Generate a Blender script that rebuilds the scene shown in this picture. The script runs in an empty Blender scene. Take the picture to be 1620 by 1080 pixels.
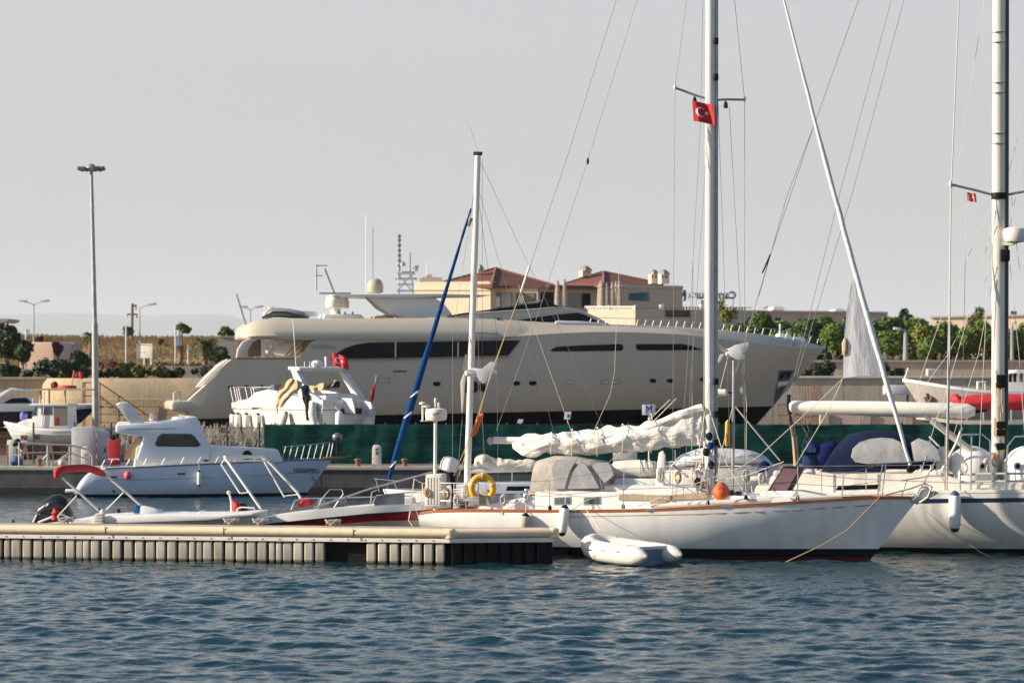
import bpy, bmesh, math, random
import numpy as np
from mathutils import Vector, Matrix, noise
from math import radians, sin, cos, pi
S = bpy.context.scene
COL = S.collection
random.seed(7)
# ---- camera geometry: focal length in photo pixels, eye height above the water, horizon row, centre column
F, H, YH, CX = 4860.0, 5.5, 596.0, 810.0
def P(x, y, D): return Vector(((x-CX)/F*D, D, H-(y-YH)/F*D))
def GX(x, D): return (x-CX)/F*D
def GZ(y, D): return H-(y-YH)/F*D

class PL:
    """vertical plane through a ground point, turned about z: u along it, v out of it (towards the viewer), z up"""
    def __init__(s, px, D, deg=0.0):
        r = radians(deg)
        s.o = Vector((GX(px, D), D, 0)); s.u = Vector((cos(r), sin(r), 0)); s.n = Vector((sin(r), -cos(r), 0)); s.r = r
    def W(s, u, v, z): return s.o+s.u*u+s.n*v+Vector((0, 0, z))
    def pt(s, x, y, v=0.0):
        o = s.o+s.n*v; k = (x-CX)/F
        return P(x, y, (o.x*s.n.x+o.y*s.n.y)/(k*s.n.x+s.n.y))
    def uz(s, x, y, v=0.0):
        p = s.pt(x, y, v); return (p-s.o).dot(s.u), p.z

class MB:
    def __init__(s): s.b = bmesh.new()
    def add(s, vs, fs, m=0):
        bv = [s.b.verts.new(v) for v in vs]
        for f in fs:
            q = []
            for i in f:
                if bv[i] not in q: q.append(bv[i])
            if len(q) < 3: continue
            try: s.b.faces.new(q).material_index = m
            except ValueError: pass
        return s
    def loft(s, rings, close=True, caps=True, m=0):
        n = len(rings[0]); vs = [v for r in rings for v in r]; fs = []
        for i in range(len(rings)-1):
            for j in range(n if close else n-1):
                k = (j+1) % n
                fs.append((i*n+j, i*n+k, (i+1)*n+k, (i+1)*n+j))
        if caps:
            fs.append(tuple(range(n))); fs.append(tuple((len(rings)-1)*n+j for j in range(n)))
        return s.add(vs, fs, m)
    def tube(s, pts, r, n=7, m=0, caps=True, squash=1.0):
        pts = [Vector(p) for p in pts]; rings = []; up = None
        for i, p in enumerate(pts):
            t = (pts[min(i+1, len(pts)-1)]-pts[max(i-1, 0)]).normalized()
            if up is None:
                up = Vector((0, -1, 0)) if abs(t.y) < .9 else Vector((0, 0, 1))
            a = (up-t*up.dot(t)).normalized(); up = a; c = t.cross(a)
            rr = r[i] if isinstance(r, (list, tuple)) else r
            rings.append([p+a*(cos(2*pi*k/n)*rr*squash)+c*(sin(2*pi*k/n)*rr) for k in range(n)])
        return s.loft(rings, True, caps, m)
    def box(s, c, size, rz=0.0, bev=0.0, m=0, rx=0.0, ry=0.0):
        b = bmesh.new(); bmesh.ops.create_cube(b, size=1.0)
        bmesh.ops.scale(b, vec=Vector(size), verts=b.verts)
        if bev: bmesh.ops.bevel(b, geom=b.edges[:], offset=bev, segments=2, affect='EDGES', profile=.6)
        M = Matrix.Translation(Vector(c)) @ Matrix.Rotation(rz, 4, 'Z') @ Matrix.Rotation(ry, 4, 'Y') @ Matrix.Rotation(rx, 4, 'X')
        return s.merge(b, M, m)
    def merge(s, b, M=Matrix.Identity(4), m=0):
        b.verts.index_update()
        vs = [M @ v.co for v in b.verts]; fs = [tuple(v.index for v in f.verts) for f in b.faces]
        b.free(); return s.add(vs, fs, m)
    def bx(s, p0, p1, bev=0.0, m=0):
        p0, p1 = Vector(p0), Vector(p1)
        return s.box((p0+p1)/2, [abs(a) for a in (p1-p0)], 0, bev, m)
    def prism(s, poly, ext, m=0, bev=0.0):
        b = bmesh.new(); e = Vector(ext)
        f = b.faces.new([b.verts.new(v) for v in poly])
        r = bmesh.ops.extrude_face_region(b, geom=[f])
        for v in r['geom']:
            if isinstance(v, bmesh.types.BMVert): v.co += e
        if bev: bmesh.ops.bevel(b, geom=b.edges[:], offset=bev, segments=2, affect='EDGES', profile=.6)
        bmesh.ops.triangulate(b, faces=[f for f in b.faces if len(f.verts) > 4])
        return s.merge(b, Matrix.Identity(4), m)
    def slab(s, pl, poly, v0, v1, m=0, bev=0.0):
        """polygon traced in the photograph at the near side v1 of a plane, extruded back to v0 (real thickness)"""
        return s.prism([pl.pt(x, y, v1) for x, y in poly], pl.n*(v0-v1), m, bev)
    def sph(s, c, r, nu=16, nv=10, m=0, rz=0.0):
        if not isinstance(r, (list, tuple)): r = (r, r, r)
        b = bmesh.new(); bmesh.ops.create_uvsphere(b, u_segments=nu, v_segments=nv, radius=1)
        return s.merge(b, Matrix.Translation(Vector(c)) @ Matrix.Rotation(rz, 4, 'Z') @ Matrix.Diagonal((r[0], r[1], r[2], 1)), m)
    def lathe(s, c, prof, n=16, m=0, axis=None):
        c = Vector(c); R = Matrix.Identity(3)
        if axis is not None: R = Vector((0, 0, 1)).rotation_difference(Vector(axis)).to_matrix()
        rings = [[c+R @ Vector((r*cos(2*pi*k/n), r*sin(2*pi*k/n), z)) for k in range(n)] for r, z in prof]
        return s.loft(rings, True, True, m)
    def build(s, name, mats, parent=None, ang=38, flat=False, keep=False):
        if not keep: bmesh.ops.recalc_face_normals(s.b, faces=s.b.faces)
        me = bpy.data.meshes.new(name)
        if not flat:
            lim = radians(ang)
            for e in s.b.edges:
                e.smooth = not (len(e.link_faces) == 2 and e.calc_face_angle(0) > lim)
            for f in s.b.faces: f.smooth = True
        off = wpos(parent)
        for v in s.b.verts: v.co -= off
        s.b.to_mesh(me); s.b.free()
        for mm in (mats if isinstance(mats, (list, tuple)) else [mats]): me.materials.append(mm)
        o = bpy.data.objects.new(name, me); COL.objects.link(o)
        if parent: o.parent = parent
        return o

def wpos(o):
    p = Vector((0, 0, 0))
    while o is not None: p += o.location; o = o.parent
    return p
def tag(o, label=None, cat=None, group=None, kind=None):
    if label: o['label'] = label
    if cat: o['category'] = cat
    if group: o['group'] = group
    if kind: o['kind'] = kind
    return o
def thing(name, label, cat, loc, group=None):
    o = bpy.data.objects.new(name, None); COL.objects.link(o); o.location = Vector(loc); o.empty_display_size = .3
    return tag(o, label, cat, group, 'thing')
def dup(o, delta, label=None, group=None, rz=None, scale=None):
    c = o.copy(); COL.objects.link(c); c.location = o.location+Vector(delta)
    if rz is not None: c.rotation_euler.z = rz
    if scale is not None: c.scale = scale
    if label: c['label'] = label
    if group: c['group'] = group
    for ch in o.children:
        d = ch.copy(); COL.objects.link(d); d.parent = c
        for g in ch.children:
            e = g.copy(); COL.objects.link(e); e.parent = d
    return c

# ---- materials
MATS = {}
def nodes(name):
    m = bpy.data.materials.new(name); m.use_nodes = True
    return m, m.node_tree, m.node_tree.nodes['Principled BSDF']
def mat(name, col, rough=.5, metal=0., var=.14, scale=2.0, bump=0., bscale=40., stretch=(1, 1, 1), spec=.5, col2=None, amt=.5, trans=0., dirt=0.):
    if name in MATS: return MATS[name]
    m, t, b = nodes(name); N = t.nodes; L = t.links
    tc = N.new('ShaderNodeTexCoord'); mp = N.new('ShaderNodeMapping'); L.new(tc.outputs['Object'], mp.inputs['Vector'])
    mp.inputs['Scale'].default_value = stretch
    nz = N.new('ShaderNodeTexNoise'); nz.inputs['Scale'].default_value = scale; nz.inputs['Detail'].default_value = 5; nz.inputs['Roughness'].default_value = .62
    L.new(mp.outputs[0], nz.inputs['Vector'])
    rp = N.new('ShaderNodeValToRGB'); L.new(nz.outputs['Fac'], rp.inputs[0])
    lo = [max(0, c*(1-var)) for c in col]; hi = [min(1, c*(1+var*.7)) for c in col]
    if col2: lo = list(col2); hi = list(col)
    rp.color_ramp.elements[0].position = .5-.2*amt/.5; rp.color_ramp.elements[1].position = .5+.2*amt/.5
    rp.color_ramp.elements[0].color = (*lo, 1); rp.color_ramp.elements[1].color = (*hi, 1)
    out = rp.outputs[0]
    if dirt:
        n2 = N.new('ShaderNodeTexNoise'); n2.inputs['Scale'].default_value = 1.3; n2.inputs['Detail'].default_value = 8
        mp2 = N.new('ShaderNodeMapping'); mp2.inputs['Scale'].default_value = (3, 3, .45); L.new(tc.outputs['Object'], mp2.inputs['Vector']); L.new(mp2.outputs[0], n2.inputs['Vector'])
        r2 = N.new('ShaderNodeMapRange'); r2.inputs[1].default_value = .5; r2.inputs[2].default_value = .8; r2.inputs[4].default_value = dirt
        L.new(n2.outputs['Fac'], r2.inputs[0])
        mx = N.new('ShaderNodeMixRGB'); L.new(r2.outputs[0], mx.inputs[0]); L.new(out, mx.inputs[1])
        mx.inputs[2].default_value = (col[0]*.42, col[1]*.37, col[2]*.3, 1); out = mx.outputs[0]
    L.new(out, b.inputs['Base Color'])
    b.inputs['Roughness'].default_value = rough; b.inputs['Metallic'].default_value = metal; b.inputs['Specular IOR Level'].default_value = spec
    if trans: b.inputs['Transmission Weight'].default_value = trans
    if bump:
        nb = N.new('ShaderNodeTexNoise'); nb.inputs['Scale'].default_value = bscale; nb.inputs['Detail'].default_value = 4
        L.new(mp.outputs[0], nb.inputs['Vector'])
        bp = N.new('ShaderNodeBump'); bp.inputs['Strength'].default_value = bump; bp.inputs['Distance'].default_value = .05
        L.new(nb.outputs['Fac'], bp.inputs['Height']); L.new(bp.outputs[0], b.inputs['Normal'])
    MATS[name] = m; return m
def bandmat(name, bands, slope=(0, 0), rough=.22, var=.05):
    """painted hull: colour by height (boot stripe and antifouling); bands = [(from_z, colour), ...] lowest first; slope dz per dx"""
    m, t, b = nodes(name); N = t.nodes; L = t.links
    g = N.new('ShaderNodeNewGeometry'); sp = N.new('ShaderNodeSeparateXYZ'); L.new(g.outputs['Position'], sp.inputs[0])
    mu = N.new('ShaderNodeMath'); mu.operation = 'MULTIPLY_ADD'; mu.inputs[1].default_value = -slope[0]; L.new(sp.outputs['X'], mu.inputs[0]); L.new(sp.outputs['Z'], mu.inputs[2])
    nz = N.new('ShaderNodeTexNoise'); nz.inputs['Scale'].default_value = 1.1; nz.inputs['Detail'].default_value = 6
    tc = N.new('ShaderNodeTexCoord'); mp = N.new('ShaderNodeMapping'); mp.inputs['Scale'].default_value = (2.2, 2.2, .5)
    L.new(tc.outputs['Object'], mp.inputs['Vector']); L.new(mp.outputs[0], nz.inputs['Vector'])
    cur = None
    for z, c in bands:
        if cur is None:
            rgb = N.new('ShaderNodeRGB'); rgb.outputs[0].default_value = (*c, 1); cur = rgb.outputs[0]; continue
        gt = N.new('ShaderNodeMath'); gt.operation = 'GREATER_THAN'; gt.inputs[1].default_value = z; L.new(mu.outputs[0], gt.inputs[0])
        mx = N.new('ShaderNodeMixRGB'); L.new(gt.outputs[0], mx.inputs[0]); L.new(cur, mx.inputs[1]); mx.inputs[2].default_value = (*c, 1); cur = mx.outputs[0]
    hs = N.new('ShaderNodeHueSaturation'); L.new(cur, hs.inputs['Color'])
    mr = N.new('ShaderNodeMapRange'); mr.inputs[1].default_value = .3; mr.inputs[2].default_value = .7; mr.inputs[3].default_value = 1-var*1.6; mr.inputs[4].default_value = 1+var*.4
    L.new(nz.outputs['Fac'], mr.inputs[0]); L.new(mr.outputs[0], hs.inputs['Value'])
    L.new(hs.outputs[0], b.inputs['Base Color']); b.inputs['Roughness'].default_value = rough; b.inputs['Specular IOR Level'].default_value = .35
    n3 = N.new('ShaderNodeTexNoise'); n3.inputs['Scale'].default_value = .9; L.new(tc.outputs['Object'], n3.inputs['Vector'])
    bp = N.new('ShaderNodeBump'); bp.inputs['Strength'].default_value = .12; bp.inputs['Distance'].default_value = .05
    L.new(n3.outputs['Fac'], bp.inputs['Height']); L.new(bp.outputs[0], b.inputs['Normal'])
    return m
white = mat('white_gelcoat', (.80, .79, .76), .28, var=.06, dirt=.18)
whiteplain = mat('white_paint', (.8, .79, .77), .4, var=.06)
offwhite = mat('aged_white', (.72, .69, .62), .45, var=.08, dirt=.25)
cream = mat('cream_paint', (.53, .475, .385), .25, var=.04, scale=.6)
creamlight = mat('cream_paint_light', (.60, .55, .47), .3, var=.04)
navy = mat('navy_canvas', (.010, .018, .050), .9, spec=.08, var=.25, scale=5, bump=.3, bscale=18)
blue = mat('royal_blue_canvas', (.004, .046, .17), .85, spec=.1, var=.3, scale=5, bump=.4, bscale=14)
black = mat('black_rubber', (.008, .008, .009), .6, var=.2, spec=.2)
blackgloss = mat('black_gloss', (.012, .012, .015), .2)
glass = mat('dark_glass', (.004, .006, .013), .2, var=.3, spec=.16)
clear = mat('smoked_glass', (.10, .13, .15), .08, var=.2, spec=.7)
vinyl = mat('clear_vinyl', (.40, .40, .41), .16, var=.2, scale=3, bump=.25, bscale=5)
steel = mat('stainless_steel', (.72, .71, .70), .28, 1.0, var=.08)
alloy = mat('mast_aluminium', (.62, .60, .57), .42, .35, var=.08, stretch=(1, 1, .3))
mastwhite = mat('mast_white', (.76, .73, .68), .4, var=.06, dirt=.15)
wire = mat('rigging_wire', (.17, .165, .16), .6)
rope = mat('pale_rope', (.62, .57, .48), .85, var=.2, scale=30)
goldrope = mat('tan_rope', (.50, .34, .17), .85, var=.2, scale=30)
sail = mat('white_sailcloth', (.78, .75, .70), .75, var=.16, scale=2.5, bump=.95, bscale=5, stretch=(1.1, 1.5, 2.6), dirt=.25)
greysail = mat('greyed_sailcloth', (.66, .67, .68), .75, var=.12, scale=1.5, bump=.35, bscale=6)
tan = mat('tan_canvas', (.46, .36, .24), .85, var=.2, scale=4, bump=.5, bscale=9)
greycanvas = mat('grey_canvas', (.42, .38, .33), .85, var=.2, scale=3, bump=.4, bscale=8)
teak = mat('varnished_teak', (.34, .11, .035), .3, var=.35, scale=6, stretch=(.4, 4, 4))
red = mat('red_canvas', (.42, .014, .02), .7, var=.2, scale=3, bump=.3, bscale=10)
redp = mat('red_paint', (.30, .012, .012), .3, var=.1)
flagred = mat('flag_red', (.55, .012, .02), .7, var=.1)
orange = mat('orange_plastic', (.72, .12, .02), .5, var=.12)
yellow = mat('yellow_foam', (.78, .42, .015), .6, var=.12)
pink = mat('pink_vinyl', (.72, .12, .13), .4, var=.12)
galv = mat('galvanised_steel', (.36, .37, .38), .5, .5, var=.2, scale=4)
rust = mat('rusty_steel', (.23, .12, .065), .8, .1, var=.4, scale=8)
darksteel = mat('dark_paint_steel', (.05, .055, .06), .5, .2)
concrete = mat('quay_concrete', (.10, .10, .098), .9, var=.3, scale=1.4, bump=.4, bscale=14, dirt=.55)
capstone = mat('pale_kerb_concrete', (.47, .43, .37), .9, var=.15, bump=.3)
asphalt = mat('yard_ground', (.15, .135, .115), .95, var=.3, scale=.8, bump=.3)
grey = mat('grey_paint', (.38, .39, .40), .5, var=.1)
lightgrey = mat('light_grey_paint', (.56, .56, .55), .5, var=.08)
# ================= SETTING =================
# ---- water: one sheet, finely rippled where the camera sees it, coarse to the far shore
def build_water():
    rng = np.random.RandomState(3)
    ys = np.concatenate([np.array([-60, 0, 25, 40]), np.arange(50, 103, .085), np.arange(103, 146, .22), np.array([147, 150])])
    xs = np.concatenate([np.array([-400, -120, -60, -35]), np.arange(-24, 24.01, .085), np.array([35, 60, 120, 400])])
    X, Y = np.meshgrid(xs, ys); Z = np.zeros_like(X)
    wind = radians(84)
    for i in range(150):
        lam = np.exp(rng.uniform(np.log(.22), np.log(3.6))); k = 2*pi/lam
        th = wind+rng.normal(0, .6); ph = rng.uniform(0, 2*pi)
        a = .0036*lam**.95 if lam < 1.3 else .0052
        arg = k*(X*cos(th)+Y*sin(th))+ph+.6*np.sin(.21*X+.17*Y+ph)
        s_ = np.sin(arg); Z += a*(s_+.22*np.cos(2*arg))
    fade = np.clip((np.minimum(X+24, 24-X))/4, 0, 1)*np.clip((Y-46)/4, 0, 1)
    calm = np.where(Y > 103, .6, 1.0)*(1-.3*np.clip((Y-84)/10, 0, 1))
    Z *= fade*calm*1.0
    ny, nx = X.shape
    vs = np.stack([X, Y, Z], -1).reshape(-1, 3)
    idx = np.arange(nx*ny).reshape(ny, nx)
    fs = np.stack([idx[:-1, :-1], idx[:-1, 1:], idx[1:, 1:], idx[1:, :-1]], -1).reshape(-1, 4)
    me = bpy.data.meshes.new('water')
    me.vertices.add(len(vs)); me.vertices.foreach_set('co', vs.astype(np.float32).ravel())
    me.loops.add(fs.size); me.loops.foreach_set('vertex_index', fs.astype(np.int32).ravel())
    me.polygons.add(len(fs)); me.polygons.foreach_set('loop_start', np.arange(0, fs.size, 4, dtype=np.int32))
    me.polygons.foreach_set('use_smooth', np.ones(len(fs), dtype=bool)); me.update(calc_edges=True)
    m, t, b = nodes('harbour_water'); N = t.nodes; L = t.links
    b.inputs['Base Color'].default_value = (.006, .030, .040, 1); b.inputs['Roughness'].default_value = .06; b.inputs['IOR'].default_value = 1.33
    tc = N.new('ShaderNodeTexCoord'); nz = N.new('ShaderNodeTexNoise'); nz.inputs['Scale'].default_value = 5.5; nz.inputs['Detail'].default_value = 4
    L.new(tc.outputs['Object'], nz.inputs['Vector'])
    bp = N.new('ShaderNodeBump'); bp.inputs['Strength'].default_value = .6; bp.inputs['Distance'].default_value = .05
    L.new(nz.outputs['Fac'], bp.inputs['Height']); L.new(bp.outputs[0], b.inputs['Normal'])
    me.materials.append(m)
    o = bpy.data.objects.new('water', me); COL.objects.link(o); tag(o, kind='structure')
build_water()

QD = 145.0; QZ = 1.26
# ---- quay wall with kerb
q = thing('quay_wall', 'long grey concrete quay wall with pale kerb behind the motorboats', 'quay wall', (0, QD, 0))
mb = MB()
for i in range(-14, 15):
    mb.bx((i*9.0+.02, QD, -2), (i*9.0+8.98, QD+.8, 1.1))
mb.build('face', concrete, q)
MB().bx((-126, QD-.07, 1.104), (135, QD+.8, QZ+.02), bev=.02).build('kerb', capstone, q)
mb = MB()
mb.bx((-126, QD-.012, -1), (135, QD-.004, .28)); mb.build('weed_line', mat('tide_weed', (.025, .025, .02), .8, var=.5, scale=3), q)
# ---- yard
mb = MB(); mb.add([(-130, QD+.8, QZ), (140, QD+.8, QZ), (140, 216, QZ), (-130, 216, QZ)], [(0, 1, 2, 3)])
tag(mb.build('yard', asphalt), kind='structure')
# ---- bank behind the yard, one sheet to the far ground
def bankz(x, y):
    n = noise.noise(Vector((x*.05, y*.05, 3)))*.5+noise.noise(Vector((x*.2, y*.2, 8)))*.15
    def ss(a, b, t):
        t = max(0, min(1, (t-a)/(b-a))); return t*t*(3-2*t)
    left = 5.3+1.0*ss(215, 250, y)+2.9*ss(255, 330, y)-6*ss(420, 700, y)
    right = 5.3+.9*ss(214.5, 215.5, y)+1.2*ss(225, 300, y)+1.0*ss(300, 420, y)-6*ss(500, 800, y)
    w = ss(-12, 6, x)
    return left*(1-w)+right*w+(n*ss(203, 222, y) if x < 8 else n*.5*ss(225, 240, y))
def bankgrid():
    xs = [-400, -200]+[(-110+i*2.2) for i in range(101)]+[160, 260, 500]
    ys = [197.5, 200, 205, 210, 214, 214.6, 215, 215.6, 218]+[222+i*5 for i in range(40)]+[440, 480, 520, 600, 700, 900, 1400]
    vs = [(x, y, bankz(x, y)) for y in ys for x in xs]; nx = len(xs)
    fs = [(j*nx+i, j*nx+i+1, (j+1)*nx+i+1, (j+1)*nx+i) for j in range(len(ys)-1) for i in range(nx-1)]
    m = mat('dry_grass_ground', (.40, .27, .115), .95, scale=.35, bump=.6, bscale=3, col2=(.13, .095, .05), amt=.35)
    o = MB().add(vs, fs).build('bank', m); tag(o, kind='structure')
bankgrid()
# ---- far hills fading in the air
def hills():
    vs = []; n = 70
    for i in range(n):
        x = -7400+i*124
        px = CX+x/25500*F
        h = 572*max(0, min(1, (640-px)/330))**.8*(1+.05*noise.noise(Vector((i*.17, 2, 0))))+4
        vs += [(x, 25500, 0), (x, 26300, h*.8), (x, 28000, h), (x, 34000, 0)]
    fs = [(i*4+k, i*4+4+k, i*4+5+k, i*4+1+k) for i in range(n-1) for k in range(3)]
    o = MB().add(vs, fs).build('hills', mat('hill_scrub', (.20, .21, .19), .9)); tag(o, kind='structure')
hills()
# ---- breakwater walls
tanwall = mat('stained_tan_concrete', (.50, .37, .21), .9, scale=.5, bump=.3, bscale=6, col2=(.33, .28, .21), amt=.5, dirt=.5)
paleconc = mat('pale_concrete', (.47, .415, .34), .9, var=.16, scale=.6, bump=.3, bscale=8, dirt=.3)
greyconc = mat('grey_parapet_concrete', (.36, .335, .30), .9, var=.2, scale=.8, dirt=.3)
bw = thing('breakwater_wall', 'tan curved concrete wall with rounded end behind the superyacht stern', 'wall', P(200, 598, 192)*1)
bw.location.z = QZ
mb = MB(); rings = []
xl = GX(66, 192); xr = GX(1000, 192)
path = [(xl+1.5, 196.5), (xl+.3, 194.5), (xl+.1, 193), (xl+.8, 191.6), (xl+2.4, 190.8), (xl+6, 190.4), (xl+14, 190.2), (xr, 190)]
for (x, y), nx in zip(path, [(-.9, .4), (-1, .1), (-1, -.1), (-.8, -.6), (-.5, -.9), (-.2, -1), (0, -1), (0, -1)]):
    rings.append([Vector((x+nx[0]*o, y+nx[1]*o, z)) for o, z in ((.35, QZ-.2), (.3, 3.9), (.32, 4.1), (.22, 4.12), (.2, 5.0), (-.1, 5.42))]+[Vector((x-nx[0]*2.5, y-nx[1]*2.5+2, 5.42)), Vector((x-nx[0]*2.5, y-nx[1]*2.5+2, QZ-.2))])
mb.loft(rings); mb.build('body', tanwall, bw)
for i in range(14): MB().bx((xl+4+i*2.6, 189.86, 2.2), (xl+4.03+i*2.6, 189.94, 4.05)).build('joint', greyconc, bw)
lw = thing('yard_wall', 'dark shaded tan wall beyond the rounded breakwater end, at far left', 'wall', (GX(20, 197), 197, QZ))
MB().bx((-70, 196.6, QZ-.2), (GX(75, 197), 197.4, 5.36)).build('body', tanwall, lw)
MB().bx((-70, 196.4, 5.364), (GX(75, 197), 197.6, 5.5)).build('coping', greyconc, lw)
rw = thing('harbour_wall', 'long beige concrete wall behind the superyacht bow and the red cover', 'wall', (GX(1400, 198), 197, QZ))
mb = MB(); x0 = GX(1000, 197)
for i in range(14): mb.bx((x0+i*4.5+.015, 196.6, QZ-.2), (x0+i*4.5+4.485, 199.5, 5.40))
mb.build('body', paleconc, rw)
MB().bx((x0, 196.45, 5.404), (x0+63, 199.6, 5.56), bev=.03).build('coping', capstone, rw)
for i in range(26): MB().bx((x0+1.2+i*2.3, 196.56, 3.1), (x0+1.35+i*2.3, 196.63, 3.25)).build('drain_hole', darksteel, rw)
uw = thing('retaining_wall', 'upper grey concrete retaining wall under the pine trees', 'wall', (GX(1450, 214), 214, 5.3))
mb = MB()
for i in range(13): mb.bx((GX(1150, 214)+i*5, 213.8, 5.2), (GX(1150, 214)+i*5+4.98, 214.4, GZ(573, 214)))
mb.build('body', paleconc, uw)
MB().bx((GX(1150, 214), 213.65, GZ(573, 214)+.004), (GX(1150, 214)+65, 214.5, GZ(573, 214)+.16)).build('coping', greyconc, uw)
pw = thing('parapet_wall', 'low grey concrete parapet on the bank left of the superyacht stern', 'wall', (GX(280, 210), 210, 5.3))
for i in range(5):
    MB().bx((GX(236, 210)+i*1.72, 209.8, 5.1), (GX(236, 210)+i*1.72+1.68, 210.2, GZ(578+(i % 2), 210))).build('panel', greyconc, pw)
pw2 = thing('garden_wall', 'low grey wall under the hedge at far left', 'wall', (GX(40, 212), 212, 5.3))
MB().bx((-60, 211.8, 5.1), (GX(112, 212), 212.2, GZ(584, 212))).build('panel', greyconc, pw2)
# low white-pink block wall in the yard behind the fence, right
blk = thing('block_wall', 'low pinkish panel wall behind the green fence at right', 'wall', (GX(1390, 186), 186, QZ))
mb = MB(); pinkw = mat('pinkish_render', (.60, .47, .40), .9, var=.1, dirt=.2)
for i in range(5):
    a = 1312+i*66
    MB().bx((GX(a, 186), 185.8, QZ), (GX(a+48, 186), 186.2, GZ(656, 186))).build('panel', pinkw, blk)
for i in range(6):
    a = 1296+i*66
    MB().bx((GX(a+1, 186), 185.7, QZ), (GX(a+15, 186), 186.3, GZ(653, 186))).build('pillar', paleconc, blk)

# ---- sky, sun, camera
SUN_EL, SUN_AZ = 22.0, 7.0     # sun low on the left, a little on the camera's side
w = bpy.data.worlds.new('World'); S.world = w; w.use_nodes = True
nt = w.node_tree; bg = nt.nodes['Background']
sky = nt.nodes.new('ShaderNodeTexSky'); sky.sky_type = 'NISHITA'; sky.sun_disc = False
sd = Vector((-cos(radians(SUN_AZ))*cos(radians(SUN_EL)), -sin(radians(SUN_AZ))*cos(radians(SUN_EL)), sin(radians(SUN_EL))))
sky.sun_elevation = radians(SUN_EL); sky.sun_rotation = math.atan2(sd.x, sd.y)
sky.air_density = 1.0; sky.dust_density = 1.5; sky.ozone_density = 1.5
# a hazy late-afternoon sky: the clear sky thinned by pale haze that thickens towards the horizon
def N_(t): return nt.nodes.new(t)
hs = N_('ShaderNodeHueSaturation'); hs.inputs['Saturation'].default_value = 1.4; hs.inputs['Value'].default_value = .92
geo = N_('ShaderNodeNewGeometry'); sx = N_('ShaderNodeSeparateXYZ'); nt.links.new(geo.outputs['Incoming'], sx.inputs[0])
ab = N_('ShaderNodeMath'); ab.operation = 'ABSOLUTE'; nt.links.new(sx.outputs['Z'], ab.inputs[0])
mr = N_('ShaderNodeMapRange'); mr.interpolation_type = 'SMOOTHSTEP'; mr.inputs[1].default_value = 0; mr.inputs[1].default_value = .06; mr.inputs[2].default_value = .58; mr.inputs[3].default_value = .97; mr.inputs[4].default_value = .05
nt.links.new(ab.outputs[0], mr.inputs[0])
m2 = N_('ShaderNodeMapRange'); m2.inputs[1].default_value = 0; m2.inputs[2].default_value = .13
nt.links.new(ab.outputs[0], m2.inputs[0])
hz = N_('ShaderNodeMixRGB'); hz.inputs[1].default_value = (2.82, 2.72, 2.66, 1); hz.inputs[2].default_value = (3.44, 3.49, 3.56, 1); nt.links.new(m2.outputs[0], hz.inputs[0])
mx = N_('ShaderNodeMixRGB'); nt.links.new(mr.outputs[0], mx.inputs[0])
nt.links.new(sky.outputs[0], hs.inputs['Color']); nt.links.new(hs.outputs[0], mx.inputs[1]); nt.links.new(hz.outputs[0], mx.inputs[2])
nt.links.new(mx.outputs[0], bg.inputs['Color'])
bg.inputs['Strength'].default_value = .10
sun = bpy.data.lights.new('sun', 'SUN'); sun.energy = 5.0; sun.angle = radians(.5); sun.color = (1, .86, .67)
so = bpy.data.objects.new('sun', sun); COL.objects.link(so); so.rotation_euler = sd.to_track_quat('Z', 'Y').to_euler()
cam = bpy.data.cameras.new('camera'); co = bpy.data.objects.new('camera', cam); COL.objects.link(co)
co.location = (0, 0, H); co.rotation_euler = (pi/2, 0, 0)
cam.sensor_width = 36; cam.lens = 36*F/1620; cam.shift_y = (YH-540)/1620; cam.clip_start = 1; cam.clip_end = 60000
cam.dof.use_dof = True; cam.dof.focus_distance = 93; cam.dof.aperture_fstop = 1.6
S.camera = co
S.view_settings.view_transform = 'Standard'; S.view_settings.look = 'None'; S.view_settings.exposure = .82; S.view_settings.gamma = 1

# ---- the air: thin even haze over the harbour and the land beyond
def haze():
    mb = MB(); mb.bx((-7800, -90, -3.2), (7800, 36000, 760))
    m = bpy.data.materials.new('haze_air'); m.use_nodes = True; t = m.node_tree; t.nodes.remove(t.nodes['Principled BSDF'])
    v = t.nodes.new('ShaderNodeVolumePrincipled'); v.inputs['Density'].default_value = 4.5e-5; v.inputs['Color'].default_value = (.86, .93, 1.0, 1); v.inputs['Anisotropy'].default_value = .1
    t.links.new(v.outputs[0], t.nodes['Material Output'].inputs['Volume'])
    tag(mb.build('haze', m, flat=True), kind='stuff')
haze()
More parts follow.
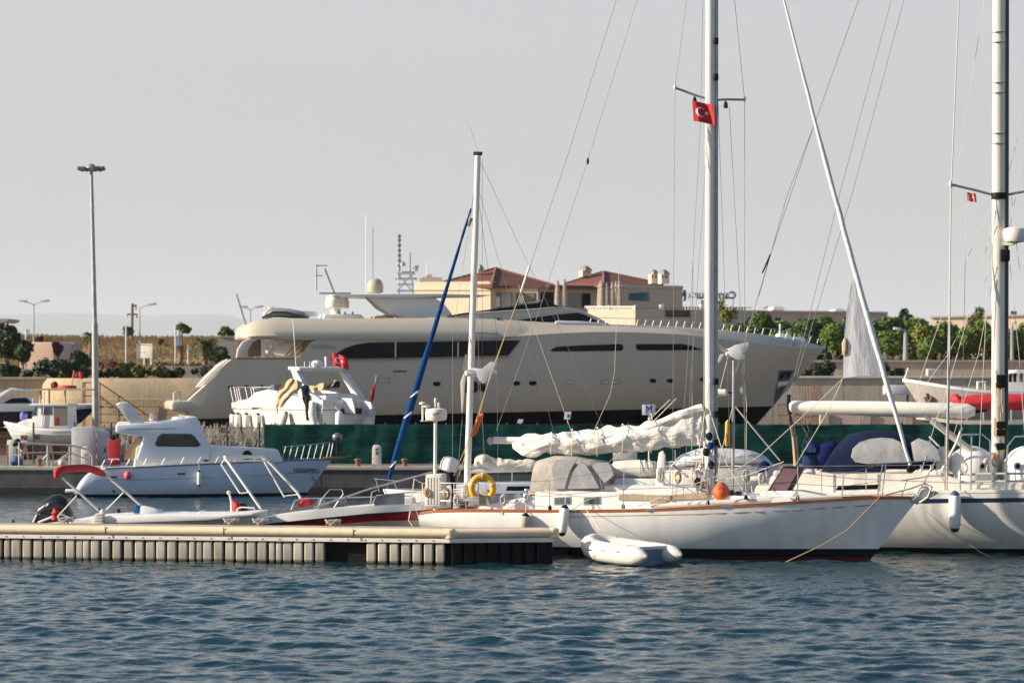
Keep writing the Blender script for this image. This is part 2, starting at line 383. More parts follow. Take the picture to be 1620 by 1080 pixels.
# ================= boat-building helpers =================
def interp(pts, n):
    """monotone cubic through the stations, n steps between each pair"""
    A = np.array(pts, float); m = len(A); d = A[1:]-A[:-1]; T = np.zeros_like(A)
    T[0] = d[0]; T[-1] = d[-1]
    for i in range(1, m-1):
        same = d[i-1]*d[i] > 0
        T[i] = np.where(same, 2*d[i-1]*d[i]/np.where(np.abs(d[i-1]+d[i]) < 1e-9, 1, d[i-1]+d[i]), 0)
    out = []
    for i in range(m-1):
        for k in range(n):
            t = k/n; t2 = t*t; t3 = t2*t
            out.append((2*t3-3*t2+1)*A[i]+(t3-2*t2+t)*T[i]+(-2*t3+3*t2)*A[i+1]+(t3-t2)*T[i+1])
    out.append(A[-1]); return np.array(out)
class Hull:
    """st: (sheer px x, y, keel px x, y, half beam, fullness) from stern to bow; sheer pixels lie on the near side, keel pixels on the centre plane"""
    def __init__(s, pl, st, nsub=5, nrow=14):
        s.pl = pl; raw = []
        for xs, ys, xk, yk, b, p in st:
            us, zs = pl.uz(xs, ys, b); uk, zk = pl.uz(xk, yk, 0); raw.append((us, zs, uk, zk, b, p))
        s.st = interp(raw, nsub); s.rows = []
        for us, zs, uk, zk, b, p in s.st:
            r = []
            for j in range(nrow+1):
                t = j/nrow; r.append((us+(uk-us)*t, b*max(0, 1-t**p), zs+(zk-zs)*t))
            s.rows.append(r)
        s.flat = np.array([q for r in s.rows for q in r])
    def lat(s, u, z):
        d = (s.flat[:, 0]-u)**2+((s.flat[:, 2]-z)*1.0)**2
        i = np.argsort(d)[:4]; w = 1/(d[i]+1e-5); return float((s.flat[i, 1]*w).sum()/w.sum())
    def body(s, name, m, parent):
        rings = []
        for r in s.rows:
            near = [s.pl.W(u, v, z) for u, v, z in r]; far = [s.pl.W(u, -v, z) for u, v, z in r[::-1][1:]]
            rings.append(near+far)
        mb = MB(); mb.loft(rings, close=False, caps=False)
        n = len(rings[0]); mb.add(rings[0], [tuple(range(n))])
        return mb.build(name, m, parent, ang=50)
    def deck(s, m, parent, drop=.06, inset=.03, name='deck', crown=.05):
        rings = []
        for us, zs, uk, zk, b, p in s.st:
            b2 = max(b-inset, .005)
            rings.append([s.pl.W(us, b2*f, zs-drop+crown*(1-f*f)) for f in (1, .5, 0, -.5, -1)])
        mb = MB(); mb.loft(rings, close=False, caps=False); return mb.build(name, m, parent)
    def rail(s, name, m, parent, h=.05, w=.06, dz=0.0, out=.015, i0=0, i1=None):
        """a strip along both sheer lines"""
        i1 = len(s.st) if i1 is None else i1
        mb = MB()
        for sg in (1, -1):
            rings = []
            for us, zs, uk, zk, b, p in s.st[i0:i1]:
                o = b+out; i = max(b-w, 0)
                rings.append([s.pl.W(us, sg*o, zs+dz-h/2), s.pl.W(us, sg*o, zs+dz+h/2), s.pl.W(us, sg*i, zs+dz+h/2), s.pl.W(us, sg*i, zs+dz-h/2)])
            mb.loft(rings)
        return mb.build(name, m, parent)
    def on(s, x, y, eps=0.0):
        v = 1.0
        for _ in range(6):
            u, z = s.pl.uz(x, y, v); v = s.lat(u, z)
        return s.pl.pt(x, y, v+eps)
    def panel(s, name, m, parent, top, bot, eps=.02, n=24, rows=3, thick=.05):
        def samp(poly, t):
            L = [math.dist(poly[i], poly[i+1]) for i in range(len(poly)-1)]; q = t*sum(L)
            for i, l in enumerate(L):
                if q <= l or i == len(L)-1:
                    f = min(1, q/max(l, 1e-6)); return [poly[i][k]+(poly[i+1][k]-poly[i][k])*f for k in (0, 1)]
                q -= l
        R = []
        for j in range(rows+1):
            f = j/rows; row = []
            for i in range(n+1):
                a = samp(top, i/n); b = samp(bot, i/n); row.append(s.on(a[0]+(b[0]-a[0])*f, a[1]+(b[1]-a[1])*f, eps))
            R.append(row)
        back = [[p-s.pl.n*thick for p in r] for r in R]
        vs = [p for r in R+back for p in r]; w = n+1; o = (rows+1)*w; fs = []
        for j in range(rows):
            for i in range(n): fs.append((j*w+i, j*w+i+1, (j+1)*w+i+1, (j+1)*w+i))
        for i in range(n): fs += [(i, i+1, o+i+1, o+i), (rows*w+i, rows*w+i+1, o+rows*w+i+1, o+rows*w+i)]
        for j in range(rows): fs += [(j*w, (j+1)*w, o+(j+1)*w, o+j*w), (j*w+n, (j+1)*w+n, o+(j+1)*w+n, o+j*w+n)]
        return MB().add(vs, fs).build(name, m, parent, ang=60)
def wires(name, m, parent, pl, segs, r=.007, n=5):
    """each polyline of photo points (x, y[, v]) becomes a line of its own"""
    for sg in segs:
        pts = [pl.pt(q[0], q[1], q[2] if len(q) > 2 else 0) for q in sg]
        MB().tube(pts, r, n).build(name, m, parent)
def rails(mb, pl, posts, top, mids=(.5,), v=0.0, r=.014):
    for (x0, y0, x1, y1) in posts: mb.tube([pl.pt(x0, y0, v), pl.pt(x1, y1, v)], r, 6)
    mb.tube([pl.pt(x, y, v) for x, y in top], r*.9, 6)
def ropes(name, label, m, pts, r=.012, group=None):
    o = MB().tube(pts, r, 6).build(name, m); return tag(o, label, 'rope', group)
def text(name, body, m, parent, loc, size, rot, depth=.01, sx=1.0, bold=0.0):
    cu = bpy.data.curves.new(name, 'FONT'); cu.body = body; cu.size = size; cu.extrude = depth; cu.offset = bold; cu.align_x = 'CENTER'; cu.align_y = 'CENTER'
    t = bpy.data.objects.new(name+'_tmp', cu); COL.objects.link(t)
    dg = bpy.context.evaluated_depsgraph_get(); me = bpy.data.meshes.new_from_object(t.evaluated_get(dg)); bpy.data.objects.remove(t)
    M = rot.to_4x4() @ Matrix.Diagonal((sx, 1, 1, 1)); off = wpos(parent)
    for v in me.vertices: v.co = (M @ v.co)+Vector(loc)-off
    me.materials.clear(); me.materials.append(m); me.name = name
    o = bpy.data.objects.new(name, me); COL.objects.link(o); o.parent = parent; return o
def facing(pl, deg=0):   # text rotation: upright, facing the viewer along plane pl
    return Matrix.Rotation(pl.r, 3, 'Z') @ Matrix.Rotation(pi/2, 3, 'X') @ Matrix.Rotation(radians(deg), 3, 'Z')
def flag(label, hoist_top, hoist_bot, length, droop, m=None, dirx=(1, 0, 0), crescent=True, scale=1.0, amp=.05, folds=1.5, group=None, fold_y=0):
    """a small waving flag with a white crescent and star; hoist_top/bottom are its corners at the staff"""
    a, b = Vector(hoist_top), Vector(hoist_bot); d = Vector(dirx).normalized(); h = (a-b).length; c = d.cross(Vector((0, 0, 1)))
    t = thing('flag', label, 'flag', b, group)
    def sp(s_, q): # s along fly, q along hoist 0..1 from bottom
        return b+(a-b)*q+d*(length*s_)-Vector((0, 0, droop*s_**1.3))+c*(amp*sin(s_*folds*2*pi+q)*min(1, s_*3))
    n = 14; vs = [sp(i/n, j/6) for j in range(7) for i in range(n+1)]; w_ = n+1
    fs = [(j*w_+i, j*w_+i+1, (j+1)*w_+i+1, (j+1)*w_+i) for j in range(6) for i in range(n)]
    vs2 = [v+c*.006 for v in vs]; k = len(vs)
    MB().add(vs, fs).add(vs2, fs).build('cloth', m or flagred, t)
    if crescent:
        mb = MB()
        for sd_ in (-.012, .018):
            pts = []; N = 18
            for i in range(N+1):
                th = radians(40)+(2*pi-radians(80))*i/N; pts.append((.36+.25*cos(th)*h/length, .5+.25*sin(th)))
            for i in range(N+1):
                th = 2*pi-radians(52)-(2*pi-radians(104))*i/N; pts.append((.36+(.2*cos(th)+.06)*h/length, .5+.2*sin(th)))
            q = len(pts)//2
            V = [sp(s_, z)+c*sd_ for s_, z in pts]
            mb.add(V, [(i, i+1, len(pts)-2-i, len(pts)-1-i) for i in range(q-1)])
            st = [(.36+.30*h/length+(.12 if i % 2 == 0 else .05)*cos(i*pi/5+pi)*h/length, .5+(.12 if i % 2 == 0 else .05)*sin(i*pi/5+pi)) for i in range(10)]
            mb.add([sp(s_, z)+c*sd_ for s_, z in st], [tuple(range(10))])
        mb.build('crescent_and_star', whiteplain, t, flat=True)
    return t
def fender(label, top, length, r, m=whiteplain, tip=navy, tilt=(0, 0), group='fenders hung over the boats', line=None):
    t = Vector(top); d = Vector((tilt[0], tilt[1], -1)).normalized(); f = thing('fender', label, 'fender', t+d*length, group)
    ax = -d; b = t+d*length
    MB().lathe(b, [(r*.35, .02), (r*.8, .09*length), (r, .16*length), (r*1.02, .5*length), (r, .84*length), (r*.8, .91*length), (r*.4, .97*length)], 14, axis=ax).build('body', m, f)
    mb = MB()
    mb.lathe(b, [(.01, -.02), (r*.5, 0), (r*.75, .06*length), (r*.85, .095*length)], 12, axis=ax)
    mb.lathe(b, [(r*.85, .905*length), (r*.72, .95*length), (r*.4, length), (.02, length+.03)], 12, axis=ax)
    mb.build('tip', tip, f)
    MB().tube([t, Vector(line) if line else t+Vector((0, .05, .45))], .012, 5).build('lanyard', rope, f)
    return f
def lumpy(pts, rad, amp, n=18, seed=0, squash=1.0, sub=6, fold=3.0):
    """a bundle of cloth along pts: elliptical rings with folds"""
    A = interp([list(p)+[rz, ry] for p, (rz, ry) in zip(pts, rad)], sub); rings = []
    for i, q in enumerate(A):
        p = Vector(q[:3]); t = Vector(A[min(i+1, len(A)-1)][:3])-Vector(A[max(i-1, 0)][:3]); t.normalize()
        up = Vector((0, 0, 1)); up = (up-t*up.dot(t)).normalized(); sd_ = t.cross(up)
        r = []
        for k in range(n):
            a = 2*pi*k/n
            f = 1+amp*noise.noise(Vector((cos(a)*fold+seed, sin(a)*fold, i*.22)))+amp*.55*noise.noise(Vector((cos(a)*fold*2.4+seed, sin(a)*fold*2.4, i*.30)))-amp*.6*abs(noise.noise(Vector((cos(a)*fold*3+seed, sin(a)*fold*3, i*.12))))
            r.append(p+up*(cos(a)*q[3]*f)+sd_*(sin(a)*q[4]*f))
        rings.append(r)
    return rings
# ================= PONTOON =================
deckm = mat('pontoon_decking', (.44, .37, .29), .85, var=.25, scale=3, stretch=(.3, 6, 1), bump=.3)
rimm = mat('rim_timber', (.80, .74, .66), .6, var=.1, stretch=(.4, 3, 3), dirt=.2)
edgem = mat('cream_edge_fender', (.78, .64, .43), .5, var=.12, stretch=(.5, 3, 3), dirt=.25)
padm = bandmat('worn_grey_pads', [(-5, (.045, .045, .035)), (.05, (.20, .18, .13)), (.10, (.46, .42, .36))], rough=.6, var=.28)
ponty = thing('floating_pontoon', 'long cream edged floating pontoon with worn grey vertical pads along its side', 'pontoon', (GX(400, 91), 91, 0))
A_ = PL(712, 90.0, -11.0)      # long side: turned a little to the left
B_ = PL(712, 90.0, 9.0)        # end piece: turned a little to the right
def edge(pl, xa, xb, name):
    ua, _ = pl.uz(xa, 846); ub, _ = pl.uz(xb, 846); zt = GZ(836.5, 90)
    rings = []
    for u in np.linspace(ua, ub, 30):
        rings.append([pl.W(u, .0+.13*cos(a)*(1.0), zt-.135+.135*sin(a)) for a in np.linspace(-pi/2, pi/2, 9)]+[pl.W(u, -.2, zt), pl.W(u, -.2, zt-.27)])
    MB().loft(rings).build(name, edgem, ponty)
    a, b = pl.W(ua, 0, zt-.42), pl.W(ub, 0, zt-.42)
    mb = MB(); mb.prism([pl.W(ua, .05, zt-.275), pl.W(ub, .05, zt-.275), pl.W(ub, .05, zt-.40), pl.W(ua, .05, zt-.40)], pl.n*-.3); mb.build('rim', rimm, ponty)
    mb = MB(); mb.prism([pl.W(ua, -.22, zt-.4), pl.W(ub, -.22, zt-.4), pl.W(ub, -.22, -.6), pl.W(ua, -.22, -.6)], pl.n*-1.7); mb.build('float', mat('dark_float', (.01, .01, .01), .8, spec=.15), ponty)
    return ua, ub, zt
ua, ub, zt = edge(A_, -260, 712, 'edge_fender'); zd = zt-.05
wd = 2.3
mb = MB(); mb.prism([A_.W(ua, -.2, zd), A_.W(ub, -.2, zd), A_.W(ub, -wd, zd), A_.W(ua, -wd, zd)], (0, 0, -.25)); mb.build('deck', deckm, ponty)
va, vb, _ = edge(B_, 712, 876, 'edge_fender')
mb = MB(); mb.prism([B_.W(va+.05, -.2, zd+.004), B_.W(vb, -.2, zd+.004), B_.W(vb, -1.6, zd+.004), B_.W(va+.05, -1.9, zd+.004)], (0, 0, -.2)); mb.build('deck', deckm, ponty)
# rounded corner posts
for pl, u in ((A_, 0.0), (B_, vb)):
    p = pl.W(u, -.04, 0); MB().lathe((p.x, p.y, zt-.29), [(.12, 0), (.17, .03), (.17, .26), (.12, .3)], 14).build('corner_cap', edgem, ponty)
# front pads
pads = [(40, 95), (110, 195), (215, 295), (315, 400), (418, 500), (522, 605), (628, 708), (722, 785), (790, 848), (862, 942), (968, 1045), (1070, 1150), (1175, 1255), (1280, 1362), (1385, 1465)]
pads = [(a/6., b/6.) for a, b in pads]
x = 247.5; k = 0
while x < 505: pads.append((x, x+(9.5 if k % 8 in (3, 4) else 14))); x += (11 if k % 8 in (3, 4) else 17.3); k += 1
x = 580.
while x < 700: pads.append((x, x+13.8)); x += 18.2
x = -150.
while x < 0: pads.append((x, x+13.8)); x += 17.3
for a, b in pads:
    u0, _ = A_.uz(a, 870, -.02); u1, _ = A_.uz(b, 870, -.02); r = .035; w2 = random.uniform(-.02, .02)
    z1 = zt-.43; z0 = random.uniform(.0, .05)
    rings = []
    for z in (z0-.3, z0, z0+.06, z1-.05, z1):
        e = .02 if z in (z0, z1) else 0
        rings.append([A_.W(u0+e, -.15, z), A_.W(u0+e, -.03+w2, z), A_.W(u0+.03, w2-e, z), A_.W((u0+u1)/2, w2+.006-e, z), A_.W(u1-.03, w2-e, z), A_.W(u1-e, -.03+w2, z), A_.W(u1-e, -.15, z)])
    MB().loft(rings).build('pad', padm, ponty, ang=24)
shadepad = mat('shaded_pads', (.008, .008, .0075), .7, var=.3, spec=.15)  # near black: the shade of the end face is put into the pad colour
for i in range(8):
    u = .06+i*.36
    MB().bx((0, 0, 0), (1, 1, 1)).b.free()
    mb = MB(); mb.prism([B_.W(u, 0, zt-.42), B_.W(u+.27, 0, zt-.42), B_.W(u+.27, 0, -.3), B_.W(u, 0, -.3)], B_.n*-.18, bev=.02); mb.build('pad', shadepad, ponty)
# cleats with coils of mooring rope on the deck
def cleat(px, lab, w=-1.9, pl=None):
    pl = pl or A_
    u, _ = pl.uz(px, 832, w); c = pl.W(u, w, zd)
    t = thing('mooring_cleat', lab, 'cleat', c, 'rope wrapped cleats on the pontoon')
    mb = MB(); mb.tube([c+Vector((-.2, 0, .12)), c+Vector((-.1, 0, .1)), c+Vector((.1, 0, .1)), c+Vector((.2, 0, .12))], .03, 7)
    mb.tube([c+Vector((-.06, 0, 0)), c+Vector((-.06, 0, .1))], .03); mb.tube([c+Vector((.06, 0, 0)), c+Vector((.06, 0, .1))], .03); mb.build('cleat', galv, t)
    mb = MB()
    pts = []
    for i in range(40):
        a = i*.62; pts.append(c+Vector((cos(a)*(.2+.04*sin(i*1.7)), sin(a*1.1)*.13, .06+.14*abs(sin(i*.9)))))
    mb.tube(pts, .022, 6); mb.build('rope_coil', rope, t)
cleat(104, 'cleat wrapped in pale rope beside the boat with the black outboard')
cleat(366, 'cleat wrapped in pale rope below the bow of the red canopy boat')
cleat(412, 'cleat wrapped in pale rope at the left end of the red hull')
cleat(527, 'cleat wrapped in pale rope amid the red hull')

# ================= VARNISHED-RAIL SAILBOAT =================
K = PL(1060, 93.9, -14)
kroot = thing('sailboat', 'white sailboat with varnished toe rail, furled mainsail and grey sprayhood', 'sailboat', (GX(1060, 93.9), 93.9, 0))
kpaint = bandmat('sailboat_hull_paint', [(-5, (.14, .015, .018)), (.085, (.007, .011, .028)), (.34, (.82, .815, .80))], var=.08)
kst = [(664, 812, 666, 838, .62, 2.2), (690, 808, 720, 862, .95, 2.3), (760, 807, 800, 900, 1.35, 2.3), (870, 808, 900, 912, 1.62, 2.4), (1000, 807, 1010, 918, 1.72, 2.5), (1100, 803, 1110, 918, 1.66, 2.3),
       (1200, 798, 1200, 914, 1.42, 1.9), (1300, 792, 1290, 908, .98, 1.55), (1390, 787, 1345, 902, .46, 1.3), (1430, 787, 1362, 899, .2, 1.2), (1452, 789, 1368, 896, .02, 1.1)]
kh = Hull(K, kst); kh.body('hull', kpaint, kroot)
kh.deck(mat('pale_deck', (.62, .60, .56), .7, var=.1), kroot)
kh.rail('toe_rail', teak, kroot, h=.085, w=.05)
# thin cove stripe below the rail
kh.panel('cove_stripe', mat('gold_stripe', (.42, .26, .12), .5), kroot, [(900, 816.5), (1100, 812.5), (1250, 806.5), (1385, 797.5)], [(900, 817.8), (1100, 813.8), (1250, 807.8), (1385, 799)], eps=.006, n=40, rows=1, thick=.02)
# trunk cabin
def trunk(name, poly, v, m, parent, pl, bev=.05): return MB().slab(pl, poly, -v, v, bev=bev).build(name, m, parent)
trunk('cabin', [(846, 812), (846, 778), (862, 774), (1000, 779), (1120, 782), (1250, 787), (1262, 800), (1262, 812)], 1.12, white, kroot, K)
trunk('coaming', [(742, 812), (760, 800), (800, 792), (846, 783), (846, 812)], 1.1, white, kroot, K)
trunk('doghouse_roof', [(905, 780), (930, 768), (1000, 766), (1100, 771), (1115, 781)], .95, white, kroot, K)
for x0 in (875, 922):
    f = MB().slab(K, [(x0, 799), (x0, 785.5), (x0+28, 784.5), (x0+28, 798)], 1.10, 1.135, bev=.012).build('window', greycanvas if False else alloy, kroot)
    MB().slab(K, [(x0+2, 797), (x0+2, 787), (x0+26, 786.5), (x0+26, 796.5)], 1.13, 1.15, bev=.008).build('pane', clear, f)
MB().slab(K, [(978, 790), (980, 781), (1060, 783), (1120, 778), (1120, 788), (1050, 791)], .9, 1.16).build('canvas_cover', tan, kroot)
MB().slab(K, [(1028, 797), (1028, 790), (1055, 789), (1055, 795)], 1.1, 1.16, bev=.01).build('hatch_board', tan, kroot)
# deck-edge sail bag along the foredeck
mb = MB(); mb.tube([K.pt(1030, 800, 1.35), K.pt(1100, 797, 1.32), K.pt(1200, 792, 1.12), K.pt(1330, 785, .6)], [.06, .1, .1, .06], 10); mb.build('rolled_cover', offwhite, kroot)
# open deck hatch with dark pane
hp = [K.pt(1213, 778, .5), K.pt(1246, 778, .5), K.pt(1268, 739, .35), K.pt(1240, 737, .35)]
mb = MB(); mb.prism(hp, K.n*-.9); ho = mb.build('deck_hatch', black, kroot)
c0 = sum(hp, Vector())/4
MB().prism([c0+(p-c0)*.86+K.n*.012 for p in hp], K.n*-.01).build('hatch_pane', mat('purple_tint', (.17, .10, .11), .12), ho)
MB().slab(K, [(1200, 786), (1206, 776), (1262, 776), (1300, 783), (1300, 787)], -.55, .55, bev=.03).build('fore_cabin', white, kroot)
# sprayhood
def hood(name, m, parent, pl, stations, v, nseg=16):
    rings = []
    for (xb, yb, xt, yt, w_) in stations:
        u0, z0 = pl.uz(xb, yb, 0); u1, z1 = pl.uz(xt, yt, 0); r = []
        for i in range(nseg+1):
            a = pi*i/nseg; e = abs(sin(a))**.55
            r.append(pl.W(u0+(u1-u0)*e, w_*(abs(cos(a))**.6)*(1 if cos(a) > 0 else -1), z0+(z1-z0)*e))
        rings.append(r)
    inner = [[p+(sum(r, Vector())/len(r)-p)*.02 for p in r] for r in rings]
    mb = MB(); mb.loft(rings, close=False, caps=False); mb.loft(inner, close=False, caps=False)
    return mb.build(name, m, parent, ang=70)
hood('sprayhood', greycanvas, kroot, K, [(850, 780, 856, 727, 1.05), (870, 778, 880, 720, 1.12), (905, 776, 912, 721, 1.12), (935, 774, 932, 726, 1.08)], 1.1)
hood('sprayhood_front', greycanvas, kroot, K, [(935, 774, 932, 726, 1.08), (960, 772, 955, 728, 1.0), (975, 770, 968, 745, .9)], 1.0)
for sp_ in ([(878, 773), (872, 740), (880, 727), (912, 726), (900, 748), (893, 773)], [(898, 773), (907, 745), (918, 730), (925, 733), (938, 752), (948, 772)], [(936, 737), (945, 731), (962, 732), (970, 752), (956, 764)]):
    MB().slab(K, sp_, 1.0, 1.17).build('sprayhood_window', vinyl, kroot)
MB().tube([K.pt(952, 775, 1.0), K.pt(946, 735, 1.0), K.pt(946, 735, -.9), K.pt(952, 775, -1.0)], .02).build('sprayhood_bow', steel, kroot)
# mast
mx0, my0 = 1123, 772
km = MB().tube([K.pt(1123, 782), K.pt(1123, 400), K.pt(1124, 0), K.pt(1125, -420)], .155, 14, squash=.75).build('mast', mastwhite, kroot)
MB().tube([K.pt(1133, 770, -.02), K.pt(1133.5, 400, -.02), K.pt(1134, -400, -.02)], .05, 8).build('sail_track', galv, km)
for y in (65, 122, 603, 655, 700): MB().box(K.pt(1133.5, y, .08), (.12, .12, .2), bev=.02).build('cleat', black, km)
MB().tube([K.pt(1068, 139, .25), K.pt(1095, 149, .1), K.pt(1123, 158)], .035, 8).build('spreader', galv, kroot)
MB().tube([K.pt(1178, 158, -.35), K.pt(1150, 157.5, -.1), K.pt(1123, 159)], .035, 8).build('spreader', galv, kroot)
for x, y, v in ((1068, 138, .25), (1178, 157, -.35)): MB().sph(K.pt(x, y, v), (.05, .05, .09), 10, 6).build('spreader_tip', offwhite, kroot)
for x, y in ((1099, 156), (1148, 163)): MB().lathe(K.pt(x, y+3, .1), [(.07, -.1), (.06, .04), (.02, .12)], 10).build('deck_light', black, kroot)
wires('shroud', wire, kroot, K, [[(1086, 0, .3), (1068, 138, .3), (1066, 400, .8), (1064, 795, 1.6)], [(1162, 0, -.3), (1178, 158, -.35), (1178, 795, -1.4)],
      [(1112, 0, .1), (1108, 200, .2), (1086, 600, 1.0), (1068, 797, 1.6)], [(1123, 160), (1100, 500, .9), (1080, 797, 1.6)], [(1136, 160), (1150, 560, -.8), (1158, 797, -1.5)], [(1154, 170, -.2), (1172, 500, -.8), (1182, 795, -1.4)]], .007)
wires('halyard', rope, kroot, K, [[(1117, 180, .18), (1114, 500, .18), (1112, 760, .2)], [(1098, 165, .2), (1094, 760, 1.2)]], .007)
# backstay with orange tensioner, topping lift
wires('backstay', wire, kroot, K, [[(980, -30), (975, 0), (900, 240), (838, 423), (826, 450)]], .009)
mb = MB(); mb.tube([K.pt(838, 420), K.pt(824, 462)], .034, 8); mb.build('stay_insulator', mastwhite, kroot)
wires('backstay_rope', goldrope, kroot, K, [[(824, 462), (775, 595), (757, 660), (718, 752, .5)], [(824, 462), (778, 590), (752, 668), (726, 752, -.4)]], .012)
MB().tube([K.pt(764, 654), K.pt(760, 660), K.pt(750, 684), K.pt(746, 690)], [.04, .085, .085, .03], 10).build('stay_buoy', orange, kroot)
wires('topping_lift', wire, kroot, K, [[(1008, 0), (931, 250), (850, 500), (782, 690)]], .007)
MB().sph(K.pt(930, 255), (.04, .04, .11), 8, 6).build('block', black, kroot)
wires('lazy_jack', rope, kroot, K, [[(820, 450), (860, 560), (905, 685)], [(940, 680), (965, 625), (972, 590), (985, 300)]], .006)
# boom and flaked mainsail
MB().tube([K.pt(781, 696), K.pt(850, 697), K.pt(1110, 699)], [.11, .115, .12], 12, squash=.8).build('boom', mastwhite, kroot)
MB().lathe(K.pt(776, 697), [(.05, -.1), (.12, -.04), (.12, .04), (.05, .12)], 10, axis=(1, 0, .1)).build('boom_end', greycanvas, kroot)
rg = lumpy([K.pt(812, 706), K.pt(830, 703), K.pt(865, 700), K.pt(900, 700), K.pt(950, 697), K.pt(1000, 694), K.pt(1040, 688), K.pt(1075, 682), K.pt(1100, 677), K.pt(1114, 675)],
           [(.10, .12), (.28, .18), (.30, .28), (.36, .34), (.38, .36), (.38, .34), (.42, .3), (.48, .26), (.54, .22), (.48, .15)], .30, 30, 4, sub=9, fold=1.3)
ms = MB().loft(rg).build('furled_mainsail', sail, kroot, ang=80)
rg = lumpy([K.pt(815, 709, .15), K.pt(838, 714, .25), K.pt(862, 706, .25), K.pt(880, 700, .2)], [(.05, .06), (.2, .14), (.16, .14), (.06, .06)], .4, 18, 9, sub=6)
MB().loft(rg).build('sail_fold', sail, ms, ang=80)
rg = lumpy([K.pt(1005, 683, .1), K.pt(1040, 671, .15), K.pt(1080, 656, .12), K.pt(1112, 646, .08)], [(.09, .12), (.14, .16), (.16, .16), (.14, .12)], .35, 18, 17, sub=6)
MB().loft(rg).build('sail_fold', sail, ms, ang=80)
for x, a, b in ((872, 684, 720), (905, 679, 722), (945, 676, 721), (985, 671, 718), (1030, 655, 715)):
    mb = MB(); c = K.pt(x, (a+b)/2); h = (b-a)/51.8/2*1.0
    mb.tube([c+Vector((0.02*sin(t*2), -.44*sin(t), (h+.02)*cos(t))) for t in np.linspace(0, 2*pi, 25)], .013, 5); mb.build('sail_tie', rope, kroot)
wires('mainsheet', rope, kroot, K, [[(1060, 632), (1000, 690), (955, 740)], [(1070, 630), (1010, 690), (965, 738)]], .012)
# furled headsail on the forestay, with loose clew
fs_ = []
for i in range(40):
    t = i/39; y = -300+t*(735+300); x = 1240+(y/735)*200-4*sin(max(0, min(1, y/735))*pi)+noise.noise(Vector((t*22, 0, 5)))*1.5
    fs_.append((x, y))
MB().tube([K.pt(x, y) for x, y in fs_], [float(np.interp(y, [-300, 0, 150, 300, 500, 600, 660, 735], [.03, .036, .055, .076, .092, .085, .068, .05]))+.016*noise.noise(Vector((y*.06, 2, 1))) for x, y in fs_], 10).build('furled_headsail', greysail, kroot)
# loose triangle
top = (1351, 425); tack = (1391, 596); clew = (1334, 598)
R = []
for j in range(19):
    t = j/18; r = []
    for i in range(11):
        s_ = i/10
        l = (top[0]+(clew[0]-top[0])*t-5*sin(t*pi)*(1), top[1]+(clew[1]-top[1])*t); ry = top[1]+(tack[1]-top[1])*t; rr = (1240+ry*.2721-3.5, ry)
        y = l[1]+(rr[1]-l[1])*s_-(3*sin(s_*pi) if j == 18 else 0); x = l[0]+(rr[0]-l[0])*s_
        r.append(K.pt(x, y, .12*sin(s_*pi)*t+.035*sin(s_*15+t*4)*t*(1-s_)+.03*noise.noise(Vector((s_*5, t*9, 2)))))
    R.append(r)
vs = [p for r in R for p in r]; fsq = [(j*11+i, j*11+i+1, (j+1)*11+i+1, (j+1)*11+i) for j in range(18) for i in range(10)]
cm, ct, cb = nodes('thin_sailcloth'); tl_ = ct.nodes.new('ShaderNodeBsdfTranslucent'); tl_.inputs[0].default_value = (.78, .79, .80, 1); mxs = ct.nodes.new('ShaderNodeMixShader'); mxs.inputs[0].default_value = .55
cb.inputs['Base Color'].default_value = (.64, .65, .66, 1); cb.inputs['Roughness'].default_value = .8; wv = ct.nodes.new('ShaderNodeTexNoise'); wv.inputs['Scale'].default_value = 3; cmp_ = ct.nodes.new('ShaderNodeMapping'); cmp_.inputs['Scale'].default_value = (6, 1, 1.2); cmp_.inputs['Rotation'].default_value = (0, -.5, 0); ctc = ct.nodes.new('ShaderNodeTexCoord')
ct.links.new(ctc.outputs['Object'], cmp_.inputs[0]); ct.links.new(cmp_.outputs[0], wv.inputs[0]); cbp = ct.nodes.new('ShaderNodeBump'); cbp.inputs['Strength'].default_value = .35; cbp.inputs['Distance'].default_value = .08; ct.links.new(wv.outputs['Fac'], cbp.inputs['Height']); ct.links.new(cbp.outputs[0], cb.inputs['Normal']); ct.links.new(cbp.outputs[0], tl_.inputs['Normal'])
ct.links.new(cb.outputs[0], mxs.inputs[1]); ct.links.new(tl_.outputs[0], mxs.inputs[2]); ct.links.new(mxs.outputs[0], ct.nodes['Material Output'].inputs[0])
MB().add(vs, fsq).build('sail_clew', cm, kroot, ang=90)
MB().lathe(K.pt(1337, 548, .02), [(.03, -.28), (.09, -.2), (.10, .1), (.03, .26)], 8).build('sail_patch', tan, kroot)
wires('headsail_sheet', rope, kroot, K, [[(1334, 598), (1290, 640, .3), (1200, 722, .9), (1166, 742, 1.2)], [(1334, 598), (1310, 650, -.2), (1262, 730, -.6), (1248, 752, -.8)], [(1166, 742, 1.2), (1100, 765, 1.4), (1010, 800, 1.5)]], .012)
MB().lathe(K.pt(1441, 742), [(.05, -.12), (.13, -.08), (.13, .06), (.05, .1)], 12, axis=(.27, 0, -1)).build('furler_drum', black, kroot)
# pulpit
mb = MB()
for v in (.3, -.3):
    for a, b in (((1388, 787), (1397, 731)), ((1395, 787), (1402, 732)), ((1448, 788), (1481, 727)), ((1425, 787), (1436, 757))): mb.tube([K.pt(*a, v*.7), K.pt(*b, v)], .018, 7)
    mb.tube([K.pt(1388, 733, v), K.pt(1440, 731, v), K.pt(1482, 727, v*.4)], .022, 7); mb.tube([K.pt(1425, 760, v), K.pt(1465, 754, v*.5)], .016, 7)
mb.tube([K.pt(1482, 727, .12), K.pt(1482, 727, -.12)], .022, 7); mb.build('pulpit', steel, kroot)
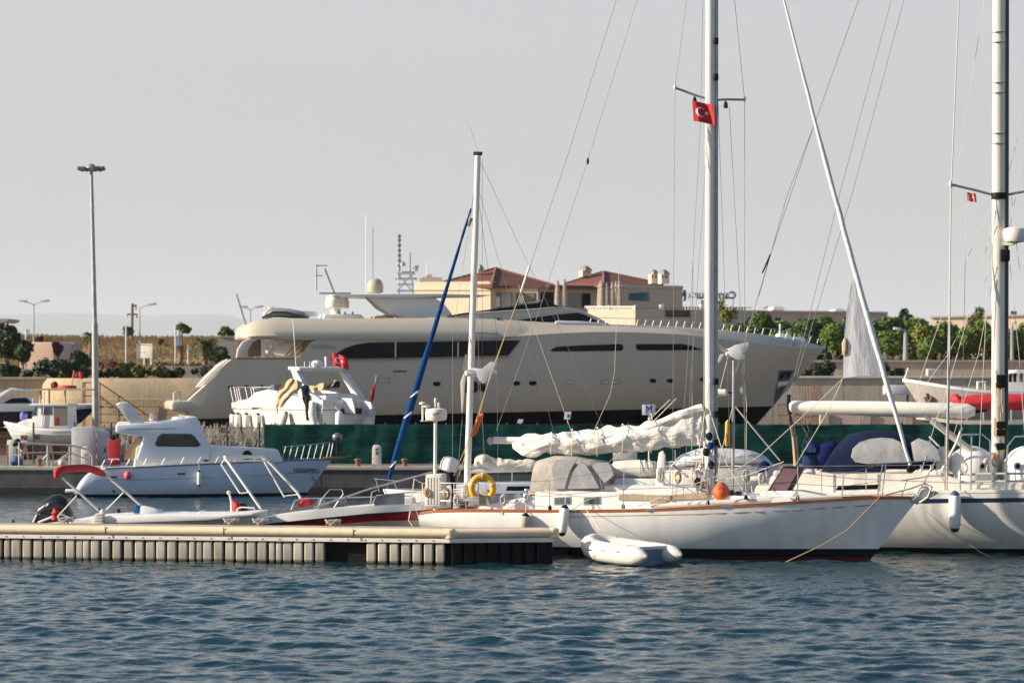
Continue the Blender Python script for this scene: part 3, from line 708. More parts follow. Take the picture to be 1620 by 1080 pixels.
# bow roller with rope-wrapped anchor
MB().sph(K.pt(1461, 779), (.22, .17, .22), 14, 10).build('bow_buoy', offwhite, kroot)
mb = MB(); mb.slab(K, [(1440, 792), (1444, 784), (1478, 776), (1484, 780), (1470, 788), (1450, 798)], -.12, .12, bev=.02); mb.build('bow_roller', galv, kroot)
mb = MB(); mb.tube([K.pt(1455, 795, .15), K.pt(1468, 786, .2), K.pt(1474, 770, .2), K.pt(1462, 764, .2), K.pt(1440, 772, .3), K.pt(1400, 782, .4)], .035, 8); mb.build('anchor_warp', rope, kroot)
# guard rails: stanchions with two wires
st_x = [(870, 808, 869, 760, 1.6), (986, 806, 987, 741, 1.68), (1119, 801, 1119, 738, 1.6), (1262, 793, 1262, 737, 1.2), (1332, 788, 1335, 751, .8)]
for x0, y0, x1, y1, v in st_x: MB().tube([K.pt(x0, y0, v), K.pt(x1, y1, v)], .017, 7).build('stanchion', steel, kroot)
for x0, y0, x1, y1, v in st_x: MB().tube([K.pt(x0, y0-8, -v), K.pt(x1, y1, -v)], .017, 7).build('stanchion', steel, kroot)
for f in (1, .5):
    for sg in (1, -1):
        pts = [K.pt(735, 805-f*42, sg*1.1)]+[K.pt(x0+(x1-x0)*f, y0+(y1-y0)*f, sg*v) for x0, y0, x1, y1, v in st_x]+[K.pt(1395, 787-f*54, sg*.32)]
        MB().tube(pts, .008, 5).build('guard_wire', wire, kroot)
# pushpit and stern ladder
mb = MB()
for x, v in ((668, .5), (690, .9), (718, 1.1), (737, 1.15), (757, 1.25)):
    for sg in (1, -1): mb.tube([K.pt(x, 808, v*sg), K.pt(x, 764, v*sg)], .018, 7)
for yy in (764, 778, 792):
    mb.tube([K.pt(757, yy, 1.25), K.pt(718, yy, 1.1), K.pt(690, yy, .9), K.pt(668, yy, .5), K.pt(668, yy, -.5), K.pt(690, yy, -.9), K.pt(718, yy, -1.1), K.pt(757, yy, -1.25)], .016, 7)
mb.build('pushpit', steel, kroot)
mb = MB()
for v in (.28, -.28):
    mb.tube([K.pt(655, 757, v), K.pt(650, 800, v), K.pt(646, 823, v), K.pt(652, 832, v)], .02, 7); mb.tube([K.pt(655, 797, v), K.pt(663, 822, v)], .018, 7)
for y in (775, 792, 806, 820): mb.tube([K.pt(652, y, .28), K.pt(652, y, -.28)], .016, 7)
mb.build('stern_ladder', steel, kroot)
mb = MB(); mb.tube([K.pt(668, 764, .4), K.pt(655, 757, .28)], .016); mb.build('ladder_bracket', steel, kroot)
# radar post
pr = MB().tube([K.pt(688, 808, .55), K.pt(689, 664, .55)], .055, 10).build('radar_post', mastwhite, kroot)
rd = K.pt(690, 655.5, .55)
MB().lathe(rd+Vector((0, 0, -.2)), [(.12, 0), (.30, .03), (.335, .1), (.34, .26), (.3, .36), (.12, .4)], 24).build('radar_dome', offwhite, pr)
text('dome_marking', 'RAYTHEON', darksteel, pr, rd+Vector((-.05, -.345, .03)), .06, Matrix.Rotation(pi/2, 3, 'X'), .004)
mb = MB(); mb.tube([rd+Vector((-.5, 0, -.2)), rd+Vector((0, 0, -.2))], .02, 6)
for dx, h in ((-.42, .36), (-.30, .28)):
    mb.tube([rd+Vector((dx, 0, -.2)), rd+Vector((dx, 0, h-.05))], .03, 8); mb.lathe(rd+Vector((dx, 0, h-.06)), [(.03, 0), (.11, .02), (.1, .07), (.03, .1)], 12)
for dx, h in ((-.02, .5), (.08, .38)): mb.lathe(rd+Vector((dx, 0, .18)), [(.03, 0), (.03, h-.32), (.045, h-.3), (.045, h-.2), (.01, h-.16)], 10)
mb.build('antenna_cluster', offwhite, pr)
# white raft canister box on the rail
MB().slab(K, [(671, 801), (673, 750), (699, 749), (699, 801)], .35, .95, bev=.05).build('rail_box', offwhite, kroot)
mb = MB()
for i in range(5): mb.slab(K, [(675+i*4.6, 797), (675+i*4.6, 755), (677+i*4.6, 755), (677+i*4.6, 797)], .9, .965)
mb.build('box_rib', offwhite, kroot)
# outboard on the pushpit
MB().lathe(K.pt(711, 735, .3), [(.1, -.22), (.27, -.18), (.28, .05), (.22, .2), (.1, .25)], 14, axis=(.25, 0, 1)).build('outboard_cover', white, kroot)
MB().tube([K.pt(715, 745, .3), K.pt(718, 775, .3), K.pt(716, 802, .3)], [.1, .07, .05], 8).build('outboard_leg', black, kroot)
# horseshoe buoy
mb = MB(); c = K.pt(763, 772, 1.28)
mb.tube([c+Vector((.33*cos(a), 0, .37*sin(a))) for a in np.linspace(radians(-42), radians(222), 22)], .105, 10, squash=.8); hb = mb.build('horseshoe_buoy', yellow, kroot)
mb = MB()
for a in (20, 90, 160):
    q = c+Vector((.33*cos(radians(a)), 0, .37*sin(radians(a)))); d = Vector((-sin(radians(a)), 0, cos(radians(a))))
    mb.lathe(q-d*.02, [(.112, 0), (.112, .04)], 10, axis=d)
mb.build('buoy_band', offwhite, hb)
# deck gear: canister raft, winch, blocks
rg = lumpy([K.pt(970, 744), K.pt(980, 741), K.pt(1005, 741), K.pt(1035, 742), K.pt(1041, 744)], [(.12, .2), (.26, .35), (.27, .36), (.25, .34), (.1, .2)], .1, 18, 2)
lr = MB().loft(rg).build('liferaft', offwhite, kroot, ang=80)
mb = MB()
for x in (1012, 1020, 1028):
    c = K.pt(x, 741.5); mb.tube([c+Vector((0, .4*sin(t), .285*cos(t))) for t in np.linspace(0, 2*pi, 21)], .015, 5)
mb.build('raft_strap', greycanvas, lr)
MB().slab(K, [(968, 768), (974, 757), (1038, 757), (1044, 768)], -.4, .4, bev=.03).build('raft_cradle', white, kroot)
def winch(x, y, v, nm='winch'):
    c = K.pt(x, y, v); MB().lathe(c, [(.11, 0), (.1, .03), (.07, .08), (.07, .16), (.1, .22), (.09, .25), (.03, .26)], 14).build(nm, steel, kroot)
winch(832, 795, 1.1); winch(834, 786, .9); winch(1016, 781, .7)
for v in (.6, -.6):   # granny bars at the mast
    mb = MB()
    for a, b in ((1040, 1041), (1060, 1060), (1108, 1108)): mb.tube([K.pt(a, 783, v), K.pt(b, 729, v)], .02, 7)
    mb.tube([K.pt(1041, 731, v), K.pt(1110, 729, v)], .022, 7); mb.tube([K.pt(1041, 747, v), K.pt(1110, 747, v)], .016, 7)
    mb.build('mast_pulpit', mastwhite, kroot)
MB().slab(K, [(1036, 775), (1038, 745), (1042, 716), (1048, 712), (1052, 720), (1050, 775)], .55, .68, bev=.03).build('horseshoe_pocket', white, kroot)
MB().tube([K.pt(1064, 735, .4), K.pt(1108, 770, .5)], .04, 8).build('dorade_tube', alloy, kroot)
vt = MB().tube([K.pt(1101, 776, .5), K.pt(1101, 752, .5), K.pt(1102, 742, .6)], [.07, .075, .06], 10).build('vent_cowl', white, kroot)
MB().lathe(K.pt(1103, 761, .62), [(.10, 0), (.12, .04), (.09, .05)], 12, axis=(.3, -1, 0)).build('cowl_mouth', mat('cowl_red', (.10, .012, .012), .5), vt)
# ropes and gear heaped at the mast foot
rg = lumpy([K.pt(1072, 779, .5), K.pt(1095, 774, .5), K.pt(1120, 776, .5)], [(.06, .15), (.11, .2), (.05, .12)], .5, 14, 3)
MB().loft(rg).build('rope_heap', rope, kroot, ang=80)
mb = MB()
for i in range(14):
    a = random.uniform(1112, 1137); y = random.uniform(690, 765); c = K.pt(a, y, .2)
    mb.tube([c, c+Vector((random.uniform(-.05, .05), -.03, -random.uniform(.15, .45)))], random.uniform(.012, .03), 6)
mb.build('halyard_tail', rope, kroot)
for x, y, m_ in ((1122, 690, navy), (1124, 705, blue), (1117, 715, black), (1125, 735, navy)): MB().sph(K.pt(x, y, .2), (.11, .1, .13), 10, 7).build('mast_winch', m_, kroot)
# orange jerry bag on deck
rg = lumpy([K.pt(1120, 792, 1.0), K.pt(1140, 780, 1.0), K.pt(1150, 775, 1.0)], [(.05, .05), (.22, .22), (.1, .12)], .25, 16, 5)
ob = tag(MB().loft([[K.pt(1141, 790, 1.0)+Vector((cos(a)*r*(1+.15*sin(3*a)), sin(a)*r*.8, z)) for a in np.linspace(0, 2*pi, 17)[:-1]] for r, z in ((.2, 0), (.28, .1), (.27, .25), (.18, .42), (.08, .52))]).build('deck_bag', orange), 'orange deck bag on the sailboat beside its mast foot', 'bag')
# hull fenders
fender('white fender with navy tips hung at the left end of the dinghy', K.pt(894, 799, 1.78), .92, .15, tilt=(-.12, -.05), line=K.pt(895, 780, 1.6))
fender('grey beige fender with dark tip squeezed behind the pontoon end', K.pt(832, 812, 1.68), .8, .15, m=greycanvas, tip=black, tilt=(-.1, 0), line=K.pt(832, 795, 1.4))
# small flag on starboard halyard
flag('red flag with white crescent flying below the tall mast spreader', K.pt(1095, 160, .5), K.pt(1097.5, 192, .5), .64, .12, scale=1, amp=.07, folds=1.1)
# mooring rope from the bow
ropes('mooring_rope', 'pale rope hanging from the sailboat bow down to the water', goldrope, [K.pt(1392, 785, .45), K.pt(1375, 803, .8), K.pt(1340, 838, 1.2), K.pt(1300, 862, 1.6), K.pt(1240, 890, 1.75)], .016)
# ================= DINGHY =================
dg_ = thing('inflatable_dinghy', 'grey white inflatable dinghy moored against the sailboat hull', 'dinghy', (GX(1000, 91), 91, 0))
R_ = PL(997, 90.4, -52)     # bow left and away; stern towards the viewer right
tub = mat('grey_white_hypalon', (.66, .64, .59), .5, var=.08, dirt=.15)
def rib_tube(sg):
    pts = []; L = 2.15
    for u, v, z, r in ((1.42, .64, .30, .04), (1.25, .64, .30, .17), (.95, .64, .30, .27), (.3, .64, .32, .295), (-.5, .62, .36, .295), (-1.0, .5, .42, .29), (-1.3, .3, .50, .28), (-1.45, 0, .54, .275)):
        pts.append((R_.W(u*1.1-.03, v*sg*1.04, z*1.03), r*1.04))
    A2 = interp([list(p)+[r] for p, r in pts], 5)
    return MB().tube([Vector(a[:3]) for a in A2], [a[3] for a in A2], 16)
for sg in (1, -1): rib_tube(sg).build('buoyancy_tube', tub, dg_)
mb = MB(); mb.prism([R_.W(.98, -.5, .48), R_.W(.98, .5, .48), R_.W(.98, .5, -.05), R_.W(.98, -.5, -.05)], R_.u*-.06); mb.build('transom', mat('dinghy_transom', (.10, .17, .24), .5), dg_)
mb = MB(); mb.prism([R_.W(.98, -.55, .47), R_.W(1.02, -.55, .47), R_.W(1.02, .55, .47), R_.W(.98, .55, .47)], (0, 0, .1), bev=.02); mb.build('transom_cap', tub, dg_)
mb = MB(); mb.prism([R_.W(.9, -.5, .16), R_.W(.9, .5, .16), R_.W(-1.2, .4, .2), R_.W(-1.2, -.4, .2)], (0, 0, -.08)); mb.build('floor', lightgrey, dg_)
mb = MB(); mb.prism([R_.W(-.1, -.5, .42), R_.W(-.1, .5, .42), R_.W(-.4, .5, .42), R_.W(-.4, -.5, .42)], (0, 0, .04)); mb.build('seat', mat('dinghy_seat', (.30, .36, .48), .6), dg_)
mb = MB(); mb.tube([R_.W(u, .64+.29, .26) for u in np.linspace(-.6, 1.0, 12)], .022, 6); mb.build('rubbing_strake', grey, dg_)
for u in (-.75, -.1, .55):
    c_ = R_.W(u, .64+.27, .42); MB().tube([c_-R_.u*.12, c_-R_.u*.08+R_.n*.05, c_+R_.u*.08+R_.n*.05, c_+R_.u*.12], .018, 6).build('grab_handle', darksteel, dg_)
MB().tube([R_.W(u, .64+.25+.05*abs(sin(u*4)), .48-.07*abs(sin(u*4))) for u in np.linspace(-1.0, .9, 26)], .012, 5).build('lifeline', rope, dg_)
for u in (-.55, .15, .8):
    MB().tube([R_.W(u, .64+.302*cos(a), .32+.302*sin(a)) for a in np.linspace(-1.2, 2.2, 16)], .008, 4).build('tube_seam', grey, dg_)
MB().slab(R_, [], 0, 0) if False else None
mb = MB(); mb.tube([R_.W(-.3, -.5, .2), R_.W(.7, -.35, .22)], .03, 6); mb.build('oar', goldrope, dg_)
mb = MB()
for i in range(10):
    c = R_.W(random.uniform(-.1, .75), .64+.20, .52); mb.box(c, (random.uniform(.03, .09), .02, .03), rz=R_.r, rx=.6)
mb.build('worn_lettering', darksteel, dg_)
wires('painter', rope, dg_, K, [[(925, 802, 1.75), (938, 822, 2.2), (948, 838, 2.9)]], .01)
# ================= RIGHT-HAND YACHT =================
Y = PL(1500, 97.1, -14)
yroot = thing('sailboat', 'cream white yacht with navy stripe, navy sprayhood and thick white boom', 'sailboat', (GX(1500, 96.9), 96.9, 0))
ypaint = bandmat('yacht_hull_paint', [(-5, (.05, .012, .012)), (-.02, (.010, .010, .013)), (.17, (.76, .74, .69))], var=.08)
yst = [(1168, 786, 1180, 862, 1.2, 2.6), (1200, 784, 1220, 890, 1.45, 2.6), (1320, 781, 1330, 905, 1.8, 2.6), (1480, 778, 1490, 910, 1.95, 2.6), (1640, 776, 1650, 910, 1.9, 2.5), (1800, 772, 1800, 905, 1.6, 2), (1930, 767, 1890, 898, .8, 1.4), (2010, 764, 1930, 894, .02, 1.1)]
yh = Hull(Y, yst); yh.body('hull', ypaint, yroot); yh.deck(white, yroot)
yh.rail('gunwale', whiteplain, yroot, h=.08, w=.06)
yh.panel('blue_stripe', mat('navy_stripe', (.012, .02, .075), .3), yroot, [(1200, 793), (1480, 788.5), (1700, 786)], [(1200, 800), (1480, 795.5), (1700, 793)], eps=.008, n=40, rows=2, thick=.03)
trunk('cabin', [(1188, 786), (1196, 768), (1230, 747), (1300, 743), (1480, 743), (1520, 760), (1640, 764), (1640, 786)], 1.25, mat('cream_gelcoat', (.74, .70, .62), .35, var=.06, dirt=.15), yroot, Y, bev=.08)
trunk('cockpit_coaming', [(1290, 746), (1300, 741), (1400, 739), (1500, 742), (1510, 750)], 1.15, white, yroot, Y)
MB().slab(Y, [(1322, 775), (1326, 768), (1390, 766), (1388, 773)], 1.24, 1.27, bev=.01).build('window', glass, yroot)
# navy sprayhood with clear ovals
hood('sprayhood', navy, yroot, Y, [(1306, 744, 1332, 700, 1.25), (1318, 744, 1345, 686, 1.3), (1360, 744, 1372, 680, 1.3), (1410, 744, 1410, 681, 1.28), (1440, 744, 1432, 688, 1.2), (1475, 744, 1465, 698, 1.1), (1492, 744, 1480, 712, .95)], 1.2)
ov = [(1346, 722), (1349, 709), (1360, 699), (1376, 694), (1395, 692), (1412, 693.5), (1424, 699), (1435, 713), (1442, 730), (1438, 732.5), (1420, 733), (1372, 733.5), (1353, 731)]
MB().slab(Y, ov, 1.2, 1.38, bev=.01).build('sprayhood_window', vinyl, yroot)
MB().slab(Y, [(1446, 731), (1441, 700), (1452, 693), (1470, 699), (1484, 712), (1488, 729)], 1.1, 1.33, bev=.01).build('sprayhood_window', vinyl, yroot)
for vv in (.9, -.9):
    MB().tube([Y.pt(1500, 744, vv), Y.pt(1486, 706, vv), Y.pt(1470, 690, vv)], .03, 8).build('windscreen_frame', mastwhite, yroot)
MB().slab(Y, [(1480, 744), (1482, 712), (1490, 706), (1500, 712), (1502, 744)], .6, 1.0, bev=.04).build('vent_box', offwhite, yroot)
# mast, boom, spreaders
ym = MB().tube([Y.pt(1579, 748), Y.pt(1580, 400), Y.pt(1581, 0), Y.pt(1582, -500)], .215, 16, squash=.7).build('mast', mat('cream_mast', (.74, .70, .60), .4, var=.08, stretch=(1, 1, .3), dirt=.12), yroot)
MB().tube([Y.pt(1592, 740, -.02), Y.pt(1593, 300, -.02), Y.pt(1594, -400, -.02)], .06, 8).build('sail_track', darksteel, ym)
for y in (598, 608, 672, 684, 706): MB().box(Y.pt(1583, y, .2), (.26, .16, .22), bev=.04).build('mast_fitting', black, ym)
MB().lathe(Y.pt(1580, 312, 0), [(.235, -.06), (.245, 0), (.235, .14)], 14).build('spreader_collar', black, ym)
for y in (52, 68, 132, 148, 212, 228): MB().lathe(Y.pt(1580, y), [(.222, 0), (.224, .03)], 14).build('mast_band', galv, ym)
MB().tube([Y.pt(1505, 292, .35), Y.pt(1540, 300, .15), Y.pt(1570, 308)], .04, 8).build('spreader', galv, yroot)
MB().tube([Y.pt(1652, 300, -.35), Y.pt(1620, 303, -.15), Y.pt(1590, 309)], .04, 8).build('spreader', galv, yroot)
MB().sph(Y.pt(1504, 291, .35), (.06, .06, .12), 10, 6).build('spreader_tip', offwhite, yroot)
MB().tube([Y.pt(1249, 643), Y.pt(1253, 643), Y.pt(1270, 644), Y.pt(1400, 646.5), Y.pt(1530, 650), Y.pt(1543, 650.5)], [.10, .19, .215, .245, .245, .12], 18).build('boom', mat('boom_cover', (.78, .75, .67), .6, var=.06), yroot)
MB().tube([Y.pt(1543, 651), Y.pt(1562, 648)], .06, 8).build('gooseneck', black, yroot)
MB().tube([Y.pt(1248, 624), Y.pt(1247, 640), Y.pt(1251, 660)], .06, 8).build('boom_end', black, yroot)
mb = MB(); rp = [(1250, 655), (1256, 690), (1260, 742)]
for k_ in range(4): mb.tube([Y.pt(x+k_*2-3, y, .05*k_) for x, y in rp], .016, 5)
mb.build('mainsheet', goldrope, yroot)
MB().tube([Y.pt(1257, 690), Y.pt(1260, 742)], .09, 8).build('mainsheet_block', tan, yroot)
MB().tube([Y.pt(1249, 655, .1), Y.pt(1258, 695, .1), Y.pt(1262, 742, .1)], .05, 7).build('sheet_strap', darksteel, yroot)
mb = MB(); mb.tube([Y.pt(1270, 655), Y.pt(1280, 680), Y.pt(1268, 705), Y.pt(1284, 716), Y.pt(1278, 690), Y.pt(1262, 660)], .012, 5); mb.build('boom_lanyard', goldrope, yroot)
# spinnaker pole
MB().tube([Y.pt(1474, 665, 1.0), Y.pt(1548, 722, .6)], [.10, .12], 12).build('spinnaker_pole', mat('cream_pole', (.68, .62, .50), .45, dirt=.2), yroot)
MB().tube([Y.pt(1462, 657, 1.0), Y.pt(1476, 667, 1.0)], .06, 8).build('pole_end', galv, yroot)
# rounded deck pods
mb = MB(); c = Y.pt(1537, 748, .2); mb.sph(c, (.84, 1.0, .86), 24, 14); po = mb.build('deck_pod', mat('pod_white', (.78, .76, .73), .35, var=.05), yroot)
mb = MB(); c2 = Y.pt(1625, 748, .2); mb.sph(c2, (.8, 1.0, .86), 24, 14); po2 = mb.build('deck_pod', mat('pod_white', (.78, .76, .73), .35), yroot)
for x, pp in ((1553, po), (1609, po2)):
    c = Y.pt(x, 737, 1.15); MB().lathe(c, [(.12, 0), (.13, .06), (.1, .07)], 14, axis=(.15, -1, 0)).build('porthole_rim', alloy, pp)
    MB().sph(c+Vector((0, -.06, 0)), (.085, .03, .085), 12, 8).build('porthole_glass', black, pp)
# radar bracket on the mast
MB().lathe(Y.pt(1607, 384, .05), [(.12, 0), (.34, .04), (.40, .14), (.41, .34), (.38, .44), (.18, .5)], 22).build('radar_dome', offwhite, ym)
MB().slab(Y, [(1588, 388), (1588, 382), (1610, 384), (1600, 388)], -.1, .2).build('radar_bracket', offwhite, ym)
MB().box(Y.pt(1590, 404, .25), (.3, .2, .38), bev=.06).build('steaming_light', black, ym)
# rigging
wires('shroud', mat('shroud_grey', (.44, .42, .40), .5), yroot, Y, [[(1517, 0, .2), (1505, 292, .35), (1500, 560, 1.0), (1497, 774, 1.75)], [(1504, 292, .35), (1502, 600, 1.1), (1498, 774, 1.75)]], .022)
wires('backstay', wire, yroot, Y, [[(1369, -30), (1290, 192), (1217, 408)], [(1217, 408), (1193, 490), (1164, 590, .4)], [(1290, 192), (1245, 310), (1200, 470)]], .012)
MB().tube([Y.pt(1219, 402), Y.pt(1206, 432)], .026, 7).build('stay_insulator', black, yroot)
wires('topping_lift', wire, yroot, Y, [[(1418, -30), (1330, 300), (1248, 630)], [(1438, -30), (1350, 300), (1262, 590), (1249, 632)]], .010)
wires('halyard', rope, yroot, Y, [[(1562, -30), (1520, 240), (1507, 300, .3)], [(1571, 355, .2), (1540, 470), (1492, 640, .6), (1480, 665, 1.0)], [(1568, 330, .2), (1500, 470, .5), (1445, 630, .8)], [(1571, 420, .2), (1500, 560, .4), (1447, 632, .6)],
      [(1571, 440, .2), (1548, 560, .3), (1508, 690, .5)], [(1529, 320, .25), (1524, 560, .8), (1520, 700, 1.2)], [(1568, 310, .2), (1560, 500, .5), (1546, 775, 1.5)], [(1600, 310), (1612, 420), (1640, 540)], [(1598, 420), (1612, 560), (1625, 740, .8)], [(1640, 60), (1607, 230), (1580, 330)], [(1652, 40), (1622, 230), (1590, 400)],
      [(1515, 560, .6), (1470, 700, 1.2), (1450, 775, 1.7)]], .009)
flag('small faded orange red pennant under the right mast spreader', Y.pt(1529, 304, .25), Y.pt(1530, 318, .25), .3, .05, m=mat('faded_pennant', (.62, .16, .10), .7), crescent=True, amp=.04)
# guard rails and pulpits
mb = MB()
for x, v in ((1495, 1.85), (1519, 1.85), (1536, 1.85)): mb.tube([Y.pt(x, 776, v), Y.pt(x+1, 690, v)], .024, 7)
mb.tube([Y.pt(1519, 692, 1.85), Y.pt(1523, 687, 1.85), Y.pt(1554, 687, 1.85), Y.pt(1566, 697, 1.85), Y.pt(1570, 775, 1.85)], .026, 8)
mb.tube([Y.pt(1590, 775, 1.85), Y.pt(1594, 705, 1.85), Y.pt(1606, 690, 1.85), Y.pt(1650, 688, 1.85)], .026, 8); mb.build('guard_rail', steel, yroot)
for yy in (750, 762):
    MB().tube([Y.pt(1519, yy, 1.8), Y.pt(1660, yy-2, 1.8)], .035, 8).build('rail_tube', lightgrey, yroot)
for x in (1170, 1230, 1300, 1370):
    MB().tube([Y.pt(x, 784, 1.4), Y.pt(x, 742, 1.4)], .018, 6).build('stanchion', steel, yroot)
MB().tube([Y.pt(1165, 738, 1.2), Y.pt(1300, 737, 1.6), Y.pt(1500, 735, 1.8)], .011, 5).build('guard_wire', wire, yroot)
MB().tube([Y.pt(1489, 745, 1.2), Y.pt(1513, 700, 1.2), Y.pt(1522, 676, 1.2)], .035, 8).build('frame_strut', mastwhite, yroot)
# stern gantry pole with wind generator
wp = MB().tube([Y.pt(1159, 790, .9), Y.pt(1160, 700, .9), Y.pt(1161, 570, .9)], .05, 9).build('generator_pole', galv, yroot)
wg = thing('wind_generator', 'white wind generator with hooked tail on a pole at the cream yacht stern', 'wind generator', Y.pt(1160, 568, .9))
hub = Y.pt(1152, 558, .9)
MB().lathe(hub+Vector((-.1, 0, 0)), [(.03, 0), (.12, .05), (.16, .2), (.13, .4), (.04, .5)], 14, axis=(1, 0, .05)).build('body', white, wg)
MB().slab(PL(1160, 96, 0), [(1152, 552), (1162, 546), (1184, 541), (1186, 546), (1180, 556), (1175, 558), (1179, 563), (1177, 568), (1166, 569), (1156, 563)], -.06, .02, bev=.015).build('tail', white, wg)
def blade(root_, a, L=.95, nm='blade', m=offwhite):
    d = Vector((cos(a)*.25, -.35*sin(a*1.0), sin(a))).normalized(); sdv = d.cross(Vector((1, 0, 0))).normalized()
    p = [hub+d*.06-sdv*.03, hub+d*.25-sdv*.08, hub+d*L-sdv*.015, hub+d*L+sdv*.015, hub+d*.25+sdv*.05, hub+d*.06+sdv*.03]
    return MB().prism([q+Vector((-.1, 0, 0)) for q in p], (-.025, 0, 0)).build(nm, m, root_)
hub0 = hub
def blade2(root_, hubp, ends, m=offwhite, w=.09, nm='blade'):
    for e in ends:
        d = (e-hubp); L = d.length; d.normalize(); sdv = d.cross(Vector((0, 1, 0)))
        if sdv.length < .1: sdv = Vector((1, 0, 0))
        sdv.normalize()
        p = [hubp+d*.05-sdv*.025, hubp+d*(.25*L)-sdv*w, hubp+d*L-sdv*.02, hubp+d*L+sdv*.02, hubp+d*(.25*L)+sdv*w*.5, hubp+d*.05+sdv*.025]
        MB().prism(p, Vector((.01, .03, 0)), bev=.006).build(nm, m, root_)
blade2(wg, hub+Vector((-.12, 0, 0)), [Y.pt(1133, 541, 1.3), Y.pt(1133, 578, 1.0), Y.pt(1156, 553, .05)])
MB().lathe(Y.pt(1142, 621, .9), [(.06, -.18), (.12, -.15), (.12, .12), (.07, .18)], 12, axis=(1, -.2, 0)).build('stern_light', offwhite, wp)
MB().tube([Y.pt(1142, 621, .9), Y.pt(1160, 621, .9)], .03, 6).build('light_arm', black, wp)
MB().tube([Y.pt(1152, 664, 1.0), Y.pt(1151, 668, 1.0), Y.pt(1150, 702, 1.0), Y.pt(1150, 706, 1.0)], [.03, .075, .075, .03], 10).build('rescue_sling', mat('orange_yellow_case', (.66, .30, .015), .6), wp)
wires('pole_stay', galv, yroot, Y, [[(1161, 640, .9), (1234, 728, 1.2)]], .03)
wires('pole_stay', rope, yroot, Y, [[(1153, 560, .9), (1120, 690, 1.0), (1112, 780, 1.3)], [(1176, 575, .8), (1181, 640, .8), (1180, 790, 1.2)], [(1160, 640, .9), (1140, 720, 1.2), (1132, 784, 1.4)]], .011)
MB().sph(Y.pt(1173, 617, .8), (.07, .07, .12), 8, 6).build('pole_block', offwhite, yroot)
# blue bundles at the stern, dark bags
for nm, pts, rad, sd_, m_ in (('sail_bag', [(1283, 740), (1284, 715), (1277, 697)], [(.28, .3), (.34, .32), (.08, .1)], 5, mat('dark_blue_bag', (.014, .035, .09), .9, spec=.08, var=.3, bump=.4)), ('boat_cover', [(1296, 742), (1306, 722), (1318, 712), (1324, 716)], [(.2, .2), (.36, .34), (.32, .3), (.12, .12)], 8, mat('ultramarine_cover', (.008, .012, .075), .9, spec=.08, var=.3, bump=.4)),
                            ('boat_cover', [(1200, 745), (1210, 737), (1217, 735)], [(.08, .1), (.18, .16), (.08, .1)], 3, mat('ultramarine_cover', (.008, .012, .075), .9))):
    MB().loft(lumpy([Y.pt(x, y, .2) for x, y in pts], rad, .22, 18, sd_)).build(nm, m_, yroot, ang=80)
# cockpit gear at the stern: white folded bimini, horseshoe, rails
rg = lumpy([Y.pt(1085, 735, .3), Y.pt(1100, 728, .3), Y.pt(1150, 722, .3), Y.pt(1195, 724, .3), Y.pt(1214, 734, .3)], [(.1, .2), (.3, .4), (.3, .45), (.26, .4), (.06, .2)], .18, 18, 13)
mb = MB()
for x in (1168, 1190, 1215): mb.tube([Y.pt(x, 786, 1.1), Y.pt(x-4, 740, 1.1)], .018, 6)
mb.tube([Y.pt(1164, 742, 1.1), Y.pt(1215, 740, 1.1)], .018, 6); mb.build('pushpit', steel, yroot)
fender('tall white fender with blue tip hung against the navy striped hull', Y.pt(1510.5, 777, 2.15), 1.25, .185, tilt=(0, 0), tip=mat('grey_blue_tip', (.05, .07, .13), .5), line=Y.pt(1510, 752, 1.9))
ropes('mooring_rope', 'thin tan rope slanting from the cream yacht down into the water at right', goldrope, [Y.pt(1455, 800, 2.2), Y.pt(1500, 838, 2.4), Y.pt(1550, 872, 2.7), Y.pt(1600, 897, 3.0)], .012)

# ---- covered tender lying between the two sailboats' sterns
tb = thing('covered_boat', 'small boat under a white grey cover behind the thin orange hung pole', 'covered boat', P(1150, 790, 101)); tb.location.z = 0
Q = PL(1150, 101.5, 0)
th_ = Hull(Q, [(1052, 745, 1060, 800, .8, 2), (1090, 742, 1095, 845, 1.2, 2.2), (1150, 740, 1150, 850, 1.3, 2.2), (1205, 737, 1195, 840, .9, 1.7), (1232, 735, 1210, 830, .03, 1.1)])
th_.body('hull', white, tb); th_.deck(white, tb)
MB().loft(lumpy([Q.pt(1062, 738), Q.pt(1085, 728), Q.pt(1120, 722), Q.pt(1165, 723), Q.pt(1200, 726), Q.pt(1222, 736)], [(.06, .4), (.24, .8), (.3, .95), (.28, .9), (.2, .6), (.05, .1)], .16, 20, 13)).build('cover', mat('pale_boat_cover', (.60, .60, .62), .7, var=.1, bump=.4, bscale=5), tb, ang=80)
mb = MB()
for x in (1068, 1100): mb.tube([Q.pt(x, 740, .8), Q.pt(x, 712, .8), Q.pt(x, 712, -.8), Q.pt(x, 740, -.8)], .02, 6)
mb.build('grab_frame', steel, tb)

# ================= SLOOP WITH THE BLUE FURLED SAIL (bow left) =================
G = PL(740, 100.6, 0)
groot = thing('sailboat', 'small sloop with blue wrapped headsail and furled white sail on its boom', 'sailboat', (GX(740, 98.3), 98.3, 0))
gst = [(886, 783, 880, 850, .9, 2.4), (850, 781, 850, 868, 1.2, 2.4), (760, 781, 760, 880, 1.45, 2.4), (690, 779, 700, 878, 1.25, 2), (640, 776, 660, 872, .75, 1.5), (606, 774, 640, 868, .02, 1.1)]
gh = Hull(G, gst); gh.body('hull', bandmat('sloop_hull_paint', [(-5, (.02, .03, .09)), (.15, (.70, .70, .70))]), groot); gh.deck(white, groot); gh.rail('gunwale', lightgrey, groot)
trunk('cabin', [(690, 781), (705, 770), (760, 764), (852, 764), (856, 781)], .8, mat('shaded_gelcoat', (.62, .66, .72), .4, var=.05), groot, G)  # white cabin with the blue of its shade mixed into the colour
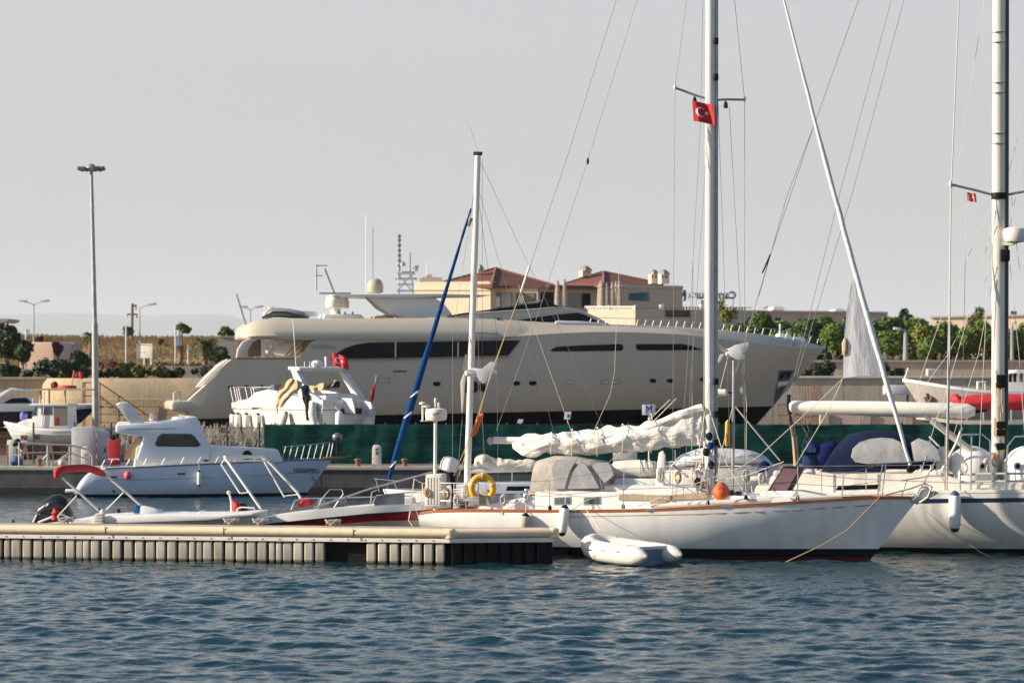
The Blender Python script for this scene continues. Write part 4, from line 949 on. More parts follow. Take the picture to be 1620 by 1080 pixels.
MB().slab(G, [(800, 776), (803, 769), (838, 769), (838, 776)], .78, .82, bev=.01).build('window', glass, groot)
gm = MB().tube([G.pt(739, 790), G.pt(740, 740), G.pt(748, 500), G.pt(756, 246)], [.11, .11, .105, .095], 12, squash=.8).build('mast', mastwhite, groot)
MB().box(G.pt(756, 243, 0), (.3, .1, .12), bev=.03).build('masthead', darksteel, gm)
wires('masthead_aerial', wire, gm, G, [[(757, 243), (745, 205), (738, 190)]], .005)
MB().tube([G.pt(712, 535, .2), G.pt(746, 526), G.pt(789, 528, -.2)], .016, 6).build('spreader', galv, groot)
bs = []
for i in range(34):
    t = i/33; bs.append((745-t*130, 330+t*427))
MB().tube([G.pt(x, y) for x, y in bs], [float(np.interp(330+i/33*427, [330, 450, 541, 591, 640, 690, 757], [.03, .06, .08, .105, .125, .11, .07]))+.014*noise.noise(Vector((i*.6, 4, 1))) for i in range(34)], 12).build('furled_headsail', blue, groot)
for y0, n_ in ((622, 1), (655, 1), (733, 1)):
    mb = MB(); t0 = (y0-330)/427; pts = []
    for i in range(13*n_//2+8):
        a = i*.5; t = t0+i*.0011*(3 if n_ > 1 else .5); c = G.pt(745-t*130, 330+t*427); pts.append(c+Vector(((.128 if y0 < 700 else .095)*cos(a), -(.128 if y0 < 700 else .095)*abs(sin(a))-.015, .10*cos(a))))
    mb.tube(pts, .022, 6); mb.build('sail_lashing', sail, groot)
wires('forestay', wire, groot, G, [[(750, 300), (744, 345)], [(618, 745), (612, 775)]], .012)
MB().tube([G.pt(746, 345), G.pt(741, 358)], .05, 7).build('swivel', rust, groot)
wires('stay', wire, groot, G, [[(757, 250), (820, 385), (890, 530), (960, 690)], [(757, 300), (800, 450), (865, 640), (900, 780)], [(751, 300), (716, 530, .2), (716, 780, 1.1)], [(755, 300), (786, 528, -.2), (788, 780, -1.1)], [(752, 300), (757, 560, .4), (770, 780, 1.2)], [(763, 250, -.1), (763, 520, -.1), (763, 735)], [(742, 535), (728, 700, .8), (722, 780, 1.1)]], .006)
MB().tube([G.pt(742, 745), G.pt(850, 742)], .075, 10).build('boom', mastwhite, groot)
rg = lumpy([G.pt(752, 737), G.pt(763, 728), G.pt(785, 735), G.pt(800, 736), G.pt(818, 736), G.pt(835, 736), G.pt(852, 737), G.pt(870, 738)], [(.08, .12), (.22, .24), (.2, .17), (.22, .19), (.17, .15), (.21, .17), (.17, .14), (.07, .07)], .34, 20, 21, sub=7)
MB().loft(rg).build('furled_mainsail', mat('cream_sailcloth', (.72, .66, .56), .8, var=.15, bump=.4, bscale=7), groot, ang=80)
mb = MB()
for v in (.25, -.25):
    mb.tube([G.pt(592, 757, v*.3), G.pt(630, 761, v*1.6)], .02, 7); mb.tube([G.pt(594, 757, v*.4), G.pt(600, 778, v*.5)], .018, 7); mb.tube([G.pt(622, 760, v*1.4), G.pt(630, 778, v*1.6)], .018, 7)
mb.build('pulpit', steel, groot)
wg2 = thing('wind_generator', 'grey white wind generator with angular tail fin on the slender mast', 'wind generator', G.pt(741, 592, .25))
hub2 = G.pt(738, 589, .35)
MB().lathe(hub2, [(.05, -.06), (.13, 0), (.15, .2), (.12, .6), (.05, 1.0)], 12, axis=(1, 0, 0)).build('body', mat('generator_grey', (.62, .63, .66), .4), wg2)
MB().slab(PL(760, 97.9, 0), [(752, 584), (763, 583), (776, 572), (787, 573), (776, 600), (764, 607), (757, 600)], -.03, .02, bev=.01).build('tail', mat('generator_grey', (.62, .63, .66), .4), wg2)
blade2(wg2, hub2+Vector((-.08, 0, 0)), [G.pt(731, 652, .9), G.pt(737, 560, 1.1), G.pt(733, 590, -.6)], m=mat('blade_cream', (.62, .56, .45), .5), w=.11)

# ================= BOAT WITH RED STRIPE AND ARCHES =================
T_ = PL(520, 97.2, -4)
troot = thing('motorboat', 'open white motorboat with dark red hull side and two tubular arches', 'motorboat', (GX(520, 95), 95, 0))
tst = [(398, 836, 400, 862, .7, 2.5), (430, 829, 432, 874, 1.0, 2.5), (500, 820, 500, 884, 1.15, 2.5), (580, 815, 580, 886, 1.15, 2.4), (650, 812, 650, 884, .95, 2), (715, 808, 700, 876, .4, 1.5), (742, 806, 716, 870, .02, 1.1)]
tst = [(a, b-14 if i > 2 else b-12, c, d, e, f) for i, (a, b, c, d, e, f) in enumerate(tst)]
th2 = Hull(T_, tst); th2.body('hull', mat('dark_red_hull', (.20, .008, .010), .25, var=.15), troot); th2.deck(white, troot, drop=.02)
th2.panel('topside_band', whiteplain, troot, [(399, 823), (430, 817), (500, 807), (580, 800), (650, 797), (715, 794)], [(399, 832), (430, 827), (500, 820), (580, 812), (650, 808), (715, 803)], eps=.03, n=40, rows=3, thick=.08)
th2.panel('rub_strake', black, troot, [(399, 832), (430, 827), (500, 820), (580, 812), (650, 808), (715, 803)], [(399, 834), (430, 829), (500, 822.5), (580, 814.5), (650, 810), (715, 805)], eps=.035, n=40, rows=1, thick=.08)
th2.panel('chine_band', mat('beige_bottom', (.42, .36, .29), .5), troot, [(399, 843), (500, 832), (600, 824), (680, 822)], [(399, 852), (500, 846), (600, 842), (680, 838)], eps=.03, n=30, rows=2, thick=.08)
for v in (.85, -.85): MB().tube([T_.pt(588, 798, v), T_.pt(596, 783, v), T_.pt(660, 778, v*.6)], .02, 7).build('windscreen_frame', steel, troot)
MB().slab(T_, [(592, 800), (594, 784), (640, 780), (640, 798)], .8, .83).build('windscreen', clear, troot)
trunk('seat', [(618, 800), (618, 788), (652, 787), (654, 799)], .5, whiteplain, troot, T_)
def arch(x0, y0, xb, yb, nm='arch'):
    mb = MB()
    for v in (.95, -.95):
        dx = 0 if v > 0 else 0
        mb.tube([T_.pt(xb+dx, yb, v), T_.pt(x0+8, y0+1, v*.95), T_.pt(x0+4, y0-3, v*.85)], .045, 9)
        mb.tube([T_.pt(xb-33, yb-24, v), T_.pt(x0-2, y0+6, v*.95), T_.pt(x0+4, y0-3, v*.85)], .028, 8)
        mb.tube([T_.pt(xb-33, yb-24, v), T_.pt(xb-16, yb-26, v)], .022, 6)
    mb.tube([T_.pt(x0+4, y0-3, .85), T_.pt(x0+4, y0-4, -.85)], .05, 9); return mb.build(nm, mastwhite, troot)
arch(352, 728, 413, 804)
mb = MB()
for v in (1.0, ):
    mb.tube([T_.pt(413, 806, v), T_.pt(411, 797, v), T_.pt(362, 728, v), T_.pt(357, 722, v*.9)], .045, 9); mb.tube([T_.pt(388, 801, v), T_.pt(350, 731, v), T_.pt(350, 726, v*.9)], .028, 8)
    mb.tube([T_.pt(382, 785, v), T_.pt(398, 783, v)], .022, 6)
mb.b.free()
mb = MB()
for (xb, yb) in ((476, 786),):
    mb.tube([T_.pt(477, 790, -.6), T_.pt(470, 778, -.6), T_.pt(430, 735, -.6), T_.pt(418, 724, -.6)], .042, 9); mb.tube([T_.pt(450, 786, -.6), T_.pt(418, 730, -.6), T_.pt(415, 722, -.6)], .026, 8); mb.tube([T_.pt(450, 784, -.6), T_.pt(470, 782, -.6)], .02, 6)
    mb.tube([T_.pt(355, 723, .85), T_.pt(385, 722, .2), T_.pt(418, 722, -.6)], .055, 9); mb.tube([T_.pt(362, 727, .85), T_.pt(426, 729, -.6)], .03, 7)
mb.build('arch', mastwhite, troot)
mb = MB(); mb.tube([T_.pt(460, 806, .9), T_.pt(467, 791, .9), T_.pt(480, 788, .9), T_.pt(650, 784, .6)], .018, 7)
mb.tube([T_.pt(503, 804, .9), T_.pt(508, 790, .9), T_.pt(522, 774, .9), T_.pt(541, 774, .9), T_.pt(543, 781, .9), T_.pt(528, 803, .9)], .022, 7); mb.tube([T_.pt(586, 796, .9), T_.pt(588, 778, .9), T_.pt(596, 775, .9)], .018, 7)
mb.build('grab_rail', steel, troot)
MB().tube([T_.pt(497, 803, 1.1), T_.pt(585, 773, .9), T_.pt(690, 745, .6)], .032, 8).build('boat_hook', galv, troot)
mb = MB(); mb.slab(T_, [(500, 805), (502, 789), (545, 787), (545, 803)], -.4, .2, bev=.03); mb.build('console', mat('console_grey', (.13, .14, .14), .5), troot)
MB().loft(lumpy([T_.pt(473, 800, .5), T_.pt(482, 793, .5), T_.pt(496, 796, .5)], [(.06, .08), (.16, .16), (.07, .1)], .4, 14, 3)).build('red_bag', red, troot, ang=80)
MB().loft(lumpy([T_.pt(376, 810, .3), T_.pt(374, 800, .3), T_.pt(368, 793, .3)], [(.12, .14), (.14, .16), (.03, .05)], .25, 14, 6)).build('seat_cushion', red, troot, ang=80)
mb = MB(); mb.slab(T_, [(374, 812), (376, 797), (384, 795), (390, 800), (390, 812)], -.2, .2, bev=.06); mb.build('seat_back', black, troot)
MB().tube([T_.pt(367, 812, .2), T_.pt(366, 792, .2), T_.pt(363, 782, .2)], [.05, .04, .03], 8).build('fuel_pole', offwhite, troot)
MB().sph(T_.pt(362, 779, .2), .07, 10, 8).build('stern_lamp', offwhite, troot)
mb = MB(); mb.tube([T_.pt(374, 815, .7), T_.pt(376, 804, .7), T_.pt(382, 802, .7), T_.pt(402, 803, .7), T_.pt(404, 812, .7)], .025, 7); mb.build('bow_rail', whiteplain, troot)

# ================= BOAT WITH RED CANOPY AND BLACK OUTBOARD =================
E_ = PL(200, 96.3, -6)
eroot = thing('motorboat', 'low white motorboat with folded red canopy and black outboard engine', 'motorboat', (GX(200, 96), 96, 0))
est = [(-20, 836, -16, 860, .8, 2.6), (40, 834, 42, 872, 1.05, 2.6), (110, 826, 112, 880, 1.2, 2.5), (170, 818, 172, 886, 1.25, 2.5), (260, 816, 262, 888, 1.2, 2.4), (350, 815, 345, 882, .8, 1.7), (408, 812, 385, 872, .02, 1.1)]
eh = Hull(E_, est); eh.body('hull', white, eroot); eh.deck(white, eroot, drop=.02, crown=.10)
eh.panel('hull_stripe', grey, eroot, [(60, 837), (110, 831.5), (150, 827)], [(60, 840), (110, 834), (150, 829)], eps=.02, n=16, rows=1)
eh.panel('perforated_strip', mat('perforated_grey', (.36, .33, .31), .7, var=.4, scale=30), eroot, [(168, 828), (240, 827), (330, 828)], [(168, 833), (240, 833), (330, 832)], eps=.03, n=20, rows=1)
trunk('gunwale_pad', [(164, 828), (166, 816), (260, 814), (345, 814), (400, 811), (400, 816), (330, 823)], 1.28, whiteplain, eroot, E_, bev=.06)
mb = MB()
for i in range(4):
    y = 829-i*4.5; mb.slab(E_, [(147, y), (147.5+i*1.5, y-4), (163, y-4.2), (163, y)], 1.05, 1.38, bev=.02)
mb.build('fender_stack', offwhite, eroot)
MB().loft([[E_.pt(212+x, 816, .1)+Vector((0, cos(a)*r, max(-.05, sin(a)*r))) for a in np.linspace(0, 2*pi, 19)[:-1]] for x, r in ((0, .1), (2, .26), (8, .33), (16, .33), (28, .28), (44, .2), (50, .05))]).build('fuel_tank', whiteplain, eroot)
MB().loft([[E_.pt(212+x, 816, .1)+Vector((0, cos(a)*r, max(-.05, sin(a)*r))) for a in np.linspace(0, 2*pi, 19)[:-1]] for x, r in ((0, .08), (1, .27), (6, .345), (10, .345), (10.5, .1))]).build('blue_band', blue, eroot)
# bimini
rg = lumpy([E_.pt(89, 756, 1.15), E_.pt(90, 747, 1.1), E_.pt(97, 743, 1.0), E_.pt(115, 740.5, .5), E_.pt(130, 740, 0), E_.pt(148, 743, -.6), E_.pt(160, 748, -1.0), E_.pt(166, 751, -1.15)], [(.07, .07), (.11, .11), (.125, .12), (.12, .12), (.12, .12), (.12, .12), (.10, .1), (.06, .07)], .12, 16, 4, sub=6)
MB().loft(rg).build('folded_canopy', red, eroot, ang=80)
for pts, r in (([(98, 755, 1.1), (157, 807, 1.1)], .04), ([(122, 783, 1.1), (91, 817, 1.1)], .022), ([(170, 753, -1.1), (223, 799, -1.1)], .04), ([(197, 777, -1.1), (168, 806, -1.1)], .022)):
    MB().tube([E_.pt(*p) for p in pts], r, 8).build('canopy_strut', alloy, eroot)
for x, y, v in ((123, 783, 1.1), (197, 778, -1.1), (157, 806, 1.1)): MB().box(E_.pt(x, y, v), (.07, .07, .09), bev=.02).build('strut_clamp', black, eroot)
MB().sph(E_.pt(162, 811, 1.1), (.10, .08, .12), 10, 8).build('strut_base', offwhite, eroot)
# outboard
mb = MB()
rings = []
for t, (x, y, rz_, ry) in enumerate([(58, 816, .04, .1), (62, 806, .18, .22), (72, 801, .26, .28), (84, 798, .34, .32), (96, 798, .36, .33), (107, 802, .30, .3), (114, 812, .16, .2), (116, 820, .04, .1)]):
    c = E_.pt(x, y+4, .1); rings.append([c+Vector((0, cos(a)*ry, sin(a)*rz_*1.15)) for a in np.linspace(0, 2*pi, 17)[:-1]])
mb.loft(rings); mb.build('outboard_cowl', blackgloss, eroot)
mb = MB(); mb.slab(E_, [(46, 828), (58, 812), (84, 812), (112, 816), (114, 830), (80, 836), (50, 836)], -.22, .42, bev=.06); mb.build('outboard_leg', blackgloss, eroot)
MB().slab(E_, [(71, 800), (74, 796), (77, 795), (75, 800)], .30, .44).build('cowl_trim', whiteplain, eroot)
MB().slab(E_, [(50, 826), (56, 814), (59, 813), (53, 826)], .38, .44).build('cowl_trim', whiteplain, eroot)
MB().loft(lumpy([E_.pt(87, 822, .9), E_.pt(88, 812, .9), E_.pt(85, 803, .9)], [(.12, .1), (.12, .1), (.03, .03)], .4, 12, 7)).build('red_rag', red, eroot, ang=80)
mb = MB(); mb.tube([E_.pt(60, 826, .9), E_.pt(80, 818, .9), E_.pt(98, 813, .9), E_.pt(108, 818, .9)], .03, 7); mb.build('stern_rail', whiteplain, eroot)
MB().box(E_.pt(188, 810, -.3), (.1, .1, .22), bev=.02).build('seat_post', black, eroot)
MB().tube([E_.pt(20, 828, .2), E_.pt(21, 822, .2)], .04, 8).build('small_bollard', black, eroot)
mb = MB(); mb.tube([E_.pt(312, 814, .6), E_.pt(316, 808, .6), E_.pt(326, 807, .6)], .015, 6); mb.build('grab_handle', steel, eroot)

# ================= MOTORBOAT AT THE QUAY =================
M_ = PL(300, 142.4, 8)
mroot = thing('motor_cruiser', 'white blue tinged cabin motorboat with raked fin lying along the quay', 'motorboat', (GX(300, 142.4), 142.4, 0))
mpaint = bandmat('cruiser_hull_paint', [(-5, (.015, .02, .05)), (.13, (.60, .69, .80))], var=.04)
mst = [(128, 762, 104, 800, 1.3, 3), (138, 752, 112, 806, 1.45, 3), (152, 745, 120, 810, 1.52, 3), (172, 740.5, 160, 812, 1.58, 3), (230, 738.5, 230, 814, 1.65, 3), (300, 735, 300, 815, 1.68, 2.8), (380, 731.5, 375, 814, 1.5, 2.3), (450, 728.5, 430, 810, 1.0, 1.7), (500, 726.5, 458, 804, .45, 1.35), (526, 726, 470, 800, .02, 1.1)]
mh = Hull(M_, mst); mh.body('hull', mpaint, mroot); mh.deck(white, mroot, drop=.05)
mh.rail('gunwale', mat('grey_blue_rubber', (.13, .17, .21), .6), mroot, h=.07, w=.05, i0=14)
mh.panel('spray_line', mat('shadow_gap_grey', (.36, .42, .50), .5), mroot, [(150, 759), (250, 757), (350, 754), (440, 749), (490, 745)], [(150, 760.2), (250, 758.2), (350, 755.2), (440, 750.2), (490, 746.2)], eps=.012, n=30, rows=1)
trunk('deckhouse', [(212, 741), (216, 706), (330, 705), (385, 708), (440, 711), (449, 731)], 1.2, white, mroot, M_, bev=.06)
trunk('cabin', [(216, 727), (229, 691), (196, 686), (184, 684), (184, 672), (250, 668), (290, 661), (311, 659), (333, 707), (333, 727)], 1.3, mat('cabin_gelcoat', (.76, .80, .86), .3, var=.04), mroot, M_, bev=.07)
trunk('flybridge', [(186, 674), (187, 668), (235, 668), (286, 663), (300, 658), (312, 660), (300, 668)], 1.1, white, mroot, M_, bev=.05)
cabw = MB().slab(M_, [(245, 703), (250, 690), (257, 685.5), (302, 686), (308, 690), (318, 704), (312, 706.5), (249, 706)], 1.28, 1.325, bev=.02).build('window', mat('window_rubber', (.03, .02, .02), .5), mroot)
MB().slab(M_, [(248, 702.5), (252, 691.5), (258, 687), (301, 687.5), (306, 691), (315, 703.5), (311, 705), (250, 704.6)], 1.32, 1.335).build('pane', mat('brown_tinted_glass', (.055, .045, .04), .1, var=.6, scale=4), cabw)
MB().slab(M_, [(200, 679.5), (200, 678), (277, 676.5), (277, 678)], 1.29, 1.315).build('cabin_stripe', grey, mroot)
for sg in (1, -1):
    MB().slab(M_, [(184, 640), (190, 637), (204, 637), (230, 669), (206, 671)], sg*1.15-.06, sg*1.15+.06, bev=.03).build('raked_fin', white, mroot)
MB().slab(M_, [(184, 640), (190, 636.5), (203, 636.5), (200, 643), (187, 643)], -1.2, 1.2, bev=.05).build('fin_top', white, mroot)
MB().lathe(M_.pt(240, 665, .2), [(.11, 0), (.11, .3), (.07, .36)], 12).build('roof_vent', whiteplain, mroot)
MB().lathe(M_.pt(284, 661, .3), [(.35, -.03), (.36, .03), (.2, .08)], 18).build('roof_hatch', offwhite, mroot)
for x, y in ((326, 722), (391, 719.5)):
    c = mh.on(x, 728, -.1); c = M_.pt(x, y, 1.2); r_ = MB().lathe(c+M_.n*-.02, [(.21, 0), (.22, .05), (.17, .06)], 18, axis=M_.n).build('porthole', navy, mroot); MB().lathe(c+M_.n*.025, [(.16, 0), (.155, .02)], 18, axis=M_.n).build('porthole_glass', glass, r_)
MB().slab(M_, [(196, 727), (199, 712), (220, 688), (223, 690), (213, 727)], .9, 1.0).build('ladder_side', goldrope, mroot)
for k_ in range(5):
    MB().slab(M_, [(203+k_*2.8, 722-k_*7), (204+k_*2.8, 720-k_*7), (213+k_*2.2, 720-k_*7), (212+k_*2.2, 722-k_*7)], .6, .98).build('ladder_step', whiteplain, mroot)
# slanting stanchions along the side, bow rail
for x in (160, 172, 199, 226, 255, 285, 312, 340, 370, 400): MB().tube([M_.pt(x, 739-(x-160)*.035, 1.5), M_.pt(x+6, 727-(x-160)*.03, 1.5)], .014, 6).build('stanchion', steel, mroot)
mb = MB()
for v in (.6, -.6):
    for i in range(8):
        x = 446+i*10; k_ = max(.08, 1-i*.115); mb.tube([M_.pt(x, 728-i*.3, v*k_), M_.pt(x+6, 706-i*.7, v*k_)], .018, 6)
    mb.tube([M_.pt(447, 707, v), M_.pt(490, 703, v*.6), M_.pt(526, 699.5, v*.12)], .02, 7); mb.tube([M_.pt(522, 726, v*.15), M_.pt(527, 700, v*.12)], .022, 6)
mb.build('bow_rail', steel, mroot)
MB().tube([M_.pt(534, 728), M_.pt(533, 696)], .05, 8).build('light_post', black, mroot)
MB().sph(M_.pt(533.5, 691, 0), (.24, .2, .2), 14, 10).build('searchlight', mat('searchlight_grey', (.22, .22, .24), .25, .5), mroot)
mb = MB(); mb.slab(M_, [(510, 727), (512, 723), (545, 722), (556, 719), (557, 722), (540, 726)], -.15, .15, bev=.02); mb.build('bowsprit_platform', rust, mroot)
tq = mh.on(485, 744, .03); text('hull_name', 'FERSEMELI', mat('name_blue', (.05, .07, .16), .5), mroot, tq, .30, Matrix.Rotation(radians(3.5), 3, 'Y') @ Matrix.Rotation(radians(30), 3, 'Z') @ Matrix.Rotation(pi/2, 3, 'X'), .01, 1.0)
mh.panel('registration_plate', mat('dark_plate', (.04, .045, .06), .5), mroot, [(281, 748), (293, 747.5)], [(281, 751), (293, 750.5)], eps=.015, n=4, rows=1)
mh.panel('registration_plate', mat('dark_plate', (.04, .045, .06), .5), mroot, [(175, 753), (185, 752.6)], [(175, 756), (185, 755.6)], eps=.015, n=4, rows=1)
mh.panel('exhaust', black, mroot, [(178, 775), (182, 775)], [(178, 778.5), (182, 778.5)], eps=.02, n=3, rows=1)
MB().slab(M_, [(103, 779), (103, 776), (124, 776), (124, 779)], -1.2, 1.2, bev=.02).build('swim_platform', offwhite, mroot)
by = MB().sph(mh.on(202, 752, .2), (.17, .17, .2), 16, 12).build('buoy_fender', pink); tag(by, 'round pink buoy fender on the side of the blue tinged motorboat', 'fender', 'fenders hung over the boats')
fender('small white fender with dark tips on the blue tinged motorboat side', mh.on(315, 744, .16), .72, .095, tip=black, line=mh.on(315, 734, .1))
ropes('mooring_rope', 'dark rope stretched from the quay motorboat bow to the quay wall', rust, [M_.pt(490, 748, .2), P(503, 768, 143), P(511, 780, 144)], .02)
# ================= GREEN MESH FENCE =================
FD = 150.0; FP = PL(1000, FD, 0)
meshm = mat('green_shade_mesh', (.005, .054, .045), .9, spec=.1, var=.25, scale=.7, stretch=(1, 1, .4), bump=.25, bscale=3)
fen = thing('mesh_fence', 'long dark green shade mesh fence on posts along the quay', 'fence', (GX(1000, FD), FD, QZ))
xx = np.arange(418, 1700, 6.0); R = []
for j, y in enumerate((671, 680, 690, 703, 716, 727, 735)):
    R.append([P(x, y+(.5*sin(x*.021)+1.3*abs(sin(pi*(x-418)/48)))*(1 if j == 0 else 0)+(1.2 if j == 0 and x > 840 and x < 930 else 0), FD+.14*noise.noise(Vector((x*.03, j*.6, 2)))+.05*noise.noise(Vector((x*.11, j*.9, 5)))) for x in xx])
w_ = len(xx); vs = [p for r in R for p in r]
fs = [(j*w_+i, j*w_+i+1, (j+1)*w_+i+1, (j+1)*w_+i) for j in range(6) for i in range(w_-1)]
MB().add(vs, fs).add([v+Vector((0, .02, 0)) for v in vs], fs).build('mesh_sheet', meshm, fen)
mb = MB()
for y in (671.5, 693): mb.tube([P(418, y, FD+.12), P(1700, y, FD+.12)], .02, 6)
for y in (688, 711): mb.tube([P(418, y, FD-.09), P(1700, y, FD-.09)], .008, 5, m=0)
mb.build('top_wire', darksteel, fen)
for i in range(27):
    MB().tube([P(418+i*48, 736, FD+.15), P(418+i*48, 668, FD+.15)], .035, 7).build('post', darksteel, fen)
mb = MB(); mb.slab(FP, [(843, 690), (843, 672), (925, 669), (972, 671), (972, 690)], -.0, .09)
mb.b.free()
ch = thing('chain_fence', 'sparse wire fence with thin dark posts left of the green mesh', 'fence', (GX(240, 150.5), 150.5, QZ))
for x in (53, 118, 176, 240, 300, 359, 410): MB().tube([P(x, 736, 150.5), P(x, 668, 150.5)], .05, 7).build('post', mat('dark_green_post', (.012, .035, .03), .5), ch)
mb = MB()
for y in (676, 690, 704, 718): mb.tube([P(-60, y, 150.5), P(418, y, 150.5)], .009, 4)
mb.build('wire', wire, ch)
MB().slab(FP, [(348, 685), (348, 676), (356, 676), (356, 685)], -.7, -.66).build('warning_plate', rust, ch)
# dry reeds in the yard behind the wire fence
mb = MB(); rr = random.Random(5)
reedm = mat('dry_grey_reeds', (.27, .25, .22), .9, var=.4, scale=1.5)
for i in range(2600):
    D = rr.uniform(152.5, 158.5); px = rr.uniform(150, 440) if i % 3 else rr.uniform(285, 440)
    x = GX(px, D); h = rr.uniform(.5, 1.75)*(1+.35*noise.noise(Vector((px*.03, D, 1)))); a = rr.gauss(.22, .24); b_ = rr.gauss(0, .18); w = rr.uniform(.012, .035)
    p0 = Vector((x, D, QZ)); p1 = p0+Vector((a*h*.5, b_*h*.4, h*.6)); p2 = p0+Vector((a*h*1.2, b_*h, h)); sd_ = Vector((w, rr.uniform(-w, w), 0))
    mb.add([p0-sd_, p0+sd_, p1-sd_*.8, p1+sd_*.8, p2], [(0, 1, 3, 2), (2, 3, 4)])
    if rr.random() < .35:
        q = p2; mb.add([q+Vector((-.05, 0, -.2)), q+Vector((.05, 0, -.2)), q+Vector((.045, 0, .05)), q+Vector((-.03, .03, .06))], [(0, 1, 2, 3)])
tag(mb.build('reeds', reedm, ang=180), kind='stuff')

# ================= SUPERYACHT =================
SY = PL(700, 175, 10)
sroot = thing('superyacht', 'huge cream superyacht with black underside standing ashore', 'superyacht', (GX(700, 175), 175, QZ))
spaint = bandmat('superyacht_paint', [(-5, (.003, .004, .006)), (3.52, (.53, .475, .385))], slope=(.019, 0), var=.03)
sst = [(291, 641, 296, 690, 3.1, 5), (300, 632, 306, 704, 3.3, 5), (338, 598, 330, 705, 3.45, 5), (374, 567, 366, 706, 3.5, 5), (440, 567, 440, 706, 3.6, 5), (470, 567, 468, 706, 3.6, 5),
       (500, 538, 494, 706, 3.6, 5.5), (620, 537, 610, 706, 3.6, 5.5), (800, 533, 790, 706, 3.6, 5), (890, 527, 870, 706, 3.6, 4.6), (960, 525, 930, 705, 3.55, 4), (1060, 528, 1010, 702, 3.25, 3), (1150, 537, 1085, 698, 2.6, 2.2),
       (1220, 546, 1130, 695, 1.85, 1.65), (1270, 550, 1158, 692, 1.0, 1.3), (1296, 551, 1172, 691, .35, 1.1), (1305, 550.5, 1180, 690, .02, 1.05)]
bul = [(780, 534, 507, 3.66, .8), (830, 531, 508, 3.64, .78), (890, 527, 510.5, 3.61, .74), (960, 525, 512.5, 3.56, .72), (1060, 528, 516, 3.25, .75), (1150, 537, 522, 2.6, .8), (1220, 546, 530, 1.85, .75), (1270, 550, 539, 1.0, .5), (1296, 551, 545.5, .35, .2), (1306, 550.5, 548, .03, .02)]
def bulwark():
    A2 = interp([(*SY.uz(x, yk, b), *SY.uz(x, yt, b-i_)[1:], b, i_) for x, yk, yt, b, i_ in bul], 6)
    for sg in (1, -1):
        MB().loft([[SY.W(u, sg*(b+.004), zk), SY.W(u, sg*(b-i_*.45), zk+(zt-zk)*.5), SY.W(u, sg*(b-i_), zt), SY.W(u, sg*max(0, b-i_-.18), zt-.02), SY.W(u, sg*max(0, b-.6), zk-.1)] for u, zk, zt, b, i_ in A2]).build('bulwark', cream, sroot)
sh = Hull(SY, sst, nsub=6, nrow=20); sh.body('hull', spaint, sroot); bulwark(); sh.deck(creamlight, sroot, drop=.35, inset=.15)
sh.rail('bulwark_cap', mat('teak_cap', (.26, .16, .10), .4), sroot, h=.09, w=.2, i0=18, i1=30)
# swim platform
mb = MB(); mb.slab(SY, [(272, 636), (276, 633), (560, 633), (560, 651), (282, 652), (272, 647)], -3.2, 3.3, bev=.12); mb.b.free()
MB().slab(SY, [(271, 638), (276, 634), (330, 634), (330, 651.5), (282, 651.5), (272, 648)], -3.25, 3.35, bev=.14).build('swim_platform', cream, sroot)
MB().tube([SY.pt(275, 635, 3.0), SY.pt(275, 622, 3.0), SY.pt(279, 619, 3.0), SY.pt(285, 620, 3.0), SY.pt(287, 635, 3.0)], .06, 8).build('boarding_rail', alloy, sroot)
# curved stair casing on the stern slope
MB().tube([SY.pt(311, 612, 2.2), SY.pt(325, 598, 2.5), SY.pt(345, 580, 2.7), SY.pt(360, 569, 2.8)], [.05, .12, .14, .06], 8).build('stair_rail', white, sroot)
MB().slab(SY, [(316, 612), (352, 579), (366, 568), (372, 570), (330, 606)], 1.6, 2.6, bev=.05).build('stair_casing', creamlight, sroot)
# upper deck overhang: rounded band
def band(name, m, sts, parent):
    A2 = interp([(*SY.uz(x, yt, b), *SY.uz(x, yb, b)[1:], b) for x, yt, yb, b in sts], 5); rings = []
    for u, zt, zb, b in A2:
        h = zt-zb; r = [SY.W(u, v, z) for v, z in ((0, zt+.06), (b-1.1, zt+.04), (b-.8, zt-.03*h), (b-.45, zt-.26*h), (b-.2, zt-.52*h), (b, zb+.18*h), (b-.12, zb), (0, zb))]
        rings.append(r+[SY.W(u, -v, z) for v, z in ((b-.12, zb), (b, zb+.18*h), (b-.2, zt-.52*h), (b-.45, zt-.26*h), (b-.8, zt-.03*h), (b-1.1, zt+.04))])
    return MB().loft(rings).build(name, m, parent, ang=60)
band('upper_deck', cream, [(383, 527, 534, 2.4), (386, 521, 535, 3.0), (394, 514, 536, 3.4), (412, 507, 536.5, 3.62), (440, 504, 537, 3.72), (560, 504, 538, 3.76), (700, 503, 539, 3.74), (790, 505, 538, 3.70), (850, 508, 536, 3.55), (930, 512, 530, 3.2), (990, 515, 526, 2.7)], sroot)
# saloon block under it, the curved side wings and the aft deck furniture
trunk('saloon', [(520, 567), (520, 538), (900, 535), (900, 567)], 3.3, cream, sroot, SY, bev=.05)
MB().slab(SY, [(374, 566), (376, 552), (384, 540), (396, 535), (414, 535), (400, 541), (393, 553), (391, 566)], 2.9, 3.4, bev=.06).build('wing_frame', creamlight, sroot)
MB().slab(SY, [(378, 565), (381, 552), (388, 542), (413, 536), (413, 563)], 2.2, 2.5).build('deck_curtain', mat('brown_curtain', (.21, .18, .165), .85, var=.3, scale=7, stretch=(5, 5, .3)), sroot)
MB().slab(SY, [(413, 566), (413, 537), (500, 536), (476, 566)], -2.6, -2.55).build('sky_backing', mat('pale_sky_tone', (.50, .55, .60), .15), sroot)  # added panel, its pale colour stands in for sky behind the aft deck
MB().slab(SY, [(412, 537), (419, 537), (438, 566), (430, 566)], 3.3, 3.5).build('cross_brace', creamlight, sroot)
